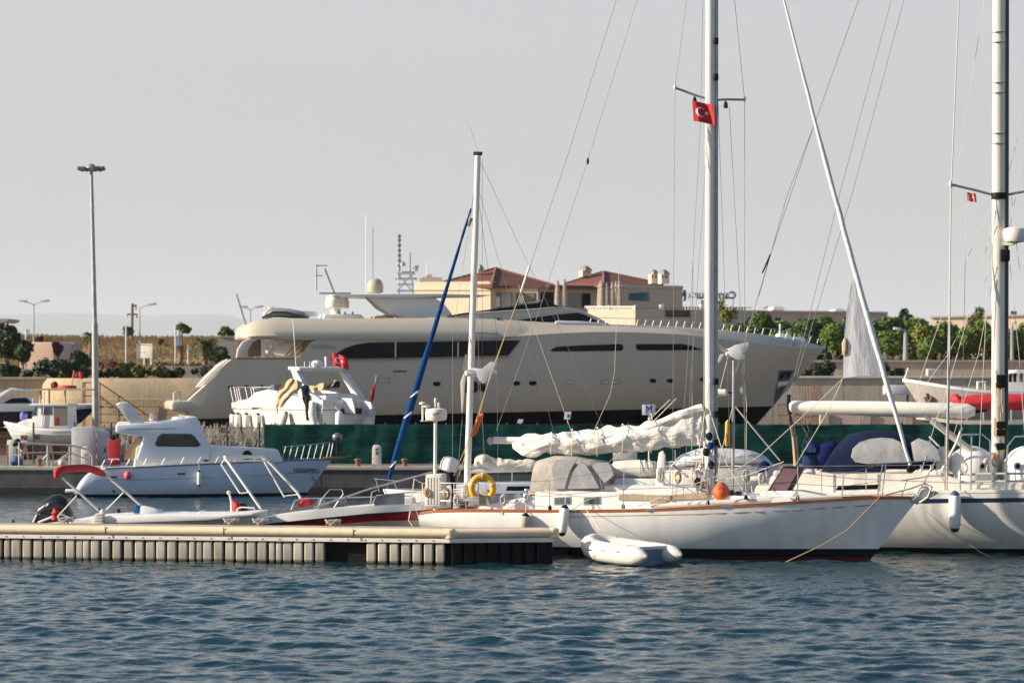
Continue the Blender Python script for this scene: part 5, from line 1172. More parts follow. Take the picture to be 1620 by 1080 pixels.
MB().slab(SY, [(440, 537), (446, 537), (424, 566), (417, 566)], 3.2, 3.4).build('cross_brace', creamlight, sroot)
MB().slab(SY, [(428, 558), (430, 546), (446, 541), (480, 541), (478, 556), (455, 562)], -1.5, 1.8, bev=.15).build('deck_tender', whiteplain, sroot)
for x in (452, 460, 470): MB().tube([SY.pt(x, 562, 2.5), SY.pt(x+24, 538, 2.5)], .05, 7).build('stair_rail', tan, sroot)
# dark windows
sh.panel('saloon_window', glass, sroot, [(524, 566), (530, 561), (545, 551), (562, 545), (585, 541.5), (700, 540), (823, 538)], [(524, 567.5), (600, 567), (805, 561.5)], eps=.09, n=50, rows=5, thick=.12)
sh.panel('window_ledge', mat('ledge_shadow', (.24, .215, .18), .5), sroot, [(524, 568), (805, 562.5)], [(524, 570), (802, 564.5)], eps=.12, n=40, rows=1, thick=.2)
for x in (625, 724): sh.panel('window_mullion', whiteplain, sroot, [(x, 541), (x+1.6, 541)], [(x, 565), (x+1.6, 565)], eps=.12, n=2, rows=4)
sh.panel('side_window', glass, sroot, [(872, 553), (880, 548.5), (920, 546), (984, 544), (986, 547)], [(873, 555.5), (900, 555.5), (984, 554.5), (986, 552)], eps=.05, n=26, rows=3)
sh.panel('side_window', glass, sroot, [(1006, 546), (1010, 544), (1080, 544), (1094, 547), (1109, 552)], [(1007, 552), (1010, 554), (1060, 554), (1095, 553.5), (1110, 553)], eps=.05, n=26, rows=3)
for x, y, w, h, m_ in ((365, 613, 8, 5, 0), (390, 612, 6, 5, 0), (414, 611.5, 5, 5, 0), (691, 607, 11, 6, 0), (736, 612, 9, 17, 0), (751, 612, 9, 17, 0), (763, 612, 9, 14, 0), (817, 606, 11, 6, 0), (843, 606, 11, 6, 0), (903, 604, 11, 5, 1), (957, 604, 11, 6, 2), (976, 604, 11, 6, 2), (1033, 602, 10, 5.5, 0), (1060, 602, 10, 5.5, 0), (1113, 600, 10, 5.5, 0)):
    mm = (glass, creamlight, mat('aqua_blind', (.42, .55, .55), .4))[m_]
    f = sh.panel('porthole', mat('porthole_rim', (.22, .20, .17), .35), sroot, [(x-w/2-.8, y-h*.2), (x-w*.3, y-h/2-.8), (x+w*.3, y-h/2-.8), (x+w/2+.8, y-h*.2)], [(x-w/2-.8, y+h*.2), (x-w*.3, y+h/2+.8), (x+w*.3, y+h/2+.8), (x+w/2+.8, y+h*.2)], eps=.02, n=10, rows=4)
    sh.panel('porthole_pane', mm, f, [(x-w/2, y-h*.18), (x-w*.3, y-h/2), (x+w*.3, y-h/2), (x+w/2, y-h*.18)], [(x-w/2, y+h*.18), (x-w*.3, y+h/2), (x+w*.3, y+h/2), (x+w/2, y+h*.18)], eps=.032, n=10, rows=4)
sh.panel('shell_door', mat('blue_outline', (.22, .30, .38), .5), sroot, [(597.5, 597), (617, 597)], [(597.5, 606), (617, 606)], eps=.012, n=4, rows=2); sh.panel('shell_door_leaf', cream, sroot, [(598.8, 598.2), (615.7, 598.2)], [(598.8, 604.8), (615.7, 604.8)], eps=.02, n=4, rows=2)
sh.panel('vent_slot', mat('slot_dark', (.10, .09, .08), .6), sroot, [(622, 586), (644, 586)], [(622, 588.5), (644, 588.5)], eps=.02, n=4, rows=1)
text('hull_name', 'BARBARA', mat('silver_letter', (.42, .43, .45), .35), sroot, sh.on(512, 548.5, .03), .34, facing(SY), .02, .95)
# wheelhouse / flybridge
trunk('wheelhouse', [(640, 516), (640, 505), (705, 499.5), (760, 494), (850, 488), (884, 485), (905, 487.5), (925, 493), (945, 501), (966, 513), (966, 520), (640, 520)], 2.55, cream, sroot, SY, bev=.12)
MB().slab(SY, [(706, 500), (730, 495.5), (850, 479), (861, 474.5), (868, 476), (883, 484), (850, 487.5), (760, 493.6), (710, 501)], 2.50, 2.60, bev=.02).build('fly_windscreen', glass, sroot)
MB().slab(SY, [(858, 475), (862, 474), (884, 484), (880, 486)], -2.5, 2.5, bev=.02).build('fly_windscreen_front', glass, sroot)
ww = MB().slab(SY, [(796, 509.5), (858, 500.5), (882, 497.3), (914, 494.5), (926, 498), (948, 509), (900, 510)], 2.5, 2.62, bev=.02).build('wheelhouse_window', glass, sroot)
for x in (858, 884): MB().slab(SY, [(x, 508), (x-3, 498), (x-1.6, 498), (x+1.4, 508)], 2.6, 2.64).build('window_bar', cream, ww)
MB().slab(SY, [(786, 511), (787, 503), (791, 503), (791, 511)], 2.55, 2.9, bev=.05).build('side_light', black, sroot)
MB().slab(SY, [(878, 513), (880, 507), (924, 508), (960, 512), (962, 516)], -1.6, 3.0, bev=.12).build('sunpad', mat('bluish_cushion', (.66, .68, .72), .7), sroot)
# hardtop on its raked pylons
mb = MB(); mb.slab(SY, [(527, 467), (530, 465.5), (690, 464.5), (776, 466.5), (776, 467.5), (690, 469), (640, 470.5), (560, 469)], -2.2, 2.3, bev=.03); mb.build('hardtop', white, sroot)
for v0 in (1.5, -1.9):
    mb = MB(); mb.slab(SY, [(575, 469.5), (680, 469), (690, 472), (704, 482), (716, 497), (713, 502), (640, 503), (614, 497), (597, 487), (585, 477)], v0, v0+.35, bev=.08); mb.build('hardtop_pylon', white, sroot)
MB().slab(SY, [(576, 469.5), (580, 469.5), (600, 487), (618, 498), (640, 503), (632, 504), (611, 498), (594, 488)], 1.80, 1.9).build('pylon_edge', tan, sroot)
MB().tube([SY.pt(744, 467, 2), SY.pt(743, 493, 2)], .05, 6).build('hardtop_post', darksteel, sroot)
def dome(x, y0, y1, r, m_, v=0):
    c = SY.pt(x, y1, v); h = (y1-y0)/28.; return MB().lathe(c, [(r*.6, 0), (r*.95, h*.08), (r, h*.35), (r*.98, h*.55), (r*.8, h*.82), (r*.45, h*.96), (.02, h)], 22).build('satellite_dome', m_, sroot)
dome(593.5, 440, 464, .47, mat('tan_dome', (.44, .38, .27), .4, var=.06)); dome(528, 465, 488, .48, white, 1.0); dome(540, 467, 489, .45, white, -.6)
MB().lathe(SY.pt(531, 499, .5), [(.5, 0), (.3, .1), (.25, .35), (.4, .4)], 16).build('dome_base', white, sroot)
mb = MB(); mb.slab(SY, [(511, 505), (514, 496), (572, 497), (578, 505)], -1.6, 1.2, bev=.1); mb.build('deck_box', white, sroot)
mb = MB(); mb.slab(SY, [(594, 505), (596, 499), (612, 499), (616, 496), (622, 498), (624, 505)], -1, 1.5, bev=.08); mb.build('deck_seat', tan, sroot)
for x in (536, 546, 558): MB().tube([SY.pt(x, 499, 1), SY.pt(x, 493, 1)], .05, 6).build('deck_fitting', darksteel, sroot)
# mast with aerials
mb = MB()
for x, v in ((629, .3), (651, .3), (629, -.5), (651, -.5)): mb.tube([SY.pt(x+3, 465, v), SY.pt(x, 432, v)], .05, 6)
for y in (460, 450, 441, 433):
    mb.tube([SY.pt(628, y, .3), SY.pt(655, y, .3)], .06, 6); mb.tube([SY.pt(628, y, -.5), SY.pt(655, y, -.5)], .05, 6)
mb.tube([SY.pt(629, 460, .3), SY.pt(652, 433, .3)], .04, 6); mb.tube([SY.pt(652, 460, .3), SY.pt(629, 433, .3)], .04, 6)
mb.build('aerial_mast', alloy, sroot)
mb = MB(); mb.tube([SY.pt(632, 440), SY.pt(632, 370)], [.06, .05], 6)
for y in (374, 380, 388, 396, 404, 412, 420): mb.box(SY.pt(632, y, 0), (.18, .14, .13))
mb.build('light_mast', mat('aerial_grey', (.20, .19, .17), .6), sroot)
mb = MB(); mb.tube([SY.pt(649, 435), SY.pt(649, 400)], .04, 6); mb.slab(SY, [(633, 434), (636, 429), (656, 429), (657, 434)], -.3, .3)
mb.lathe(SY.pt(637, 421), [(.16, 0), (.18, .1), (.08, .25)], 10); mb.lathe(SY.pt(656, 428), [(.12, 0), (.2, .12), (.06, .2)], 10, axis=(.6, 0, .8)); mb.lathe(SY.pt(660, 425), [(.05, 0), (.14, .2)], 10); mb.tube([SY.pt(625, 441), SY.pt(660, 441)], .07, 6); mb.build('aerial_group', alloy, sroot)
for pts in ([(579, 470), (579, 340)], [(590, 440), (590, 360)], [(675, 436), (675, 416)]): MB().tube([SY.pt(x, y, .8) for x, y in pts], .022, 5).build('whip_aerial', alloy, sroot)
mb = MB(); mb.tube([SY.pt(500, 460, 1), SY.pt(500, 418, 1)], .06, 6); mb.tube([SY.pt(500, 420, 1), SY.pt(518, 420, 1)], .03, 5); mb.tube([SY.pt(500, 436, 1), SY.pt(510, 436, 1)], .03, 5); mb.tube([SY.pt(514, 425, 1), SY.pt(529, 463, 1)], .05, 6); mb.tube([SY.pt(505, 464, 1), SY.pt(555, 464, 1)], .05, 6); mb.build('aerial_frame', galv, sroot)
MB().tube([SY.pt(390, 517, 1.5), SY.pt(374, 465, 1.5)], [.06, .05], 7).build('flag_staff', galv, sroot)
# tender and gear on the top deck
rings = lumpy([SY.pt(418, 505, 1), SY.pt(422, 498, 1), SY.pt(434, 494, 1), SY.pt(452, 495, 1), SY.pt(475, 498, 1), SY.pt(489, 502, 1)], [(.1, .3), (.25, .7), (.28, .8), (.27, .8), (.22, .7), (.05, .2)], .05, 16, 3)
MB().loft(rings).build('rescue_tender', mat('tender_grey', (.36, .35, .33), .6), sroot)
MB().tube([SY.pt(415, 503, 1.8), SY.pt(432, 494, 1.8), SY.pt(452, 494, 1.8), SY.pt(486, 503, 1.8)], .07, 7).build('tender_trim', darksteel, sroot)
MB().slab(SY, [(424, 494), (426, 485), (433, 484), (435, 494)], .3, .9, bev=.06).build('tender_outboard', offwhite, sroot)
MB().slab(SY, [(440, 495), (452, 490), (500, 492), (505, 499), (470, 503)], -.6, .3, bev=.1).build('jet_ski', white, sroot)
# bow: rail posts, windlass pieces, anchor pocket
for i in range(30):
    x = 932+i*12.4; k_ = min(1, i/3); y = float(np.interp(x, [932, 960, 1060, 1150, 1220, 1270, 1305], [512, 513, 516, 522, 530, 539, 548]))
    bb_ = float(np.interp(x, [p[0] for p in bul], [p[3]-p[4] for p in bul])); a = SY.pt(x, y, bb_); MB().tube([a-Vector((0, 0, .05)), a+Vector((.12, 0, .28+.05*k_))], .014, 5).build('rail_post', alloy, sroot)
pts = []
for i in range(14):
    x = 932+i*27; y = float(np.interp(x, [932, 960, 1060, 1150, 1220, 1270, 1305], [512, 513, 516, 522, 530, 539, 548])); pts.append(SY.pt(x, y, float(np.interp(x, [p[0] for p in bul], [p[3]-p[4] for p in bul])))+Vector((.12, 0, .36)))
MB().tube(pts, .018, 5).build('bow_rail', steel, sroot)
MB().slab(SY, [(1229, 537), (1234, 527), (1250, 529), (1262, 539)], -.5, .4, bev=.08).build('windlass', white, sroot)
MB().slab(SY, [(1254, 540), (1260, 533), (1274, 534), (1276, 544)], -.3, .3, bev=.08).build('windlass', white, sroot)
MB().tube([SY.pt(1234, 530, .5), SY.pt(1234, 512, .5)], .05, 6).build('bow_light', white, sroot)
sh.panel('anchor_pocket', mat('pocket_steel', (.20, .19, .18), .35, .5), sroot, [(1233, 586), (1258, 585)], [(1224, 640), (1234, 629)], eps=.05, n=6, rows=6)
sh.panel('pocket_recess', black, sroot, [(1236, 589), (1253, 588)], [(1233, 600), (1247, 599)], eps=.07, n=5, rows=2)
sh.panel('anchor', white, sroot, [(1232, 604), (1249, 602)], [(1231, 613), (1245, 608)], eps=.3, n=5, rows=3, thick=.3)
for x in (1188, 1193, 1252, 1256): sh.panel('fairlead', galv, sroot, [(x, 543.5 if x < 1200 else 542), (x+3.5, 543.5 if x < 1200 else 542.5)], [(x, 547 if x < 1200 else 546), (x+3.5, 547.5 if x < 1200 else 546.5)], eps=-.02, n=3, rows=1)
for u in (-10, -3, 4, 11):
    for v in (-1.2, 1.2): MB().bx(SY.W(u, v, QZ)-Vector((.5, .5, 0)), SY.W(u, v, QZ)+Vector((.5, .5, .5))).build('keel_block', mat('timber_block', (.25, .17, .1), .9), sroot)

# ================= WHITE EXPRESS CRUISER ASHORE =================
J = PL(552, 157.5, -48)
jroot = thing('motor_cruiser', 'white sports cruiser ashore under a radar arch, seen from its stern quarter', 'motorboat', (GX(500, 160), 160, QZ))
jw = mat('sports_gelcoat', (.68, .66, .61), .3, var=.08, dirt=.3)  # one even off-white base for the whole cruiser
def jhull():
    st = [(0.0, 3.95, 1.75, 2.0), (-1.5, 3.95, 1.85, 1.9), (-3.5, 4.0, 1.85, 1.85), (-5.5, 4.1, 1.62, 1.9), (-7.4, 4.15, 1.15, 2.05), (-8.5, 4.16, .72, 2.4), (-9.3, 4.15, .34, 3.1), (-9.95, 4.10, .03, 3.85)]
    A2 = interp(st, 5); rings = []
    for u, zs, b, zk in A2:
        zc = zk+.62*(1 if u > -7 else 1+.18*(-7-u)); zc = min(zc, zs-.1); bc = b*.93
        near = [J.W(u, v, z) for v, z in ((b*.96, zs), (b, zs-.12), (b*1.0, zs-.3), (bc+.02, zc+.12), (bc, zc), (bc*.5, (zc+zk)/2), (0, zk))]
        far = [J.W(u, -v, z) for v, z in ((bc*.5, (zc+zk)/2), (bc, zc), (bc+.02, zc+.12), (b*1.0, zs-.3), (b, zs-.12), (b*.96, zs))]
        rings.append(near+far)
    MB().loft(rings).build('hull', bandmat('cruiser_ashore_paint', [(-5, (.62, .60, .55)), (2.78, (.35, .03, .03)), (2.86, (.68, .66, .61)), (3.78, (.20, .20, .22)), (3.83, (.68, .66, .61))]), jroot, ang=30)
    # foredeck crown
    rings = []
    for u, zs, b, zk in A2:
        c = .05+.62*max(0, min(1, (u+9.9)/5.0)) if u < -2.8 else .5
        rings.append([J.W(u, b*.95*f, zs-.05+c*(1-abs(f)**2.2)) for f in (1, .8, .5, .2, 0, -.2, -.5, -.8, -1)])
    MB().loft(rings[8:], close=False, caps=False).build('foredeck', jw, jroot)
jhull()
def jbox(n, m, u0, u1, v0, v1, z0, z1, bev=.06): 
    mb = MB(); mb.prism([J.W(u0, v0, z0), J.W(u1, v0, z0), J.W(u1, v1, z0), J.W(u0, v1, z0)], (0, 0, z1-z0), bev=bev); return mb.build(n, m, jroot)
def jside(n, m, poly, v0, v1, bev=.05):
    mb = MB(); mb.prism([J.W(u, v1, z) for u, z in poly], J.n*(v0-v1), bev=bev); return mb.build(n, m, jroot)
for sg in (1, -1): jside('cockpit_side', jw, [(-.1, 3.9), (-.1, 4.15), (-1.4, 4.35), (-3.2, 4.72), (-4.6, 4.85), (-5.6, 4.7), (-6.4, 4.25), (-6.4, 3.9)], sg*1.5, sg*1.78, .08)
jbox('transom', jw, -.35, -.02, -1.7, 1.7, 3.2, 4.35); jbox('stern_platform', jw, -.1, .6, -1.6, 1.6, 2.75, 2.95)
jbox('engine_hatch', jw, -1.3, -.3, -1.3, 1.3, 4.1, 4.55); jbox('cockpit_seat', mat('quilted_cover', (.62, .62, .62), .7, bump=.5, bscale=4), -2.0, -1.1, -1.3, .4, 4.1, 4.65)
jbox('windscreen', clear, -5.0, -4.7, -1.2, 1.2, 4.7, 5.1, .02)
mb = MB(); mb.prism([J.W(.0, -1.0, 3.9), J.W(.0, .5, 3.9), J.W(.0, .5, 3.6), J.W(.0, -1.0, 3.6)], J.u*.03); mb.build('vent_grille', mat('maroon_vent', (.08, .012, .02), .5), jroot)
for v in (-1.5, -.9, -.2, .5): 
    mb = MB(); mb.prism([J.W(.0, v, 4.2), J.W(.0, v+.45, 4.2), J.W(.0, v+.45, 3.95), J.W(.0, v, 3.95)], J.u*.02); mb.build('transom_panel', mat('panel_shadow', (.50, .52, .55), .5), jroot)
# radar arch: two raked legs and the top
for sg in (1, -1):
    jside('arch_leg', jw, [(-1.1, 4.2), (-.5, 4.2), (-.8, 4.5), (-2.2, 5.85), (-2.6, 5.95), (-2.4, 5.6)] if sg < 0 else [(-1.9, 4.3), (-.25, 4.2), (-.4, 4.4), (-1.35, 4.75), (-2.4, 5.98), (-2.8, 6.02)], sg*1.35, sg*1.68, .06)
mb = MB(); mb.prism([J.W(-2.85, 1.75, 5.86), J.W(-2.05, 1.6, 5.8), J.W(-2.05, -1.6, 5.8), J.W(-2.85, -1.75, 5.86)], (0, 0, .18), bev=.06); mb.build('arch_top', jw, jroot)
MB().lathe(J.W(-2.5, .1, 6.02), [(.12, 0), (.28, .05), (.3, .2), (.2, .32), (.05, .34)], 16).build('arch_radar', white, jroot)
MB().tube([J.W(-2.5, -.5, 6.0), J.W(-2.5, -.5, 6.55)], [.06, .09], 8).build('arch_light', white, jroot)
MB().tube([J.W(-2.6, 1.4, 6.0), J.W(-2.8, 1.45, 8.5)], .018, 5).build('whip_aerial', whiteplain, jroot)
for u, v in ((-2.5, .9), (-2.5, .55)): MB().tube([J.W(u, v, 6.0), J.W(u, v, 6.3)], .05, 6).build('horn', galv, jroot)
# tan covers
def drape(n, m, left, right, v0, amp, parent, seed):
    """a hanging cloth between two traced edges, with folds"""
    A1 = interp([list(map(float, p)) for p in left], 5); A2_ = interp([list(map(float, p)) for p in right], 5); R_d = []
    for j in range(len(A1)):
        r = []
        for i in range(15):
            f = i/14; x = A1[j][0]+(A2_[j][0]-A1[j][0])*f; y = A1[j][1]+(A2_[j][1]-A1[j][1])*f
            r.append(J.pt(x, y, v0+amp*sin(f*13+seed+.15*j)+amp*1.5*noise.noise(Vector((f*4, j*.25, seed)))))
        R_d.append(r)
    mb = MB(); mb.loft(R_d, close=False, caps=False); mb.loft([[p-J.n*.05 for p in r] for r in R_d], close=False, caps=False); return mb.build(n, m, parent, ang=80)
drape('windscreen_cover', tan, [(455, 598), (445, 610), (435, 624), (432, 640), (437, 654)], [(471, 601), (471, 612), (462, 622), (450, 637), (444, 654)], 1.82, .06, jroot, 2)
drape('cockpit_cover', tan, [(484, 611), (488, 615), (494, 619)], [(531, 601), (526, 610), (516, 616)], .2, .08, jroot, 5)
MB().slab(J, [(518, 613), (522, 603), (531, 603), (530, 613)], -.2, .1).build('dark_opening', black, jroot)
drape('quilted_cover', mat('quilted_cover', (.60, .61, .63), .7), [(520, 628), (521, 640), (522, 652)], [(556, 630), (560, 642), (562, 654)], .35, .05, jroot, 1)
drape('quilted_cover', mat('quilted_cover', (.60, .61, .63), .7), [(557, 630), (560, 644), (562, 658)], [(586, 636), (590, 648), (592, 660)], -.9, .07, jroot, 8)
MB().loft(lumpy([J.W(-1.3, 1.75, 4.0), J.W(-1.35, 1.8, 4.5), J.W(-1.5, 1.7, 5.0)], [(.07, .08), (.15, .12), (.2, .22)], .4, 14, 7)).build('navy_cover', navy, jroot, ang=80)
MB().tube([J.W(-1.2, 1.8, 4.6), J.W(-1.1, 1.82, 3.3)], [.14, .08], 8).build('hanging_hose', black, jroot)
mb = MB()
for sg in (1, -1):
    for u, b in ((-9.6, .2), (-8.8, .55), (-7.8, 1.0), (-6.8, 1.3), (-5.8, 1.55)):
        mb.tube([J.W(u, b*sg, 4.2), J.W(u-.25, b*sg, 4.94)], .022, 6)
    mb.tube([J.W(-9.95, .1*sg, 4.92), J.W(-9.0, .5*sg, 4.94), J.W(-8.0, .95*sg, 4.95), J.W(-6.6, 1.35*sg, 4.95), J.W(-5.7, 1.55*sg, 4.85)], .026, 7)
mb.build('bow_rail', steel, jroot)
for i, (u, b) in enumerate(((-9.0, .5), (-8.0, .92), (-6.6, 1.42), (-5.2, 1.72))):
    fender(('white fender nearest the bow of the sports cruiser ashore', 'second white fender from the bow of the sports cruiser ashore', 'white fender hung amidships on the sports cruiser ashore', 'white fender below the tan cover of the sports cruiser')[i], J.W(u, b+.16, 3.6), .85, .17, line=J.W(u, b, 4.2))
fender('grey dark tipped fender tilted near the stern of the sports cruiser', J.W(-2.6, 2.02, 3.7), .9, .15, m=greycanvas, tip=black, line=J.W(-2.4, 1.8, 4.0), tilt=(-.3, -.1))
fender('fat white fender standing upright by the sports cruiser transom', J.W(.7, 1.2, 3.75), .85, .2, tip=whiteplain, line=J.W(.3, 1.2, 4.0))
MB().tube([J.W(-.5, 1.95, 4.2), J.W(-.4, 2.05, 3.5), J.W(-.2, 1.95, 2.7)], [.2, .22, .12], 10).build('corner_fender', jw, jroot)
MB().sph(J.W(.4, -.9, 3.1), (.3, .3, .32), 14, 10).build('round_buoy', offwhite, jroot)
flag('red crescent flag flying on the sports cruiser arch', J.W(-2.6, -.95, 6.75), J.W(-2.5, -.95, 6.1), .85, .25, dirx=(.95, -.2, 0), amp=.06)
mb = MB(); mb.tube([J.W(-.1, -1.6, 4.1), J.W(.15, -1.7, 5.6)], .025, 6); mb.build('ensign_staff', galv, jroot)
flag('drooping red flag on the stern staff of the sports cruiser', J.W(.12, -1.72, 5.35), J.W(0, -1.65, 4.3), .3, .55, dirx=(-.6, -.5, 0), amp=.06, crescent=False)
mb = MB()
for u in (-1, -3.5, -6.5):
    for v in (-1.3, 1.3): mb.tube([J.W(u, v*1.1, QZ), J.W(u, v*.9, 2.7)], .07, 6)
    mb.bx(J.W(u, 0, QZ)-Vector((.4, .4, 0)), J.W(u, 0, QZ)+Vector((.4, .4, .7)))
mb.build('cradle', rust, jroot)

# ================= FISHING BOAT AND DARK BOAT ON THE LEFT =================
L_ = PL(85, 158, -6)
lroot = thing('fishing_boat', 'small white wooden fishing boat with wheelhouse and canopy ashore at left', 'fishing boat', (GX(85, 158), 158, QZ))
lw_ = mat('blue_white_wood', (.64, .68, .68), .55, var=.1, dirt=.4)
lst = [(168, 678, 165, 700, 1.0, 3), (140, 678, 140, 704, 1.3, 2.5), (90, 680, 92, 706, 1.45, 2.3), (50, 677, 52, 705, 1.25, 2), (22, 672, 32, 700, .6, 1.5), (6, 668, 20, 694, .03, 1.1)]
lh = Hull(L_, lst); lh.body('hull', lw_, lroot); lh.deck(lw_, lroot, drop=.25); lh.rail('gunwale', whiteplain, lroot, h=.12)
trunk('wheelhouse', [(46, 678), (47, 668), (60, 640), (106, 640), (108, 678)], .95, whiteplain, lroot, L_)
MB().slab(L_, [(44, 641), (50, 638), (108, 638.5), (108, 641.5)], -1.05, 1.05, bev=.03).build('wheelhouse_roof', whiteplain, lroot)
for pl_ in ([(49, 657), (56, 642.5), (58, 642.5), (57, 657)], [(65, 656), (65, 643), (82, 643), (82, 656)]): MB().slab(L_, pl_, .9, .97, bev=.01).build('window', clear, lroot)
MB().slab(L_, [(85, 673), (85, 643), (106, 643), (107, 673)], .93, .965).build('door_opening', mat('cabin_dark', (.16, .14, .12), .7), lroot)
MB().slab(L_, [(87, 672), (87, 660), (92, 660), (92, 672)], .96, .98).build('door_panel', redp, lroot)
MB().slab(L_, [(27, 679), (28, 668), (44, 662), (48, 679)], -.7, .7, bev=.05).build('fore_box', whiteplain, lroot)
MB().loft(lumpy([L_.pt(34, 664), L_.pt(38, 658), L_.pt(43, 655)], [(.1, .15), (.22, .3), (.05, .1)], .3, 12, 4)).build('blue_bundle', mat('pale_blue_net', (.12, .15, .45), .8), lroot, ang=80)
for x, y in ((64, 678), (78, 678), (103, 640)):
    for v in (.9, -.9): MB().tube([L_.pt(x, y, v), L_.pt(x, 617, v)], .05, 6).build('canopy_post', goldrope, lroot)
mb = MB(); mb.slab(L_, [(45, 617.5), (45, 615.5), (90, 613), (134, 615.5), (134, 617.5)], -1.1, 1.1); mb.build('canopy', tan, lroot)
c = L_.pt(106, 613, .4); MB().tube([c+Vector((.40*cos(a), .40*sin(a), .02)) for a in np.linspace(0, 2*pi, 25)], .1, 9).build('lifebuoy', mat('faded_red_buoy', (.5, .07, .06), .6), lroot)
MB().loft(lumpy([L_.pt(82, 614), L_.pt(86, 610), L_.pt(92, 614)], [(.05, .1), (.24, .25), (.05, .1)], .4, 12, 9)).build('net_heap', mat('maroon_net', (.18, .03, .04), .9), lroot, ang=80)
mb = MB(); mb.tube([L_.pt(52, 640, .6), L_.pt(52, 630, .6), L_.pt(63, 630, .6), L_.pt(63, 640, .6)], .04, 6); mb.tube([L_.pt(66, 680, 1.0), L_.pt(70, 640, 1.0), L_.pt(70, 620, 1.0)], .03, 6); mb.build('roof_rail', galv, lroot)
MB().tube([L_.pt(112, 616, .3), L_.pt(117, 586, .3)], .03, 6).build('flag_staff', goldrope, lroot)
flag('red crescent flag on the fishing boat staff beside the tall lamp mast', L_.pt(116.6, 587, .3), L_.pt(115.4, 597, .3), .5, .08, amp=.05)
lh.panel('hull_patch', mat('maroon_patch', (.12, .03, .03), .6), lroot, [(32, 688), (42, 688)], [(33, 696), (42, 696)], eps=.03, n=4, rows=2); lh.panel('hull_patch', mat('slate_patch', (.12, .17, .23), .6), lroot, [(54, 687), (63, 687)], [(54, 695), (63, 695)], eps=.03, n=4, rows=2)
for x in (40, 80, 120): MB().slab(L_, [(x-8, 738), (x-2, 704), (x+2, 704), (x+8, 738), (x+5, 738), (x, 712), (x-5, 738)], -.8, .8).build('trestle', rust, lroot)
B2 = PL(40, 167, 4)
broot = thing('cabin_boat', 'dark hulled cabin boat with swept white top ashore behind the fishing boat', 'motorboat', (GX(40, 167), 167, QZ))
bst = [(-90, 645, -88, 676, 1.2, 3), (0, 647, 0, 682, 1.6, 2.4), (70, 645, 68, 682, 1.6, 2.2), (120, 643, 112, 676, 1.1, 1.7), (156, 642, 128, 668, .03, 1.1)]
bh = Hull(B2, bst); bh.body('hull', mat('navy_black_hull', (.012, .016, .035), .2), broot)
bh.panel('white_topside', mat('grey_white_top', (.62, .63, .64), .4), broot, [(-80, 637), (0, 638), (70, 639), (120, 640), (154, 641)], [(-80, 650), (0, 651), (70, 650), (120, 648), (154, 644)], eps=.05, n=30, rows=3, thick=.3)
bh.deck(white, broot, drop=-.1)
trunk('coachroof', [(-60, 642), (0, 636), (22, 628), (40, 627), (50, 634), (70, 640), (110, 642)], 1.1, mat('grey_white_top', (.62, .63, .64), .4), broot, B2)
MB().slab(B2, [(4, 638), (18, 630), (42, 629), (50, 637)], 1.05, 1.14).build('side_window', glass, broot)
for sg in (1, -1): MB().tube([B2.pt(-20, 640, 1.2*sg), B2.pt(5, 625, 1.2*sg), B2.pt(18, 617, 1.1*sg), B2.pt(45, 619, 1.0*sg)], [.14, .16, .14, .06], 8).build('arch', mat('grey_white_top', (.62, .63, .64), .4), broot)
MB().tube([B2.pt(18, 617, 1.1), B2.pt(18, 616.5, -1.1)], .12, 8).build('arch_top', mat('grey_white_top', (.62, .63, .64), .4), broot)
MB().bx(B2.W(-3, -.6, QZ), B2.W(3, .6, QZ+1.3)).build('cradle', rust, broot)

# ================= YARD FURNITURE, LEFT =================
lm = thing('floodlight_mast', 'tall grey steel floodlight mast standing in the boat yard', 'light mast', (GX(151, 166), 166, QZ))
MB().tube([P(151.5, 722, 166), P(150, 512, 166)], [.19, .165], 14).build('lower_pole', galv, lm)
MB().tube([P(150, 512, 166), P(147, 380, 166), P(144.5, 268, 166)], [.13, .11, .085], 14).build('upper_pole', galv, lm)
mb = MB(); mb.lathe(P(144, 271, 166), [(.15, 0), (.3, .1), (.3, .24), (.12, .4)], 12); mb.tube([P(124, 266, 166), P(165, 266, 166)], .05, 6); mb.tube([P(130, 268, 165.2), P(158, 264, 166.8)], .05, 6); mb.build('head_frame', galv, lm)
for x, d in ((128, 166), (134, 165.3), (139, 166.6), (150, 165.3), (153, 166.7), (161, 166)): MB().box(P(x, 267.5, d), (.36, .3, .22), bev=.03, ry=.3 if x < 144 else -.3).build('floodlight', mat('lamp_housing', (.10, .10, .10), .5), lm)
MB().lathe(P(151.5, 722, 166), [(.4, 0), (.4, .05), (.22, .06), (.2, .5)], 12).build('base', galv, lm)
st_ = thing('steel_stairs', 'rusty tube stair landing against the tan wall beside the lamp mast', 'stairs', (GX(180, 188), 188, QZ))
D = 188
mb = MB()
for x in (131, 134, 158, 187, 188): mb.tube([P(x, 706, D), P(x, 605 if x < 187 else 625, D)], .045, 6)
for y in (605, 626, 643, 655): mb.tube([P(131, y, D), P(158, y, D)], .04, 6)
for y in (643, 655, 668): mb.tube([P(158, y, D), P(272, y, D)], .03, 6)
mb.tube([P(158, 606, D), P(188, 626, D), P(250, 668, D), P(262, 700, D)], .045, 6); mb.tube([P(158, 626, D), P(240, 690, D)], .045, 6); mb.tube([P(187, 655, D), P(187, 706, D)], .04)
mb.build('handrail', rust, st_)
for i in range(12): MB().box(P(162+i*7.5, 632+i*6.2, D+.6), (.28, 1.0, .05)).build('tread', rust, st_)
MB().slab(PL(145, D, 0), [(128, 645), (128, 642), (160, 642), (160, 645)], -1.2, 0).build('landing', rust, st_)
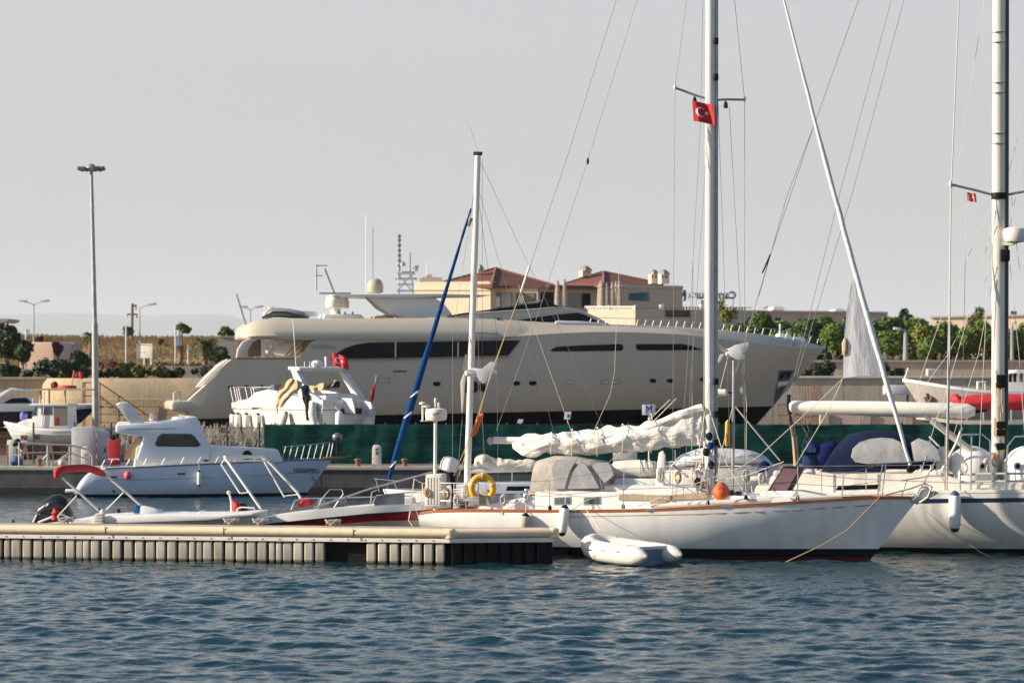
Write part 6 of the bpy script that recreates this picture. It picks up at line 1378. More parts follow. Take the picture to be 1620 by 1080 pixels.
for nm, poly, D_, lab in (('electrical_cabinet', [(113, 738), (113, 677), (117, 675), (148, 675), (148, 738)], 148.2, 'pale grey electrical cabinet with white edge on the quay'), ('electrical_cabinet', [(153, 738), (154, 680), (172, 683), (172, 738)], 148.6, 'narrow grey cabinet left of the red planter on the quay')):
    cb = thing(nm, lab, 'cabinet', (GX(poly[0][0]+15, D_), D_, QZ), 'cabinets on the quay'); pp = PL(140, D_, 0)
    MB().slab(pp, poly, -.7, 0, bev=.03).build('body', mat('cabinet_grey', (.60, .59, .58), .5, var=.06, dirt=.2), cb)
    x0, x1 = min(p[0] for p in poly), max(p[0] for p in poly)
    MB().slab(pp, [(x0+4, 735), (x0+4, 687), (x1-3, 687), (x1-3, 735)], 0, .025, bev=.008).build('door', mat('cabinet_door', (.54, .53, .53), .5), cb)
    MB().box(pp.pt(x1-6, 712, .05), (.05, .05, .2)).build('handle', black, cb)
sb = thing('service_box', 'small white service box with a handrail in front of the grey cabinet', 'service box', (GX(135, 147), 147, QZ)); pp = PL(135, 147, 0)
MB().slab(pp, [(128, 738), (128, 711), (131, 706), (138, 706), (143, 712), (143, 738)], -.4, 0, bev=.03).build('body', whiteplain, sb); MB().slab(pp, [(133, 722), (133, 717), (138, 717), (138, 722)], 0, .02).build('meter', grey, sb)
gw = thing('gangway', 'grey tubular gangway handrails sloping down by the cabinets', 'gangway', (GX(90, 146.5), 146.5, QZ)); mb = MB()
for v in (0, 1.0):
    D = 146.3+v
    mb.tube([P(28, 700, D), P(60, 702, D), P(112, 704, D), P(140, 711, D), P(146, 722, D), P(146, 738, D)], .05, 7); mb.tube([P(28, 716, D), P(110, 715, D), P(140, 727, D)], .035, 6)
    for x, y in ((30, 700), (75, 702.5), (110, 704)): mb.tube([P(x, y, D), P(x, 738, D)], .04, 6)
mb.tube([P(60, 736, 146.3), P(76, 717, 146.3), P(84, 736, 146.3)], .035, 6); mb.tube([P(80, 736, 146.3), P(110, 716, 146.3)], .035, 6); mb.build('handrail', galv, gw)
bn = thing('deck_trolley', 'white upright panel with coiled gear leaning on the gangway at far left', 'panel', (GX(20, 147.5), 147.5, QZ)); pp = PL(20, 147.5, 0)
MB().slab(pp, [(11, 738), (11, 696), (24, 694), (26, 738)], -.2, 0, bev=.02).build('panel', whiteplain, bn)
MB().loft(lumpy([pp.pt(22, 704, .2), pp.pt(28, 699, .3), pp.pt(33, 703, .2)], [(.08, .1), (.18, .18), (.06, .1)], .5, 12, 3)).build('coil', black, bn, ang=80)
MB().tube([pp.pt(12, 703, .1), pp.pt(12, 738, .1)], .05, 6).build('red_post', rust, bn)
MB().loft(lumpy([pp.pt(18, 735, .3), pp.pt(24, 728, .3), pp.pt(36, 732, .3)], [(.1, .1), (.25, .25), (.1, .2)], .3, 12, 6)).build('blue_sack', mat('blue_sack', (.05, .11, .25), .8), bn, ang=80)
mb = MB(); mb.tube([pp.pt(26, 706, .3), pp.pt(34, 712, .3), pp.pt(31, 724, .3), pp.pt(24, 718, .3), pp.pt(38, 735, .3)], .05, 7); mb.build('hose', offwhite, bn)
for x in (98,):
    o = MB().sph(P(x, 731, 146.8), (.19, .19, .21), 14, 10).build('mooring_buoy', offwhite); tag(o, 'round white mooring buoy lying on the quay near the white service box', 'buoy')
pt_ = thing('planter', 'tall red planter holding a spiky dark plant on the quay', 'planter', (GX(180, 146.6), 146.6, QZ)); pp = PL(180, 146.6, 0)
mb = MB(); mb.slab(pp, [(171, 738), (171, 696), (189, 696), (188.5, 738)], -.5, 0, bev=.02); mb.build('pot', mat('red_planter', (.50, .015, .03), .5, var=.1), pt_)
MB().slab(pp, [(170.8, 727), (170.8, 725), (189, 725), (189, 727)], 0, .02).build('pot_band', whiteplain, pt_)
mb = MB()
for i in range(46):
    a = random.uniform(0, 2*pi); L = random.uniform(.35, .85); c = pp.pt(180, 696, -.25); up = random.uniform(.2, 1.1); d = Vector((cos(a), sin(a), 0)); s_ = Vector((-sin(a), cos(a), 0))*.035
    p1 = c+d*L*.5+Vector((0, 0, up*L*.7)); p2 = c+d*L+Vector((0, 0, up*L*.6)); mb.add([c-s_*.4, c+s_*.4, p1+s_, p1-s_, p2], [(0, 1, 2, 3), (3, 2, 4)])
mb.build('leaves', mat('spiky_green', (.045, .085, .05), .6, var=.4), pt_, ang=180)
bd = thing('service_bollard', 'white service bollard with a rounded top on the quay edge', 'bollard', (GX(595, 145.5), 145.5, QZ)); pp = PL(595, 145.5, 0)
MB().slab(pp, [(588.5, 737), (589, 708), (591, 703.5), (600, 703.5), (603, 707), (603, 737)], -.3, .1, bev=.05).build('body', offwhite, bd); MB().slab(pp, [(594, 712), (594, 709), (598, 709), (598, 712)], .1, .115).build('socket', darksteel, bd); MB().slab(pp, [(594, 719), (594, 714), (599, 714), (599, 719)], .1, .115).build('meter', mat('blue_grey_meter', (.12, .14, .22), .5), bd)
# signs by the fence
sg_ = thing('information_sign', 'square white sign with a blue M on a post by the fence', 'sign', (GX(1027, 149), 149, QZ)); pp = PL(1027, 149, 0)
MB().tube([P(1026.5, 736, 149), P(1026.5, 640, 149.06)], .035, 7).build('post', mastwhite, sg_); MB().slab(pp, [(1016, 656), (1016, 640), (1037, 640), (1037, 656)], -.03, .03, bev=.008).build('board', mat('sign_bluewhite', (.66, .68, .74), .5, var=.05), sg_)
text('letter', 'M', mat('sign_blue', (.02, .025, .22), .5), sg_, pp.pt(1026.5, 648, .034), .58, facing(pp), .008, .8)
nb = thing('notice_board', 'white notice board on two posts behind the sailboat liferaft', 'notice board', (GX(988, 149), 149, QZ)); pp = PL(988, 149, 0)
MB().slab(pp, [(970, 727), (970, 708), (1008, 706), (1008, 727)], -.04, .0, bev=.01).build('board', offwhite, nb)
for x in (971, 1006): MB().tube([P(x, 737, 149.08), P(x, 698, 149.08)], .04, 6).build('post', galv, nb)
MB().slab(pp, [(982, 714), (984, 709), (992, 708), (990, 711), (987, 716)], 0, .02).build('notice_print', darksteel, nb)
for i, (x0, y0, x1, y1, lab) in enumerate(((892, 663, 904, 651, 'tiny white tilted sign above the green fence behind the sail boom'), (818, 669, 828, 663, 'tiny white strip sign low on the green fence top'))):
    t = thing('small_sign', lab, 'sign', (GX(x0, 150.3), 150.3, QZ)); pp = PL(x0, 150.3, 0)
    MB().slab(pp, [(x0, y0), (x0+2, y1), (x1, y1), (x1-2, y0)], -.02, .02).build('board', whiteplain, t); MB().tube([P((x0+x1)/2, 736, 150.36), P((x0+x1)/2, y0-2, 150.36)], .03, 6).build('post', galv, t)
    if i == 0: MB().slab(pp, [(897, 660), (898, 655), (901, 655), (900, 660)], .02, .03).build('print', darksteel, t)

# ================= YARD, RIGHT: grey fishing vessel, red covered tender, cages =================
V = PL(1560, 182, 4)
vroot = thing('fishing_vessel', 'grey white fishing vessel with anchor on its bow ashore at right', 'vessel', (GX(1560, 182), 182, QZ))
vst = [(1428, 601, 1480, 680, .03, 1.1), (1450, 604, 1490, 690, .9, 1.3), (1500, 612, 1520, 700, 2.0, 1.8), (1580, 620, 1590, 705, 2.6, 2.2), (1700, 622, 1700, 705, 2.7, 2.4), (1800, 620, 1800, 700, 2.4, 2.4)]
vh = Hull(V, vst); vh.body('hull', mat('grey_white_hull', (.50, .48, .45), .5, var=.08, dirt=.4), vroot); vh.deck(grey, vroot); vh.rail('bulwark_cap', whiteplain, vroot, h=.18, w=.12)
MB().tube([vh.on(1466, 622, .1), vh.on(1468, 632, .15)], .07, 7).build('anchor_shank', rust, vroot)
MB().tube([vh.on(1463, 628, .12), vh.on(1466, 635, .16), vh.on(1471, 634, .16), vh.on(1475, 628, .12)], .09, 7).build('anchor_flukes', rust, vroot)
trunk('wheelhouse', [(1592, 622), (1594, 592), (1610, 585), (1700, 585), (1700, 622)], 1.7, white, vroot, V)
for x in (1596, 1603, 1613): MB().slab(V, [(x, 604), (x, 591), (x+5, 590), (x+5, 604)], 1.65, 1.73).build('wheelhouse_window', glass, vroot)
mb = MB(); mb.tube([V.pt(1547, 622, 1.5), V.pt(1547, 604, 1.5), V.pt(1558, 604, 1.5), V.pt(1558, 622, 1.5)], .09, 7); mb.tube([V.pt(1431, 600, .0), V.pt(1437, 582, .0)], .06, 6); mb.build('bow_frame', offwhite, vroot)
for x in (1535, 1550): MB().tube([V.pt(x, 668, 2.5), V.pt(x, 705, 2.5)], .1, 6).build('prop_stand', galv, vroot)
rt = thing('covered_tender', 'boat under a bright red cover on a beige decked hull at right', 'covered boat', (GX(1570, 172), 172, QZ)); RT = PL(1570, 172, 0)
MB().loft(lumpy([RT.pt(1504, 636), RT.pt(1510, 634), RT.pt(1518, 636), RT.pt(1545, 637), RT.pt(1600, 636), RT.pt(1640, 636), RT.pt(1680, 640)], [(.22, .3), (.40, .6), (.34, .7), (.46, .9), (.48, 1.0), (.5, 1.0), (.2, .5)], .12, 20, 31)).build('cover', mat('bright_red_cover', (.50, .02, .025), .65, var=.2, bump=.35, bscale=5), rt, ang=80)
MB().lathe(RT.pt(1507, 635), [(.3, -.1), (.38, 0), (.38, .14), (.3, .2)], 14, axis=(1, 0, 0)).build('cover_band', offwhite, rt)
rst = [(1450, 660, 1500, 690, .03, 1.1), (1470, 662, 1510, 696, .8, 1.4), (1530, 668, 1545, 705, 1.6, 2), (1620, 668, 1625, 708, 1.9, 2.2), (1720, 666, 1720, 706, 1.8, 2.2)]
rh = Hull(RT, rst); rh.body('hull', mat('brown_grey_hull', (.22, .18, .15), .6, var=.2), rt); rh.rail('gunwale', greycanvas, rt, h=.2, w=.2, out=.05); rh.deck(greycanvas, rt)
for x in (1530, 1556, 1600, 1620): MB().tube([RT.pt(x, 668, 1.2), RT.pt(x, 648, 1.2)], .05, 6).build('cover_support', galv, rt)
aw = thing('canvas_awning', 'low beige canvas awning with a pointed end behind the navy sprayhood', 'awning', (GX(1510, 152), 152, QZ)); AW = PL(1510, 152, 0)
rows = [[AW.pt(x, y+(4 if v == 0 else 0)+sag, v) for v in (-1.2, -.6, 0, .6, 1.2)] for x, y, sag in ((1436, 684, 0), (1460, 681, 0), (1490, 676, 1), (1510, 673, 0), (1540, 672, 1), (1570, 672, 0), (1640, 674, 1))]
mb = MB(); mb.loft(rows, close=False, caps=False); mb.loft([[p-Vector((0, 0, .22 if k_ > 1 else .04)) for p in r] for k_, r in enumerate(rows)], close=False, caps=False); mb.loft([[r[4], r[4]-Vector((0, 0, .22 if k_ > 1 else .04))] for k_, r in enumerate(rows)], close=False, caps=False); mb.build('canvas', greycanvas, aw)
for x in (1490, 1560, 1630):
    for v in (-1, 1): MB().tube([AW.pt(x, 674, v), Vector((AW.pt(x, 674, v).x, AW.pt(x, 674, v).y, QZ))], .04, 6).build('awning_post', galv, aw)
def cage(x0, x1, y0, y1, D, lab):
    t = thing('steel_cage', lab, 'cage', (GX((x0+x1)/2, D), D, QZ), 'rusty cages against the beige wall'); mb = MB()
    for i in range(6):
        x = x0+(x1-x0)*i/5; mb.tube([P(x, y1, D), P(x, y0, D)], .03, 5)
    for j in range(5):
        y = y0+(y1-y0)*j/4; mb.tube([P(x0, y, D), P(x1, y, D)], .03, 5)
    for x in (x0, x1): mb.tube([P(x, y0, D), P(x, y0, D+.9)], .03, 5); mb.tube([P(x, y1, D+.9), P(x, y0, D+.9)], .03, 5)
    mb.tube([P(x0, y0, D+.9), P(x1, y0, D+.9)], .03, 5); mb.build('bars', rust, t)
cage(1264, 1288, 609, 708, 194, 'tall rusty tube cage against the beige wall, right of its neighbours'); cage(1285, 1300, 609, 706, 193, 'narrow rusty tube cage at the right edge of the cages'); cage(1230, 1266, 640, 706, 192.5, 'low wide rusty tube cage under the superyacht bow')
wt = thing('water_tank', 'white square tank on a stand in front of the beige wall', 'tank', (GX(1415, 193), 193, QZ)); pp = PL(1415, 193, 0)
MB().slab(pp, [(1400, 624), (1400, 609), (1437, 609), (1440, 624)], -1.2, 0, bev=.08).build('tank', mat('tank_white', (.62, .62, .62), .5), wt)
for x in (1404, 1436): MB().tube([pp.pt(x, 622, -.3), Vector((pp.pt(x, 622, -.3).x, pp.pt(x, 622, -.3).y, QZ))], .08, 6).build('leg', rust, wt)
el = thing('electrical_cabinet', 'grey white metal cabinet standing against the upper grey retaining wall', 'cabinet', (GX(1475, 212.5), 212.5, 5.3)); pp = PL(1475, 212.5, 0)
MB().slab(pp, [(1467, 599), (1467, 583), (1482, 583), (1482, 599)], -.8, 0, bev=.05).build('body', lightgrey, el); MB().slab(pp, [(1469, 598), (1469, 585), (1480, 585), (1480, 598)], 0, .03).build('door', grey, el)
# ================= BACKGROUND: plants, lamps, buildings =================
def leafmat(name, c, var=.45):
    m, t, b = nodes(name); N = t.nodes; L = t.links
    a = N.new('ShaderNodeAttribute'); a.attribute_name = 'tint'
    hs = N.new('ShaderNodeHueSaturation'); hs.inputs['Color'].default_value = (*c, 1); L.new(a.outputs['Fac'], hs.inputs['Value'])
    L.new(hs.outputs[0], b.inputs['Base Color']); b.inputs['Roughness'].default_value = .6; b.inputs['Specular IOR Level'].default_value = .25
    return m
def foliage(blobs, n, size, seed, shell=.55, flatten=1.0, droop=0.0):
    """leaf clumps spread through the volume of the blobs; returns mesh data (verts, faces, tint)"""
    r = random.Random(seed); vs = []; fs = []; tint = []
    tot = sum(b[3]**2 for b in blobs)
    for bx_, by_, bz_, br in blobs:
        k = int(n*br*br/tot)
        for _ in range(k):
            d = Vector((r.gauss(0, 1), r.gauss(0, 1), r.gauss(0, 1))).normalized()
            q = (shell+(1-shell)*r.random())*(1+.16*noise.noise(d*2.3+Vector((bx_, seed, bz_))))
            if r.random() < .06: q *= 1.14
            p = Vector((bx_, by_, bz_))+Vector((d.x*br*q, d.y*br*q, d.z*br*q*flatten))
            nrm = (d+Vector((r.gauss(0, .6), r.gauss(0, .6), r.gauss(0, .6)))).normalized(); a = nrm.orthogonal().normalized(); c = nrm.cross(a)
            th = r.uniform(0, pi); a, c = a*cos(th)+c*sin(th), c*cos(th)-a*sin(th)
            s_ = size*r.uniform(.6, 1.5); w = s_*r.uniform(.45, .8); i = len(vs)
            vs += [p-a*s_*.5, p+c*w*.5+Vector((0, 0, -droop*s_*.2)), p+a*s_*.5, p-c*w*.5]; fs.append((i, i+1, i+2, i+3)); tint.append(r.uniform(.6, 1.45))
    return vs, fs, tint
def crown(name, m, parent, data, off=Vector((0, 0, 0))):
    vs, fs, tint = data
    me = bpy.data.meshes.new(name); me.from_pydata([tuple(v) for v in vs], [], fs); me.materials.append(m)
    at = me.attributes.new('tint', 'FLOAT', 'FACE'); at.data.foreach_set('value', tint); me.update()
    o = bpy.data.objects.new(name, me); COL.objects.link(o); o.parent = parent; return o
barkm = mat('bark', (.16, .115, .08), .9, var=.4, scale=5, bump=.5)
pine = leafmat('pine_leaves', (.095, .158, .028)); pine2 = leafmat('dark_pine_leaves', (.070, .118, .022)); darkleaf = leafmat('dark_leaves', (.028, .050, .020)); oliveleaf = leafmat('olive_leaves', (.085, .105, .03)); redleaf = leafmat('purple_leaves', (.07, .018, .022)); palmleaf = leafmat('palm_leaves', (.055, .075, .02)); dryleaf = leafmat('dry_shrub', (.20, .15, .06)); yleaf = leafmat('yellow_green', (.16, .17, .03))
def tree(name, lab, px, yt, yb, D, wpx, m, seed, n=2600, kind='round', group=None, size=.34, cat='tree', trunk_frac=.3, flat=.75, lean=0):
    s_ = F/D; h = (yb-yt)/s_; w = wpx/s_/2; r = random.Random(seed); base = P(px, yb, D)
    t = thing(name, lab, cat, base, group); tf = trunk_frac
    zc = h*(tf+(1-tf)*.5); rz = h*(1-tf)*.5; blobs = []
    nb = 9 if kind == 'round' else 12
    for i in range(nb):
        a = r.uniform(0, 2*pi); rr = r.uniform(.15, .62)*w; br = r.uniform(.34, .55)*min(w, rz*1.25)
        z = zc+r.uniform(-.5, .62)*rz*(.8 if kind == 'round' else 1.15)
        if kind == 'tall': rr *= .8*(1.25-(z-zc)/rz*.7)
        blobs.append((cos(a)*rr, sin(a)*rr, z, br))
    blobs.append((0, 0, zc, min(w, rz)*.72))
    crown('crown', m, t, foliage(blobs, n, size, seed, .62, flat))
    mb = MB(); mb.tube([base+Vector((0, 0, -.3)), base+Vector((r.uniform(-.15, .15), 0, h*tf*.6)), base+Vector((r.uniform(-.3, .3)+lean, 0, h*tf*1.25))], [.05*h**.8, .04*h**.8, .03*h**.8], 8)
    for i in range(5):
        b_ = blobs[i]; mb.tube([base+Vector((0, 0, h*tf*r.uniform(.7, 1.1))), base+Vector((b_[0]*.55, b_[1]*.55, (h*tf+b_[2])/2)), base+Vector(b_[:3])], [.025*h**.8, .018*h**.8, .008*h**.8], 6)
    mb.build('trunk', barkm, t); return t
# stone pines on the bank at right, each with its own crown
PG = 'rounded pines on the bank at right'
pines = [(1196, 489, 560, 262, 84, 'broad dark rounded pine left of the wooden anchor rail posts'), (1160, 512, 556, 244, 50, 'small low pine at the left end of the pine row'), (1245, 515, 565, 246, 62, 'low pine just above the superyacht bow rail'), (1288, 492, 566, 268, 80, 'rounded pine behind the superyacht bow tip, upper row'), (1270, 524, 572, 238, 46, 'little pine in the gap above the superyacht windlass'),
         (1318, 505, 578, 242, 72, 'dense pine immediately left of the grey sail clew'), (1345, 493, 572, 262, 52, 'pine partly hidden behind the top of the grey sail clew'), (1372, 500, 576, 250, 60, 'pine hidden behind the lower grey sail clew'), (1404, 511, 580, 240, 58, 'pine between the sail clew and the small standard pine'), (1412, 496, 572, 264, 60, 'pine with flat top right of the furled headsail'),
         (1436, 495, 572, 268, 56, 'taller pine behind the white lamp post'), (1410, 530, 580, 232, 32, 'little standard pine with a thin stem beside the lamp post'), (1458, 508, 580, 240, 52, 'yellow green pine right of the white lamp post'), (1488, 506, 578, 244, 70, 'wide pine left of the steel shroud on the bank'), (1471, 528, 582, 230, 36, 'small bright pine in front of the wide pine'),
         (1530, 512, 582, 240, 66, 'broad pine between the shroud and the thick mast'), (1556, 502, 576, 254, 50, 'pine just left of the thick cream mast'), (1600, 512, 582, 244, 50, 'pine just right of the thick cream mast'), (1630, 506, 582, 250, 60, 'rightmost pine cut by the picture edge'), (1229, 500, 560, 280, 60, 'pine in the upper row between the two broad dark ones'), (1510, 520, 584, 258, 46, 'shaded pine filling the gap behind the wide pine')]
for i, (x, yt, yb, D, w, lab) in enumerate(pines):
    tree('pine_tree', lab, x, yt, yb, D, w*1.12, yleaf if i in (12,) else pine if i % 3 else pine2, 40+i, n=5200, group=PG, size=.27, trunk_frac=.2, flat=.85)
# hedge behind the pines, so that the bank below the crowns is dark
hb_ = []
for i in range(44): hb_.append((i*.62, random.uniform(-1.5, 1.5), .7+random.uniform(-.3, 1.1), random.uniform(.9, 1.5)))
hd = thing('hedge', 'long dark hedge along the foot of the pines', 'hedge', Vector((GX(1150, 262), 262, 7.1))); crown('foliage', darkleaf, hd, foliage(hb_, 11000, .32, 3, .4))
far = thing('far_tree', 'distant pale green tree standing above the pines near the thick mast', 'tree', P(1545, 520, 330)); crown('crown', oliveleaf, far, foliage([(0, 0, 1.0, .8), (.3, 0, 1.8, .6), (-.5, 0, .5, .7)], 500, .3, 8)); MB().tube([P(1545, 528, 330), P(1545, 505, 330)], .08, 6).build('trunk', barkm, far)
tree('conifer', 'small dark conifer rising behind the pine crowns', 1383+50, 487, 520, 300, 26, darkleaf, 91, n=900, kind='tall', trunk_frac=.05, group=None)
# shrubs on the wall tops
def shrub(px, yt, yb, D, w, m, seed, lab, name='shrub', n=900, size=.24, group='shrubs on the wall tops'):
    s_ = F/D; h = (yb-yt)/s_; ww = w/s_/2; r = random.Random(seed); b = thing(name, lab, 'shrub', P(px, yb, D), group)
    bl = [(r.uniform(-.7, .7)*ww, r.uniform(-.5, .5)*ww, h*r.uniform(.25, .6), h*r.uniform(.3, .5)) for _ in range(max(5, int(w/7)))]
    crown('foliage', m, b, foliage(bl, n, size, seed, .4)); mb = MB()
    for i in range(3): mb.tube([P(px, yb+2, D), P(px, yb+2, D)+Vector(bl[i][:3])], [.05, .02], 5)
    mb.build('stem', barkm, b); return b
shrub(1303, 568, 597, 206, 40, darkleaf, 5, 'dark shrub on the wall just right of the superyacht bow')
shrub(1283, 583, 598, 204, 44, darkleaf, 6, 'low dark shrub tucked under the superyacht bow')
shrub(1422, 578, 597, 208, 40, darkleaf, 7, 'dark shrub on the wall top right of the furled headsail')
shrub(1395, 572, 598, 209, 34, darkleaf, 17, 'dark shrub half hidden by the furled headsail')
# left bank plants
shrub(24, 576, 598, 203, 74, darkleaf, 21, 'long dark hedge like shrub at far left on the wall', n=1800)
shrub(80, 566, 600, 203, 70, darkleaf, 22, 'dark shrub in front of the pink brick kiosk', n=1800)
shrub(168, 580, 597, 204, 50, darkleaf, 23, 'dark shrub just right of the floodlight mast')
shrub(206, 570, 596, 204, 52, oliveleaf, 24, 'olive green bushy shrub left of the white billboard', n=1400)
shrub(252, 576, 595, 204, 26, oliveleaf, 25, 'small olive shrub below the right side of the billboard')
shrub(320, 578, 596, 205, 40, darkleaf, 26, 'low dark shrub below the two palms by the superyacht stern')
shrub(170, 570, 582, 212, 36, leafmat('pink_blossom', (.22, .06, .06)), 27, 'pinkish flowering shrub behind the dark shrubs')
shrub(285, 572, 582, 214, 90, dryleaf, 28, 'dry brown low shrubs strip behind the parapet', n=1600)
tree('broadleaf_tree', 'large ragged dark tree at the far left edge of the picture', 10, 507, 588, 225, 66, darkleaf, 31, n=3400, trunk_frac=.12, size=.32, flat=1.0)
tree('broadleaf_tree', 'second dark tree overlapping the pink kiosk corner', 36, 532, 588, 222, 34, darkleaf, 32, n=1600, trunk_frac=.1, size=.3, flat=1.0)
tree('round_tree', 'dark round clipped tree left of the floodlight mast', 128, 551, 592, 218, 38, darkleaf, 33, n=1800, trunk_frac=.12, size=.26, flat=1.0)
tree('purple_tree', 'dark red leaved tree between the pink kiosk and grey kiosk', 92, 535, 580, 226, 18, redleaf, 34, n=800, trunk_frac=.2, size=.26, flat=1.1)
tree('purple_tree', 'small red leaved tree showing over the kiosk roof', 63, 530, 560, 240, 14, redleaf, 35, n=400, trunk_frac=.3, size=.26)
tree('young_tree', 'thin young tree beside the utility pole', 203, 514, 545, 300, 20, oliveleaf, 36, n=380, trunk_frac=.25, size=.3)
tree('young_tree', 'leggy tree with sparse top beside a signpost on the dry bank', 288, 509, 545, 250, 28, oliveleaf, 37, n=420, trunk_frac=.45, size=.34)
tree('young_tree', 'tiny sapling on the dry grass right of the billboard', 254, 533, 556, 250, 12, oliveleaf, 38, n=160, trunk_frac=.4, size=.25)
tree('broadleaf_tree', 'dark bushy tree beside the palm at the superyacht stern', 346, 546, 585, 222, 44, darkleaf, 39, n=1500, trunk_frac=.15, size=.28, flat=1.0)
tree('broadleaf_tree', 'green tree standing behind the superyacht stern curtain', 358, 512, 560, 245, 42, oliveleaf, 45, n=1100, trunk_frac=.15, size=.3, flat=1.0)
def palm(px, yt, yb, D, w, seed, lab, n=34):
    r = random.Random(seed); base = P(px, yb, D); s_ = F/D; h = (yb-yt)/s_*.72; t = thing('palm_tree', lab, 'palm', base, 'palms on the bank at left')
    MB().tube([base+Vector((0, 0, -.2)), base+Vector((.05, 0, h*.5)), base+Vector((0, 0, h))], [.24, .2, .22], 9).build('trunk', mat('palm_bark', (.24, .16, .10), .95, var=.4, scale=8, bump=.6), t)
    vs = []; fs = []; ti = []; c = Vector((0, 0, h))
    for i in range(n):
        a = r.uniform(0, 2*pi); el = r.uniform(-.5, 1.25); L = w/s_*.55*r.uniform(.8, 1.1); d = Vector((cos(a), sin(a), 0)); sd_ = Vector((-sin(a), cos(a), 0)); ft = r.uniform(.7, 1.4)
        for k in range(7):
            f0 = k/7; f1 = (k+1)/7
            def q(f): return c+d*(L*f*cos(el*.6))+Vector((0, 0, L*(f*sin(el)-.75*f*f)))
            for sg in (1, -1):
                b = q(f0); b2 = q(f1); tip = b+sd_*sg*L*.26*(1-f0*.7)+d*L*.12+Vector((0, 0, -L*.1)); j = len(vs)
                vs += [b, b2, tip]; fs.append((j, j+1, j+2)); ti.append(ft*r.uniform(.8, 1.2))
    crown('crown', palmleaf, t, (vs, fs, ti))
palm(324, 528, 580, 216, 46, 4, 'bushy palm with a stout trunk left of the superyacht stern', 60)
palm(285, 538, 576, 224, 20, 5, 'small palm right behind the blue signpost', 30)
palm(143, 518, 560, 236, 34, 6, 'palm rising behind the floodlight mast')
# kiosks
kk = thing('kiosk', 'pale pink brick kiosk with rounded top corners at left', 'kiosk', P(60, 588, 228)); KP = PL(60, 228, -14)
brick = mat('pink_brick', (.62, .44, .35), .85, var=.1)
mb = MB(); mb.slab(KP, [(31, 590), (31, 551), (40, 549), (46, 542), (50, 541), (80, 541), (85, 545), (85, 590)], -3.5, 0, bev=.05); mb.build('wall', brick, kk)
mb = MB()
for y in range(545, 590, 4): mb.slab(KP, [(33, y+.5), (33, y), (84, y), (84, y+.5)], 0, .012)
mb.build('mortar_lines', mat('mortar', (.46, .33, .27), .9), kk)
k2 = thing('kiosk', 'small grey flat roofed kiosk right of the pink one', 'kiosk', P(104, 585, 232)); KP2 = PL(104, 232, 0)
MB().slab(KP2, [(92, 588), (92, 544), (116, 544), (116, 588)], -3, 0).build('wall', mat('kiosk_grey', (.40, .40, .42), .7), k2); MB().slab(KP2, [(90, 545), (90, 541), (117.5, 541), (117.5, 545)], -3.2, .2).build('roof', grey, k2); MB().slab(KP2, [(98, 580), (98, 553), (110, 553), (110, 580)], 0, .03).build('door', mat('kiosk_door', (.55, .57, .62), .6), k2); MB().slab(KP2, [(103, 563), (103, 559), (106.5, 559), (106.5, 563)], .03, .05).build('door_mark', navy, k2)
sr = thing('shed_roof', 'corner of a flat grey canopy roof at the far left edge', 'canopy', P(0, 588, 250)); SR = PL(0, 250, 0)
MB().slab(SR, [(-60, 508), (-60, 503), (13, 504), (11, 508), (4, 510)], -6, 0).build('roof', grey, sr); MB().tube([P(-20, 590, 250), P(-20, 508, 250)], .15, 8).build('post', galv, sr)
cr = thing('parked_car', 'pale car glimpsed between tree trunks at far left', 'car', P(8, 586, 216)); CR = PL(8, 215, 0)
MB().slab(CR, [(-12, 583), (-12, 578), (-6, 577), (-1, 573.5), (12, 573.5), (18, 577.5), (23, 579), (23, 583)], -1.6, 0, bev=.12).build('body', mat('car_beige', (.62, .56, .42), .25), cr); MB().slab(CR, [(-3, 577.5), (0, 574.6), (11, 574.6), (15, 577.5)], 0, .02).build('side_window', glass, cr)
for x in (-6, 16): MB().lathe(CR.pt(x, 583, -.1), [(.3, 0), (.3, .2)], 14, axis=(0, -1, 0)).build('wheel', black, cr)
wg_ = thing('garden_hut', 'grey flat roofed hut behind the green tree at the superyacht stern', 'hut', P(362, 566, 235)); WG = PL(362, 235, 0)
MB().slab(WG, [(346, 568), (346, 533), (378, 533), (378, 568)], -3, 0).build('wall', mat('hut_grey', (.32, .30, .30), .8), wg_); MB().slab(WG, [(345, 533), (345, 531.5), (379, 531.5), (379, 533)], -3.1, .1).build('roof', grey, wg_)
# billboard and posts
bb = thing('billboard', 'white billboard on three legs on the dry bank', 'billboard', P(229, 576, 222)); BB = PL(229, 222, -12)
MB().slab(BB, [(215.5, 566.5), (215.5, 543.5), (241, 543.5), (241, 566.5)], -.08, 0, bev=.02).build('board', mat('billboard_white', (.80, .77, .70), .6, var=.03), bb)
for x in (218, 228.5, 239.5): MB().tube([BB.pt(x, 577, -.06), BB.pt(x, 545, -.12)], .07, 7).build('leg', lightgrey, bb)
MB().slab(BB, [(218, 546.5), (218, 544.5), (238, 544.5), (238, 546.5)], 0, .015).build('header_band', mat('header_lilac', (.40, .40, .62), .6), bb)
mb = MB()
for x, y, w, h in ((222, 556, 2.2, 1.6), (227.2, 555.5, 1.4, 2.4), (226, 550, 4, .8), (217.5, 562, 2.4, 1.4)): mb.slab(BB, [(x, y+h), (x, y), (x+w, y), (x+w, y+h)], 0, .015)
mb.build('print', mat('faint_print', (.52, .45, .36), .7), bb)
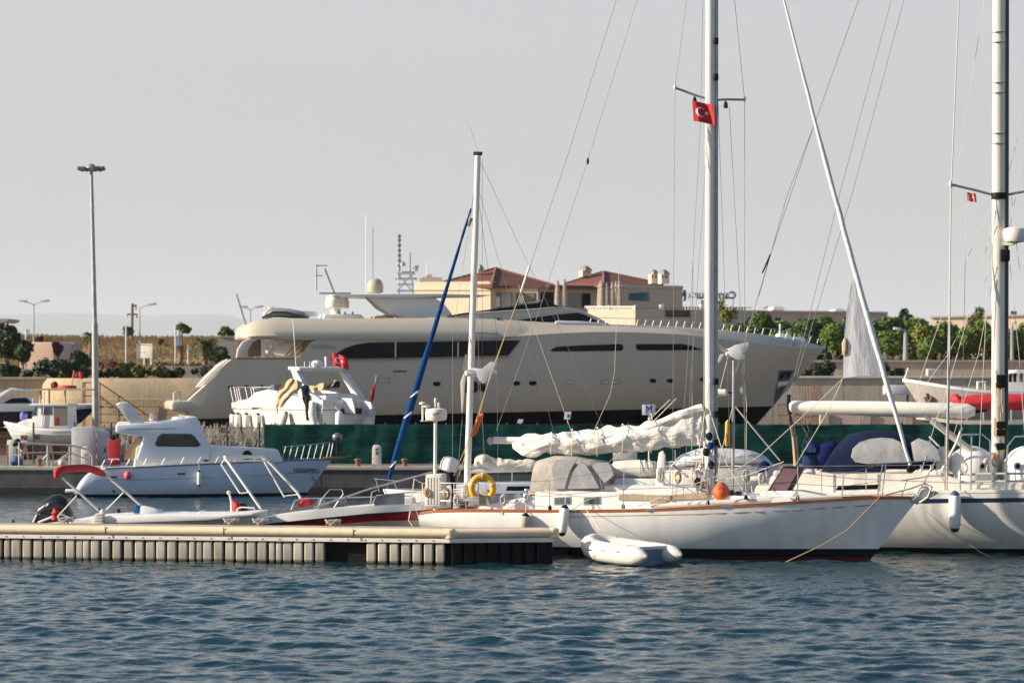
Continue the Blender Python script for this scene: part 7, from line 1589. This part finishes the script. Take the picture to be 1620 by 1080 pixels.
def lamp(px, yt, yb, D, arms, lab, r=.07, headw=.9):
    t = thing('street_lamp', lab, 'street lamp', P(px, yb, D), 'street lamps behind the marina'); c = P(px, yt, D); MB().tube([P(px, yb+6, D), P(px, yt+3, D)], [r*1.3, r*.8], 8).build('pole', galv, t)
    for dx, dy in arms:
        e = P(px+dx, yt+dy, D); MB().tube([P(px, yt+3, D), P(px+dx*.3, yt+2+dy*.2, D), e], [r*.6, r*.5, r*.5], 6).build('arm', galv, t); MB().box(e+Vector((.2*(1 if dx > 0 else -1), 0, 0)), (headw, .35, .2), bev=.05, ry=-.12 if dx > 0 else .12).build('lamp_head', lightgrey, t)
lamp(53.5, 479, 560, 300, [(-14, -3), (14, -3)], 'double armed street lamp at left above the pink kiosk'); lamp(221, 484, 560, 300, [(16, -3)], 'single armed street lamp beside the utility pole'); lamp(396, 487, 540, 310, [(-8, -2), (10, -2)], 'double armed street lamp behind the superyacht tender')
lamp(1415.5+17, 520, 580, 226, [(-9, 0)], 'white lamp post with one arm among the pines', r=.16, headw=.55); lamp(1209, 560, 600, 226, [(0.1, -6)], 'short lamp post behind the superyacht bow rail', r=.08, headw=.5)
lamp(1601, 512, 585, 236, [(.1, -2)], 'white lamp post right of the thick cream mast', r=.13, headw=.3)
up = thing('utility_pole', 'utility pole with two cross arms on the dry ridge', 'utility pole', P(208.5, 545, 320)); MB().tube([P(208.5, 550, 320), P(209.5, 480, 320)], .14, 7).build('pole', barkm, up)
for a_, b_ in (((201, 497), (217, 497)), ((209, 484), (216, 483))): MB().tube([P(*a_, 320), P(*b_, 320)], .09, 6).build('cross_arm', barkm, up)
mb = MB()
for x, y in ((201, 497), (216.5, 497), (215, 484)): mb.tube([P(x, y, 320), P(x, y+6, 320)], .08, 6)
mb.build('insulator', galv, up)
for x, yt, yb, lab in ((199.5, 515, 578, 'plain pale post left of the billboard'), (277.5, 515, 576, 'pale post holding a small blue sign'), (41, 520, 590, 'thin post with small banner in front of the dark tree'), (297.5, 545, 572, 'short grey post right of the blue sign')):
    t = thing('post', lab, 'post', P(x, yb, 222), 'posts on the bank'); MB().tube([P(x, yb+3, 222), P(x, yt, 222)], .065, 7).build('pole', lightgrey, t)
    if x == 277.5: MB().slab(PL(281, 221.9, 0), [(278.5, 547), (278.5, 535), (284, 535), (284, 547)], -.03, .03).build('sign_plate', mat('sign_sky_blue', (.22, .38, .62), .5), t)
    if x == 41: MB().slab(PL(44, 221.9, 0), [(41, 530), (41, 520), (47, 521), (46, 530)], -.03, .03).build('banner', lightgrey, t)
# ---- restaurant with red tiled roofs
RD = 300
rs = thing('restaurant', 'cream walled restaurant with two red tiled hip roofs above the superyacht', 'restaurant', P(860, 520, RD)); rs.location.z = 7
tile = mat('red_roof_tiles', (.18, .06, .042), .85, var=.3, scale=2.5, stretch=(3, 3, 8), bump=.5, bscale=30)
wallc = mat('cream_render', (.70, .58, .44), .9, var=.07); wallshade = mat('shaded_cream_render', (.46, .415, .37), .9, var=.08)  # the second is the cream darkened by the shade on right-hand faces
RA = PL(740, RD, -14); RB = PL(905, RD, 12)
def rbox(nm, m, pl, poly, v0, v1, bev=0): return MB().slab(pl, poly, v0, v1, bev=bev).build(nm, m, rs)
Lf = PL(776, 293, -22)   # sunlit left faces are turned to the left
rbox('wing_wall', wallc, Lf, [(652, 530), (652, 448), (660, 446), (776, 445), (776, 530)], -9, 0)
rbox('wing_cornice', wallc, Lf, [(652, 459), (652, 457), (776, 457), (776, 459)], 0, .12)
Lm = PL(776, 294.5, -10)
rbox('front_wall', wallc, Lm, [(776, 530), (776, 452), (851, 452), (851, 530)], -6, 0)
w1 = rbox('window_band', mat('window_shadow', (.08, .075, .065), .4), Lm, [(778, 487), (778, 463), (848, 463), (848, 487)], 0, .03)
for x0, x1, m_ in ((781, 793, clear), (796, 809, mat('curtain_glass', (.42, .44, .42), .3)), (819, 846, mat('grey_green_glass', (.15, .155, .13), .2))): MB().slab(Lm, [(x0, 486), (x0, 464), (x1, 464), (x1, 486)], .03, .06).build('pane', m_, w1)
for x0, x1, y0, y1 in ((784, 791, 485, 469), (821, 828, 480, 468)): MB().slab(Lm, [(x0, y0), (x0, y1), (x1, y1), (x1, y0)], .06, .08).build('blind', whiteplain, w1)
for x in (794.5, 812, 815): MB().slab(Lm, [(x-1, 487), (x-1, 462), (x+1, 462), (x+1, 487)], .03, .14).build('frame', wallc, w1)
Ls = PL(851, 294, 14)
rbox('side_wall', wallshade, Ls, [(851, 530), (851, 452), (883, 452), (883, 530)], -6, 0); MB().slab(Ls, [(855, 482), (855, 462), (876, 462), (876, 482)], 0, .05).build('window', glass, rs)
def hip(nm, pts, apex, drop=.25):
    base = [Vector(p) for p in pts]; a = [Vector(p) for p in apex]; mb = MB()
    n = len(base); low = [p-Vector((0, 0, drop)) for p in base]
    vs = base+low+a; fs = [(i, (i+1) % n, n+(i+1) % n, n+i) for i in range(n)]+[tuple(range(n, 2*n))]
    if len(a) == 1: fs += [(i, (i+1) % n, 2*n) for i in range(n)]
    else: fs += [(0, 1, 2*n+1, 2*n), (1, 2, 2*n+1), (2, 3, 2*n, 2*n+1), (3, 0, 2*n)]
    return mb.add(vs, fs).build(nm, tile, rs, flat=True)
r1_ = hip('roof', [P(700, 446, 296), P(778, 451.5, 292.2), P(882, 452, 299), P(800, 446, 309)], [P(784.5, 424, 301)])
for a_, b_ in (((778, 451.2, 292.1), (784.5, 423.6, 300.9)), ((882, 451.7, 298.9), (784.5, 423.6, 300.9)), ((700, 445.7, 295.9), (784.5, 423.6, 300.9))): MB().tube([P(*a_), P(*b_)], .10, 6).build('ridge_tiles', mat('ridge_terracotta', (.33, .15, .11), .85, var=.25, scale=12), r1_)
r2_ = hip('roof', [P(894, 448.5, 299), P(955, 450, 293.4), P(1050, 449, 302), P(985, 446, 311)], [P(955, 429.5, 302)])
for a_, b_ in (((955, 449.7, 293.3), (955, 429.2, 301.9)), ((1050, 448.7, 301.9), (955, 429.2, 301.9)), ((894, 448.2, 298.9), (955, 429.2, 301.9))): MB().tube([P(*a_), P(*b_)], .10, 6).build('ridge_tiles', mat('ridge_terracotta', (.33, .15, .11), .85), r2_)
rbox('fascia', mat('dark_fascia', (.09, .05, .045), .8), Lm, [(776, 455), (776, 451.5), (851, 452.2), (884, 455)], -5, .3)
# second block
R2 = PL(955, 295, 9)
rbox('rear_wall', wallshade, R2, [(884, 530), (884, 455), (955, 455), (955, 530)], -6, -.6); rbox('fascia', mat('dark_fascia', (.09, .05, .045), .8), R2, [(870, 457), (870, 450.5), (956, 452), (956, 457)], -4, .1)
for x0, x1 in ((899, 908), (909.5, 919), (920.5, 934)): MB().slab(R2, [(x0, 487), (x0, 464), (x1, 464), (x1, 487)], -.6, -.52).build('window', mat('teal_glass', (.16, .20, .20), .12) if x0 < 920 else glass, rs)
rbox('gable_wall', wallshade, R2, [(950, 530), (950, 449), (1080, 452), (1080, 530)], -8, 0); rbox('parapet', wallshade, R2, [(984, 455), (984, 450.5), (1081, 452), (1081, 456)], -8.2, .15)
tl = MB().slab(R2, [(995, 475), (995, 464), (1026, 462), (1027, 476)], 0, .08).build('wall_sign', mat('teal_sign', (.035, .15, .17), .5, var=.5, scale=2, col2=(.02, .05, .12)), rs)
MB().slab(R2, [(1022, 475.5), (1022, 462.5), (1026.5, 462.3), (1026.5, 476)], .08, .1).build('sign_edge', mat('sign_green', (.03, .22, .12), .5), tl)
def chimney(x, yb, yt, D, w, pl):
    c = MB(); a = pl.pt(x, yb, 0); h = (yb-yt)/(F/D); c.box(a+Vector((0, 0, h/2)), (w, w, h), rz=pl.r+.35); ch_ = c.build('chimney', wallc, rs)
    c = MB(); c.lathe(a+Vector((0, 0, h)), [(w*.72, 0), (w*.72, .1), (w*.3, .42), (.02, .5)], 4); c.build('chimney_cap', mat('grey_cap', (.30, .28, .26), .8), ch_)
    for k_ in (-.25, .25): MB().box(a+Vector((k_*w, -w*.5, h*.72)), (w*.18, w*.4, h*.18), rz=pl.r+.35).build('chimney_vent', darksteel, ch_)
chimney(759, 432, 426, 300, .6, PL(759, 298, 0)); chimney(926, 437, 428, 302, .95, PL(926, 300, 0)); chimney(1034, 449, 434, 302, .8, PL(1034, 300, 0)); chimney(1050, 449, 434, 302, .85, PL(1050, 299, 0))
rbox('roof_plant', mat('plant_grey', (.42, .41, .40), .6), PL(680, 305, 0), [(664, 446), (664, 440), (672, 438), (675, 438), (676, 434), (682, 434), (683, 438), (699, 439), (699, 446)], -2, 0)
# closed parasols on the terrace
pg = 'closed parasols on the restaurant terrace'; par = None
for i, (x, yb) in enumerate(((882, 490), (893, 490), (952, 494), (960, 494), (969, 495), (980, 495), (949, 492), (975, 493))):
    yt = 446 if x > 900 else 445
    if par is None:
        a = P(x, yb+6, 290); par = thing('parasol', 'closed beige parasol on the terrace, leftmost of the row', 'parasol', a, pg)
        MB().tube([a, a+Vector((0, 0, 3.1))], .05, 7).build('pole', galv, par); r_ = MB().lathe(a+Vector((0, 0, .55)), [(.1, 0), (.26, .1), (.3, .6), (.24, 1.5), (.2, 2.0), (.27, 2.08), (.12, 2.3), (.14, 2.4), (.05, 2.62)], 9).build('canopy', mat('parasol_beige', (.36, .31, .26), .9, var=.2), par)
    else:
        lab = ('', 'closed beige parasol second from the left on the terrace', 'closed parasol left of the tallest pair by the dark gable wall', 'closed parasol in the middle of the right terrace group', 'closed parasol just left of the rightmost one', 'rightmost closed parasol, in front of the gable wall', 'closed parasol at the left end of the right terrace group', 'closed parasol half hidden behind the rightmost pair')[i]
        b = P(x, yb+6, 290-(i > 5)*-1.5); dup(par, b-par.location, lab, scale=(1, 1, 1.0+.04*(i % 3)))
# terrace wall with balustrade
tw = thing('terrace_wall', 'terrace wall with white balustrade, sunlit at its left end', 'terrace wall', P(1000, 530, 270)); T1 = PL(1005, 268, -26); T2 = PL(1005, 268, 10)
MB().slab(T1, [(930, 530), (930, 488.5), (1005, 488.5), (1005, 530)], -.6, 0).build('wall', wallc, tw); MB().slab(T2, [(1005, 530), (1005, 488), (1190, 492), (1190, 530)], -.6, 0).build('wall', wallshade, tw)
MB().slab(T1, [(925, 486.5), (925, 484), (1005, 484), (1005, 486)], -.4, .05).build('balustrade_rail', whiteplain, tw)
for i in range(16): MB().slab(T1, [(928+i*4.8, 489), (928+i*4.8, 485), (930+i*4.8, 485), (930+i*4.8, 489)], -.3, 0).build('baluster', whiteplain, tw)
for x in (963, 1003.5): MB().slab(T1, [(x-1.3, 489), (x-1.3, 483), (x+1.3, 483), (x+1.3, 489)], -.45, .08).build('balustrade_pillar', whiteplain, tw)
for i in range(38): MB().slab(T2, [(1008+i*4.6, 489+i*.05), (1008+i*4.6, 485), (1009.4+i*4.6, 485), (1009.4+i*4.6, 489+i*.05)], -.3, 0).build('baluster', mat('baluster_shade', (.40, .36, .31), .8), tw)  # balusters past the corner are coloured darker for their shade
MB().slab(T2, [(1005, 485.5), (1005, 484.5), (1190, 486), (1190, 487)], -.35, .02).build('balustrade_rail', wallshade, tw)
for x in (1047, 1111, 1130): MB().slab(T2, [(x-2, 489), (x-2, 482), (x+3, 481), (x+3, 489)], -.45, .08).build('balustrade_pillar', whiteplain, tw)
sgn = MB().slab(T2, [(1053, 501), (1053, 491), (1092, 491), (1092, 501)], 0, .12).build('dark_sign', mat('sign_brown_black', (.035, .025, .02), .5), tw)
text('sign_lettering', 'RESTAURANT', mat('sign_gold', (.20, .13, .06), .5), sgn, T2.pt(1072.5, 496, .13), .42, facing(T2), .01, .62)
bst_ = thing('street_bush', 'yellow green bush at the right end of the terrace wall', 'bush', P(1150, 508, 262)); crown('foliage', yleaf, bst_, foliage([(-.4, 0, .9, .7), (.5, 0, .7, .6), (-.5, 0, 1.6, .4), (0, 0, .3, .7)], 700, .22, 12, .3)); MB().tube([P(1150, 512, 262), P(1150, 495, 262)], .06, 6).build('stem', barkm, bst_)
# roof sign seen from behind: letters face away from the water
cs = thing('roof_sign', 'blue supermarket letters seen mirrored from behind, with red blue emblem', 'sign', P(1120, 500, 380)); CS = PL(1125, 380, 0)
rot = Matrix.Rotation(pi, 3, 'Z') @ Matrix.Rotation(pi/2, 3, 'X'); sblue = mat('sign_deep_blue', (.008, .03, .10), .5, var=.1)
text('letters', 'Carrefour', sblue, cs, CS.pt(1132, 467.5, 0), 1.28, rot, .08, .98, .035)
text('small_letters', 'Express', sblue, cs, CS.pt(1127, 477, 0), .95, rot, .08, .95, .03)
MB().slab(CS, [(1080, 466), (1081, 459), (1084, 458), (1086, 463), (1086, 472), (1083.5, 477), (1081, 475), (1082.5, 470), (1080, 468)], -.1, .1).build('emblem_blue', sblue, cs)
MB().slab(CS, [(1088, 461), (1090, 464), (1093, 467.5), (1091, 470), (1088.5, 475), (1089, 470), (1090.5, 467.5)], -.1, .1).build('emblem_red', mat('emblem_red', (.30, .015, .02), .5), cs)
mb = MB()
for y in (463.5, 470): mb.tube([P(1092, y, 380.3), P(1162, y, 380.3)], .05, 6)
for x in (1095, 1128, 1160): mb.tube([P(x, 500, 380.3), P(x, 462, 380.3)], .05, 6)
mb.build('frame', galv, cs)
# long low market building
LB = PL(1270, 420, 3); lb = thing('market_building', 'long low flat roofed pinkish building beyond the pines', 'building', P(1270, 530, 420)); lb.location.z = 7
MB().slab(LB, [(1090, 540), (1090, 491), (1404, 494), (1404, 540)], -30, 0).build('wall', mat('mauve_render', (.40, .34, .32), .9, var=.06), lb); MB().slab(LB, [(1088, 492.5), (1088, 489.5), (1405, 493), (1405, 496)], -30.2, .3).build('parapet', mat('parapet_mauve', (.30, .25, .24), .8), lb)
for x0, x1, y0, y1 in ((1222, 1241, 490.5, 485.5), (1320, 1338, 492, 489)): MB().slab(LB, [(x0, y0), (x0+2, y1), ((x0+x1)/2, y1-1), (x1, y1+.5), (x1, y0)], -6, -1).build('roof_unit', whiteplain, lb)
MB().slab(LB, [(1226, 506.5), (1226, 503), (1236, 503), (1236, 506.5)], 0, .1).build('dark_window', glass, lb)
L2 = PL(1560, 430, -14); l2 = thing('warehouse', 'cream low warehouse at the right edge beyond the pines', 'building', P(1560, 530, 430)); l2.location.z = 7
MB().slab(L2, [(1473, 540), (1473, 502), (1700, 497), (1700, 540)], -20, 0).build('wall', wallc, l2); MB().slab(L2, [(1472, 503), (1472, 500), (1700, 495.5), (1700, 498)], -20, .3).build('parapet', paleconc, l2); MB().slab(L2, [(1599, 497), (1599, 492), (1607, 492), (1607, 497)], -3, -1).build('roof_unit', darksteel, l2)
for x in (1395, 1401): pass
gl = thing('seagull', 'small seagull gliding above the long low pinkish building', 'bird', P(1210, 486, 250))
mb = MB(); mb.lathe(P(1210, 486, 250), [(.01, -.3), (.08, -.1), (.09, .1), (.02, .32)], 8, axis=(1, .2, .1)); c = P(1210, 486, 250); mb.add([c, c+Vector((.1, 0, 0)), c+Vector((.35, -.3, .35)), c+Vector((.05, .35, .4)), c+Vector((-.05, -.1, .03))], [(0, 1, 2), (0, 4, 3)]); mb.build('body', white, gl)
# ================= SMALL GEAR =================
rq = random.Random(11)
# dry grass and weeds on the bank at left
mb = MB()
for i in range(9000):
    D = rq.uniform(224, 332) if i % 4 else rq.uniform(318, 334); px = rq.uniform(-20, 460); x = GX(px, D); z = bankz(x, D)
    if noise.noise(Vector((x*.09, D*.05, 4))) < -.15 and D < 318: continue
    h = rq.uniform(.25, .8); w = rq.uniform(.06, .16); a = rq.gauss(0, .25)*h; p = Vector((x, D, z-.05))
    mb.add([p-Vector((w, 0, 0)), p+Vector((w, 0, 0)), p+Vector((a+w*.3, 0, h)), p+Vector((a-w*.3, 0, h*.9))], [(0, 1, 2, 3)])
tag(mb.build('dry_grass', mat('straw', (.42, .29, .13), .95, scale=.3, col2=(.17, .12, .06), amt=.3), ang=180), kind='stuff')
for i, (px, D, w, h, mm, lab) in enumerate(((110, 238, 30, 14, dryleaf, 'brown dry shrub behind the floodlight mast'), (182, 246, 34, 12, leafmat('russet_weeds', (.15, .075, .05)), 'russet weeds on the slope left of the billboard'), (262, 240, 40, 14, leafmat('russet_weeds', (.15, .075, .05)), 'russet weeds on the slope right of the billboard'), (310, 252, 50, 12, dryleaf, 'straw coloured shrub behind the stout palm'), (232, 262, 44, 10, oliveleaf, 'olive shrub on the slope above the billboard'), (160, 270, 26, 10, oliveleaf, 'olive shrub near the foot of the palm behind the mast'))):
    zb = bankz(GX(px, D), D); yb = YH-(zb-H)*F/D+2; shrub(px, yb-h, yb, D, w, mm, 70+i, lab, group='weeds and shrubs on the slope', n=700)
shrub(120, 574, 598, 203, 56, darkleaf, 81, 'dark shrub filling the row left of the floodlight mast', n=1500)
shrub(228, 578, 597, 205, 40, darkleaf, 82, 'dark low shrub under the billboard legs', n=1200)
shrub(275, 580, 597, 206, 44, darkleaf, 83, 'dark low shrub between the billboard and the stout palm', n=1200)
# coils, blocks and clutter on the white sailboat
def coil(pl, x, y, v, r, m, parent, n=5, nm='rope_coil'):
    c = pl.pt(x, y, v); mb = MB()
    for k in range(n):
        rr = r*(1-.08*k); o = Vector((rq.uniform(-.02, .02), -.03*k, rq.uniform(-.03, .03)))
        mb.tube([c+o+Vector((rr*.7*cos(t), 0, rr*1.25*sin(t))) for t in np.linspace(0, 2*pi, 17)], .016, 5)
    return mb.build(nm, m, parent)
for x, y, v, r, m in ((1044, 752, .7, .16, rope), (1072, 755, .7, .14, goldrope), (1096, 752, .7, .15, rope), (1110, 742, .5, .13, rope), (1116, 768, .4, .13, goldrope), (735, 778, 1.2, .15, rope), (706, 780, 1.15, .14, goldrope), (722, 790, 1.15, .12, rope), (796, 790, 1.25, .14, rope), (676, 778, .9, .13, goldrope)):
    coil(K, x, y, v, r, m, kroot)
jerry = mat('blue_jerrycan', (.03, .08, .24), .5)
for x, y, w, h, m in ((1056, 781, 9, 11, mat('grey_crate', (.30, .30, .30), .6)), (1148, 783, 12, 8, darksteel), (1162, 783, 10, 6, mat('dark_anchor_gear', (.06, .06, .06), .6)), (716, 804, 8, 10, white), (748, 806, 9, 8, greycanvas), (812, 790, 9, 8, white), (1086, 785, 8, 7, offwhite)):
    MB().slab(K, [(x, y), (x+1, y-h), (x+w-1, y-h), (x+w, y)], .5, .85, bev=.03).build('deck_gear', m, kroot)
mb = MB()
for i in range(7):
    y = 774+i*4; mb.tube([K.pt(717, y, 1.12), K.pt(737, y-.5, 1.15)], .022, 6)
mb.build('stern_rack', mastwhite, kroot)
MB().slab(K, [(757, 800), (757, 776), (776, 774), (777, 800)], 1.0, 1.1, bev=.03).build('weather_cloth', greycanvas, kroot)
for pts in ([(1120, 640, .2), (1150, 735, .9), (1185, 790, 1.3)], [(1123, 600, .2), (1108, 700, .6), (1092, 790, 1.1)], [(1066, 768, 1.2), (1090, 772, .9), (1118, 770, .3)], [(832, 786, 1.1), (812, 800, 1.4), (790, 812, 1.5)], [(1000, 770, .8), (930, 790, 1.2), (905, 806, 1.6)], [(1132, 760, .2), (1180, 752, .7), (1240, 730, .9)]):
    MB().tube([K.pt(*p) for p in pts], .013, 5).build('running_line', rope, kroot)
for x, y, v in ((940, 776, .9), (1046, 776, .8), (1120, 798, 1.5), (986, 804, 1.6), (1262, 790, 1.1), (1180, 790, 1.3), (870, 806, 1.6)): MB().lathe(K.pt(x, y, v), [(.05, 0), (.06, .05), (.04, .12), (.02, .14)], 8).build('deck_block', black, kroot)
for x in (905, 1030, 1150): MB().box(K.pt(x, 806.5-(x > 1100)*5, 1.72-(x > 1100)*.15), (.35, .06, .05), bev=.02).build('mooring_fairlead', steel, kroot)
# gear on the cream yacht
for x, y, v, r, m in ((1180, 752, 1.2, .16, rope), (1204, 756, 1.2, .14, rope), (1560, 735, .9, .16, rope), (1572, 728, .6, .18, goldrope), (1566, 742, 1.0, .14, rope), (1526, 740, 1.6, .15, rope)): coil(Y, x, y, v, r, m, yroot)
for x, y, w, h, m in ((1185, 760, 16, 7, white), (1222, 752, 14, 8, offwhite), (1274, 748, 12, 6, white), (1400, 747, 40, 5, offwhite), (1460, 752, 30, 6, white), (1540, 772, 40, 5, offwhite)):
    MB().slab(Y, [(x, y), (x+2, y-h), (x+w-2, y-h), (x+w, y)], .9, 1.3, bev=.04).build('deck_locker', m, yroot)
for x in (1440, 1458, 1474): MB().lathe(Y.pt(x, 746, 1.15), [(.1, 0), (.09, .04), (.06, .09), (.06, .16), (.09, .22), (.03, .25)], 12).build('winch', steel, yroot)
mb = MB()
for i in range(16):
    c = Y.pt(rq.uniform(1572, 1590), rq.uniform(600, 735), .22); mb.tube([c, c+Vector((rq.uniform(-.06, .06), -.02, -rq.uniform(.2, .7)))], rq.uniform(.012, .028), 5)
mb.build('halyard_tail', goldrope, yroot)
# seams on the pontoon's cream edge, bolts, lamp post stubs
for px in (168, 355, 560):
    u, _ = A_.uz(px, 845); mb = MB(); mb.prism([A_.W(u, .135, zt-.27), A_.W(u+.02, .135, zt-.27), A_.W(u+.02, .135, zt-.01), A_.W(u, .135, zt-.01)], A_.n*-.02); mb.build('edge_seam', darksteel, ponty)
for i in range(26):
    u, _ = A_.uz(10+i*27, 855); p = A_.W(u, .055, zt-.335); MB().lathe(p, [(.02, 0), (.02, .012), (.01, .018)], 8, axis=A_.n).build('rim_bolt', galv, ponty)
# bollards and bits along the quay edge, tyres on its face
for i, (px, lab) in enumerate(((62, 'rusty iron bollard on the quay near the gangway'), (566, 'rusty iron bollard on the quay left of the white service bollard'), (640, 'rusty iron bollard on the quay right of the white service bollard'))):
    b = thing('mooring_bollard', lab, 'bollard', (GX(px, 145.3), 145.3, QZ+.02), 'iron bollards on the quay'); MB().lathe((GX(px, 145.3), 145.3, QZ+.02), [(.16, 0), (.16, .03), (.1, .06), (.1, .22), (.17, .28), (.16, .34), (.05, .37)], 14).build('post', rust, b)
